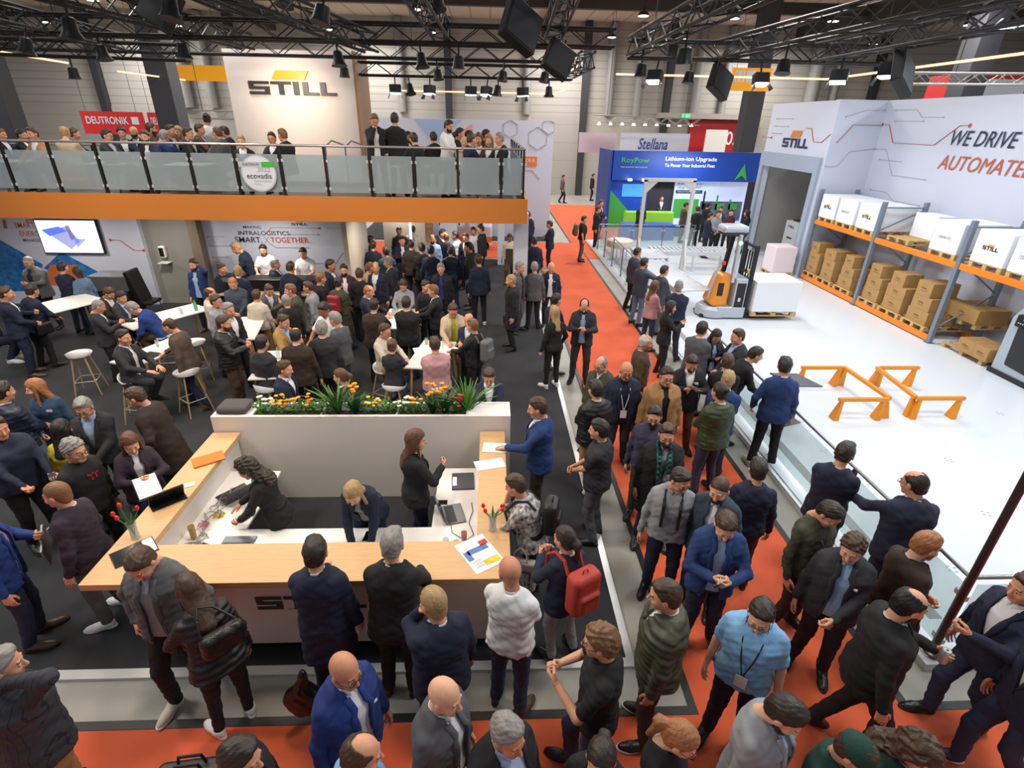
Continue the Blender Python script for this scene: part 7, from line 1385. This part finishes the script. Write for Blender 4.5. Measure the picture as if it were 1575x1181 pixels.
person('person with dark hair and glasses before the tower panel', -4.95, 13.56, 178, floor=3.14, h=1.74, top='J', tc='black', sc='white', pc='black', hair='sdk', sex='m', legs='c', seat=0.65, arms='tt', skin='b', ex='G')
person('person with light brown hair turned away before the tower panel', -4.61, 13.30, 300, floor=3.14, h=1.74, top='J', tc='black', sc='white', pc='black', hair='slb', sex='m', legs='c', seat=0.73, arms='tt', skin='b', ex='')
person('bearded person in dark jacket right of the standing pair', -2.07, 15.00, 120, floor=3.14, h=1.74, top='J', tc='black', sc='white', pc='black', hair='sdk', sex='m', legs='c', seat=0.69, arms='tt', skin='b', ex='B')
person('person with dark hair beside the bearded one, seen from behind', -1.72, 13.35, 320, floor=3.14, h=1.74, top='J', tc='black', sc='white', pc='black', hair='sdk', sex='m', legs='c', seat=0.7, arms='tt', skin='b', ex='B')
person('person in black jacket left of the white shirted waiter', -1.38, 14.55, 340, floor=3.14, h=1.74, top='J', tc='black', sc='white', pc='black', hair='sdk', sex='m', legs='c', seat=0.7, arms='tt', skin='b', ex='')
person('person with curly dark hair right of the waiter', -0.88, 15.23, 120, floor=3.14, h=1.74, top='J', tc='black', sc='white', pc='black', hair='cdk', sex='m', legs='c', seat=0.68, arms='tt', skin='b', ex='')
person('person in dark cap behind the bald one on the balcony', -0.72, 14.57, 100, floor=3.14, h=1.74, top='J', tc='black', sc='white', pc='black', hair='sdk', sex='m', legs='c', seat=0.8, arms='tt', skin='b', ex='')
person('bald person in cream jacket at the right of the balcony', -0.59, 14.02, 150, floor=3.14, h=1.74, top='J', tc='cream', sc='white', pc='black', hair='0', sex='m', legs='c', seat=0.63, arms='tt', skin='b', ex='')
person('person with dark hair behind the bald cream jacket', -0.51, 14.97, 90, floor=3.14, h=1.74, top='J', tc='navy', sc='white', pc='black', hair='sdk', sex='m', legs='c', seat=0.74, arms='tt', skin='b', ex='')
person('person in navy blazer beside the bald cream jacket', -0.40, 13.31, 60, floor=3.14, h=1.74, top='J', tc='navy', sc='white', pc='black', hair='sbr', sex='m', legs='c', seat=0.71, arms='tt', skin='b', ex='')
person('person with auburn hair and red top at the balcony right', -0.26, 13.86, 190, floor=3.14, h=1.74, top='J', tc='maroon', sc='white', pc='black', hair='mrust', sex='f', legs='c', seat=0.71, arms='tt', skin='b', ex='')
person('person with black hair in the last row of the balcony', -0.08, 15.14, 100, floor=3.14, h=1.74, top='J', tc='black', sc='white', pc='black', hair='sdk', sex='m', legs='c', seat=0.77, arms='tt', skin='b', ex='')
person('person with long ginger hair at the balcony right', -0.01, 13.58, 200, floor=3.14, h=1.74, top='J', tc='maroon', sc='white', pc='black', hair='lginger', sex='f', legs='c', seat=0.69, arms='tt', skin='a', ex='')
person('person with short dark hair in black at the balcony right end', 0.22, 13.30, 240, floor=3.14, h=1.74, top='J', tc='black', sc='white', pc='black', hair='sgr', sex='m', legs='c', seat=0.74, arms='tt', skin='b', ex='')
person('standing person in black jacket and white shirt, hand at the mouth on the balcony', -2.68, 14.00, 165, floor=3.14, top='O', tc='black', sc='white', pc='jeans', hair='slb', arms='pm', nod=30, h=1.89)
person('standing person in black suit on the balcony, seen from behind', -2.26, 14.30, 0, floor=3.14, top='J', tc='black', pc='black', hair='sdk', h=1.9)
person('person serving tables in white shirt standing on the balcony right', -0.97, 14.20, 120, floor=3.14, top='S', tc='white', pc='black', hair='sdk', ex='B', arms='ct', nod=20)
person('standing person with a dark hair bun and white shirt on the balcony left', -6.99, 15.04, 350, floor=3.14, sex='f', top='S', tc='white', pc='black', hair='bdk', h=1.81)
person('person in navy suit leaning on the green booth counter', 8.48, 27.30, 180, h=1.74, top='J', tc='navy', sc='white', pc='black', hair='sdk', sex='m', arms='cc', floor=0.012)
person('dark haired person at the left of the green booth counter', 6.77, 24.48, 180, h=1.74, top='J', tc='black', sc='white', pc='black', hair='sdk', sex='m', arms='cc', floor=0.012)
person('person in brown jacket in front of the green booth panel', 8.59, 24.05, 100, h=1.74, top='J', tc='brown', sc='white', pc='black', hair='sdk', sex='m', arms='cc', floor=0.12)
person('person in black suit seen from behind at the booth', 8.70, 22.95, 0, h=1.74, top='J', tc='black', sc='white', pc='black', hair='sdk', sex='m', arms='cc', floor=0.12)
person('person in black jacket before the booth picture wall', 9.61, 24.14, 60, h=1.74, top='J', tc='black', sc='white', pc='black', hair='sdk', sex='m', arms='cc', floor=0.12)
person('person in navy jacket at the booth fence', 8.57, 21.13, 100, h=1.74, top='J', tc='navy', sc='white', pc='black', hair='sdk', sex='m', arms='cc', floor=0.12)
person('person in light grey hooded top at the booth fence', 9.14, 21.80, 170, h=1.74, top='W', tc='lgrey', sc='white', pc='black', hair='sdk', sex='m', arms='cc', floor=0.12)
person('person with dark hair behind the grey hooded top', 9.73, 23.04, 190, h=1.74, top='J', tc='steel', sc='white', pc='black', hair='sdk', sex='m', arms='cc', floor=0.12)
person('person in maroon sweater with a badge at the booth fence', 9.82, 22.18, 190, h=1.74, top='W', tc='maroon', sc='white', pc='black', hair='vdk', sex='m', arms='cc', floor=0.12)
person('person with long dark hair in black at the gate side of the booth', 10.42, 22.06, 300, h=1.74, top='J', tc='black', sc='white', pc='black', hair='lbk', sex='f', arms='cc', floor=0.12)
person('person in dark clothes by the far end of the glass railing', 5.11, 25.35, 120, h=1.74, top='J', tc='black', sc='white', pc='black', hair='sbr', sex='m', arms='cc', floor=0.012)
# ------------------------------------------------------------------ things people wear, hold and pull
def who(s):
    k = [l for l in PP if s in l]; assert len(k) >= 1, s; return PP[k[0]]
def held(name, pd, p, label, cat):
    "a thing at a point of the person's frame, turned and sized like the person"
    r = pd['root']; t = thing(name, label, cat, wpos(pd, p), r.rotation_euler[2]); return t
def backpack(pd, m, label, k=1.0, dark=None):
    T = pd['T']; o = T(0, -pd['wB'][7]-.115*k-.015, .27); t = held('backpack', pd, o, label, 'backpack')
    V, Q, _ = bake('bp', lambda P: smin(rbox(P, (0, 0, 0), (.145*k, .085*k, .215*k), .06*k), rbox(P, (0, -.085*k, -.06*k), (.105*k, .035*k, .10*k), .03*k), .02), (-.16*k, -.14*k, -.23*k), (.16*k, .1*k, .23*k), .012)
    link('bag_body', qmesh('bag_body', V, Q), m, t)
    for s in (-1, 1): MB().tube([np.array(T(s*.085, y, z))-o for y, z in ((-.15, .40), (-.09, .515), (.04, .515), (pd['fv'](.40, .028), .40), (pd['fv'](.26, .030), .24), (pd['fv'](.12, .0), .12), (-.10, .08))], .017*k, 6).obj('strap', dark or m, t, True)
    MB().tube([(-.03, -.01, .21*k), (-.02, -.01, .25*k), (.02, -.01, .25*k), (.03, -.01, .21*k)], .008, 6).obj('grab_handle', dark or m, t, True)
    MB().tube([(-.09*k, -.122*k, -.0), (0, -.126*k, .012), (.09*k, -.122*k, -.0)], .003, 5).obj('zip', m_blk, t, True); return t
m_bred = mat('bag_red', 'b23a2e', .6, bump=.2, bscale=60); m_bgrey = mat('bag_grey', '6a6a6c', .7, bump=.2); m_bgreen = mat('bag_green', '4a5a34', .7); m_bblk = mat('bag_black', '18181a', .45, bump=.2, bscale=50)
backpack(who('wearing a red backpack') if 0 else who('navy jacket wearing a red'), m_bred, 'bright red backpack on the dark haired wearer beside the counter', 1.05)
backpack(who('olive jacket wearing a red'), mat('bag_crimson', '8e2432', .6), 'crimson backpack with a white dot on the olive jacket in the crowd', .95)
backpack(who('wearing a grey backpack'), m_bgrey, 'grey backpack on the black hooded top at the paper strewn table', .95)
backpack(who('wearing a green backpack'), m_bgreen, 'green backpack on the black tee wearer in the orange aisle', 1.0)
backpack(who('patterned blouse'), m_bblk, 'dark backpack on the wearer of the patterned blouse', .9)
backpack(who('wearing a dark backpack strap'), m_bblk, 'dark backpack on the pale shirt wearer in the aisle', .95)
def hand(pd, i): return pd['J'][i]
def phone_at(pd, i, label, w=.075, h=.15, flat=False, name='phone', cat='phone'):
    j = pd['J'][i]; o = j[3]+j[4][:, 0]*.09-j[4][:, 2]*.025; t = held(name, pd, o, label, cat); d = j[4]
    R3 = np.stack([d[:, 0], d[:, 1], d[:, 2]], 1); M = m4(R3, (0, 0, 0)); MB().box(-h/2, h/2, -w/2, w/2, -.005, .005, M).obj('case', m_blk, t, bev=.002); MB().box(-h/2+.006, h/2-.006, -w/2+.005, w/2-.005, .005, .006, M).obj('screen', mat('screen_black', '15181d', .12), t); return t
phone_at(who('looking down at a phone'), 0, 'black phone in the hands of the bright blue suit'); phone_at(who('talking on a phone'), 0, 'phone held to the ear of the bearded blue suit'); phone_at(who('looking at a phone in the orange'), 0, 'phone held by the charcoal suit in the orange aisle')
phone_at(who('holding a phone at the left edge'), 0, 'small phone held by the heavily built navy sweater'); phone_at(who('holding a phone by the railing'), 0, 'red cased phone held by the long brown haired one at the railing'); phone_at(who('looking at a tablet'), 0, 'dark tablet held by the bearded black suit in the aisle', .16, .24, name='tablet', cat='tablet')
pd = who('reading papers at the bar'); t = held('papers', pd, pd['T'](0, .34, .30), 'sheaf of white papers held by the auburn haired one', 'papers'); MB().box(-.11, .11, -.02, .28, .0, .012, Matrix.Rotation(-.35, 4, 'X')).obj('sheets', m_paper, t); MB().box(-.12, .12, -.03, .30, -.008, .0, Matrix.Rotation(-.35, 4, 'X')).obj('dark_folder', m_blk, t)
slab('folder', -3.42, 5.55, BZ, .34, .22, .02, .6, mat('folder_orange', 'e0741c', .6), 'bright orange folder on the left wooden bar by the papers', 'folder')
pd = who('holding a laptop'); t = held('laptop', pd, pd['T'](-.05, .36, .10), 'closed silver laptop held by the bright blue suit at the left edge', 'laptop'); MB().box(-.17, .17, -.01, .01, -.10, .14, Matrix.Rotation(.3, 4, 'Y')).obj('case', m_scr, t, bev=.004)
pd = who('carrying a drink can'); j = pd['J'][0]; o = j[3]+j[4][:, 0]*.075-j[4][:, 2]*.035; t = held('drink_can', pd, o, 'silver drink can in the hand of the receding black haired one', 'can'); MB().lathe([(.026, -.07), (.033, -.06), (.033, .05), (.027, .062), (.027, .06)], n=18).obj('can_body', mat('can_silver', 'c4c6cc', .3, .5), t, True); MB().lathe([(.008, .061), (.008, .063)], n=8).obj('opening', m_blk, t)
# shopping bag with print
pd = who('patterned blouse'); t = thing('canvas_bag', 'grey canvas shopping bag with LONKING lettering and black twigs print', 'bag', (.32, 4.17, .60), -.25)
V, Q, _ = bake('cb', lambda P: rbox(P, (0, 0, 0), (.17, .05, .20), .03), (-.18, -.06, -.21), (.18, .06, .21), .012); link('bag_body', qmesh('bag_body', V, Q), mat('canvas_grey', 'a8a29a', .85), t)
lettering('bag_text', 'LONKING', (-.12, -.054, .06), (1, 0, 0), (0, 0, 1), .24, .045, m_blk, t, bold=.03)
b = MB(); rg = random.Random(2)
for k in range(16): x = rg.uniform(-.13, .13); z = rg.uniform(-.19, -.08) if k < 11 else rg.uniform(-.05, .03); x = x if k < 11 else rg.uniform(.03, .12); b.bar((x, -.053, z), (x+rg.uniform(-.03, .03), -.053, z+rg.uniform(.02, .06)), .008, .003)
b.obj('twig_print', m_blk, t)
for s in (-1, 1): MB().tube([(-.08, s*.03, .19), (-.06, s*.02, .30), (0, 0, .36), (.06, s*.02, .30), (.08, s*.03, .19)], .007, 6).obj('handle', mat('canvas_grey', 'a8a29a'), t, True)
t = thing('folded_jacket', 'dark folded jacket hung over the forearm beside the patterned blouse', 'jacket', (.52, 4.45, .98)); V, Q, _ = bake('fj', lambda P: ell(P, (0, 0, 0), (.17, .12, .10))+wr(P, .006), (-.19, -.14, -.13), (.19, .14, .13), .013); link('cloth', qmesh('cloth', V, Q), cloth('black', 'w'), t)
# plastic bag
t = thing('plastic_bag', 'shiny black plastic bag hanging beside the navy rain jacket', 'bag', (-1.62, 3.02, .40)); V, Q, _ = bake('pb', lambda P: smin(ell(P, (0, 0, -.06), (.17, .09, .19)), cone(P, (0, 0, .05), (.04, 0, .30), .07, .025), .05)+wr(P, .004, .8), (-.2, -.12, -.28), (.2, .12, .34), .011); link('bag_body', qmesh('bag_body', V, Q), mat('plastic_black', '0e0e10', .3), t)
# laptop bag on suitcase
t = thing('suitcase', 'dark blue hard shell suitcase with a small label at the bottom edge', 'suitcase', (-1.86, 2.0, .012), .12)
V, Q, _ = bake('sc', lambda P: rbox(P, (0, 0, .34), (.22, .14, .32), .06), (-.23, -.15, .01), (.23, .15, .67), .014); link('shell', qmesh('shell', V, Q), mat('shell_blue', '1e2740', .3, coat=.4), t)
MB().box(-.03, .03, -.143, -.140, .42, .46).obj('label_tag', mat('tag_grey', '8a9098', .5), t)
for x in (-.1, .1): MB().tube([(x, .11, .64), (x, .11, 1.0)], .008, 6).obj('pull_rod', m_steel, t, True)
for x in (-.17, .17):
    for y in (-.09, .09): MB().lathe([(.02, 0), (.025, .02), (.02, .04)], (x, y, 0), 10).obj('wheel', m_blk, t, True)
t = thing('laptop_bag', 'black laptop bag with two handles standing on the blue suitcase', 'bag', (-1.98, 2.12, .70), .1)
V, Q, _ = bake('lb', lambda P: smin(rbox(P, (0, 0, .16), (.23, .08, .16), .05), rbox(P, (0, -.08, .12), (.18, .03, .10), .025), .02), (-.24, -.12, -.01), (.24, .09, .33), .013); link('bag_body', qmesh('bag_body', V, Q), m_bblk, t)
for s in (-1, 1): MB().tube([(-.09, s*.03, .30), (-.07, s*.03, .40), (.07, s*.03, .40), (.09, s*.03, .30)], .011, 7).obj('handle', m_blk, t, True)
MB().tube([(-.15, -.114, .17), (.15, -.114, .17)], .004, 5).obj('zip', m_scr, t, True)
pd = who('black quilted jacket lifting'); t = held('shoulder_bag', pd, pd['T'](.05, -.24, .28), 'black leather shoulder bag on the back of the black quilted jacket', 'bag'); V, Q, _ = bake('sb', lambda P: rbox(P, (0, 0, 0), (.16, .06, .11), .05)+wr(P, .003), (-.17, -.08, -.13), (.17, .08, .13), .012); link('bag_body', qmesh('bag_body', V, Q), mat('leather_bag', '17171a', .35, bump=.3), t)
MB().tube([(-.14, 0, .08), (-.12, .06, .22), (-.08, .16, .28), (.02, .12, .25), (.12, .02, .12)], .010, 7).obj('strap', mat('leather_bag', '17171a'), t, True)
for s, lab, dz in (('long black coat carrying', 'black handbag carried low by the long black coat', 0), ('shoulder bag leaning', 'black shoulder bag on the navy jacket at the white table', .25)):
    pd = who(s); t = held('handbag', pd, pd['T'](.26, .0, -.30+dz), lab, 'bag'); V, Q, _ = bake('hb', lambda P: rbox(P, (0, 0, 0), (.06, .16, .12), .04), (-.08, -.17, -.13), (.08, .17, .13), .014); link('bag_body', qmesh('bag_body', V, Q), m_bblk, t); MB().tube([(0, -.10, .11), (0, -.05, .24), (0, .05, .24), (0, .10, .11)], .009, 6).obj('handle', m_bblk, t, True)
# strap of the olive sweater, prints on the black hooded top
pd = who('grey shoulder strap'); T = pd['T']; t = held('shoulder_strap', pd, T(0, 0, .2), 'grey strap across the olive sweater by the railing', 'strap'); O = T(0, 0, .2); MB().tube([np.array(T(*p))-O for p in ((-.20, .02, -.02), (-.12, .155, .12), (-.0, .165, .26), (.08, .13, .40), (.10, .0, .50), (.05, -.12, .42), (-.08, -.15, .2), (-.20, -.06, 0))], .018, 6).obj('webbing', m_bgrey, t, True)
pd = who('black hooded sweater with red print'); T = pd['T']
b = MB()
for k, (x, z) in enumerate(((-.07, .38), (-.045, .36), (-.02, .39), (.005, .37), (.03, .39), (-.05, .33), (.0, .33))): b.box(x, x+.018, pd['fv'](.36, .018), pd['fv'](.36, .022), z, z+.022+.01*(k % 2))
o = b.obj('red_print', mat('print_red2', 'b8242a', .6), pd['root']); o.location = (0, 0, .945)
# stools under the seated people
for k_, lab in (('seated at the near left high table', 'white bar stool under the dark suit at the near left table'), ('royal blue blazer bowed', 'white bar stool under the bowed royal blue blazer'), ('yellow green jacket', 'white bar stool under the yellow green jacket'), ('charcoal sweater seen', 'white bar stool under the charcoal sweater by the planter'),
              ('in profile behind the planter flowers', 'white bar stool under the navy suit behind the flowers'), ('beige polo seated', 'white bar stool under the beige polo'), ('high hair bun', 'white bar stool under the wearer of the high bun'), ('pink shirt and blue jeans', 'white bar stool under the pink shirt'), ('seated with hands clasped', 'white bar stool under the navy suit with clasped hands')):
    pd = who(k_); r = pd['root']; c = wpos(pd, pd['T'](0, -.03, 0)); hz_ = c.z-FZ-.115; o = stool(c.x, c.y, r.rotation_euler[2], lab); o.scale = (1.05, 1.05, hz_/.76)
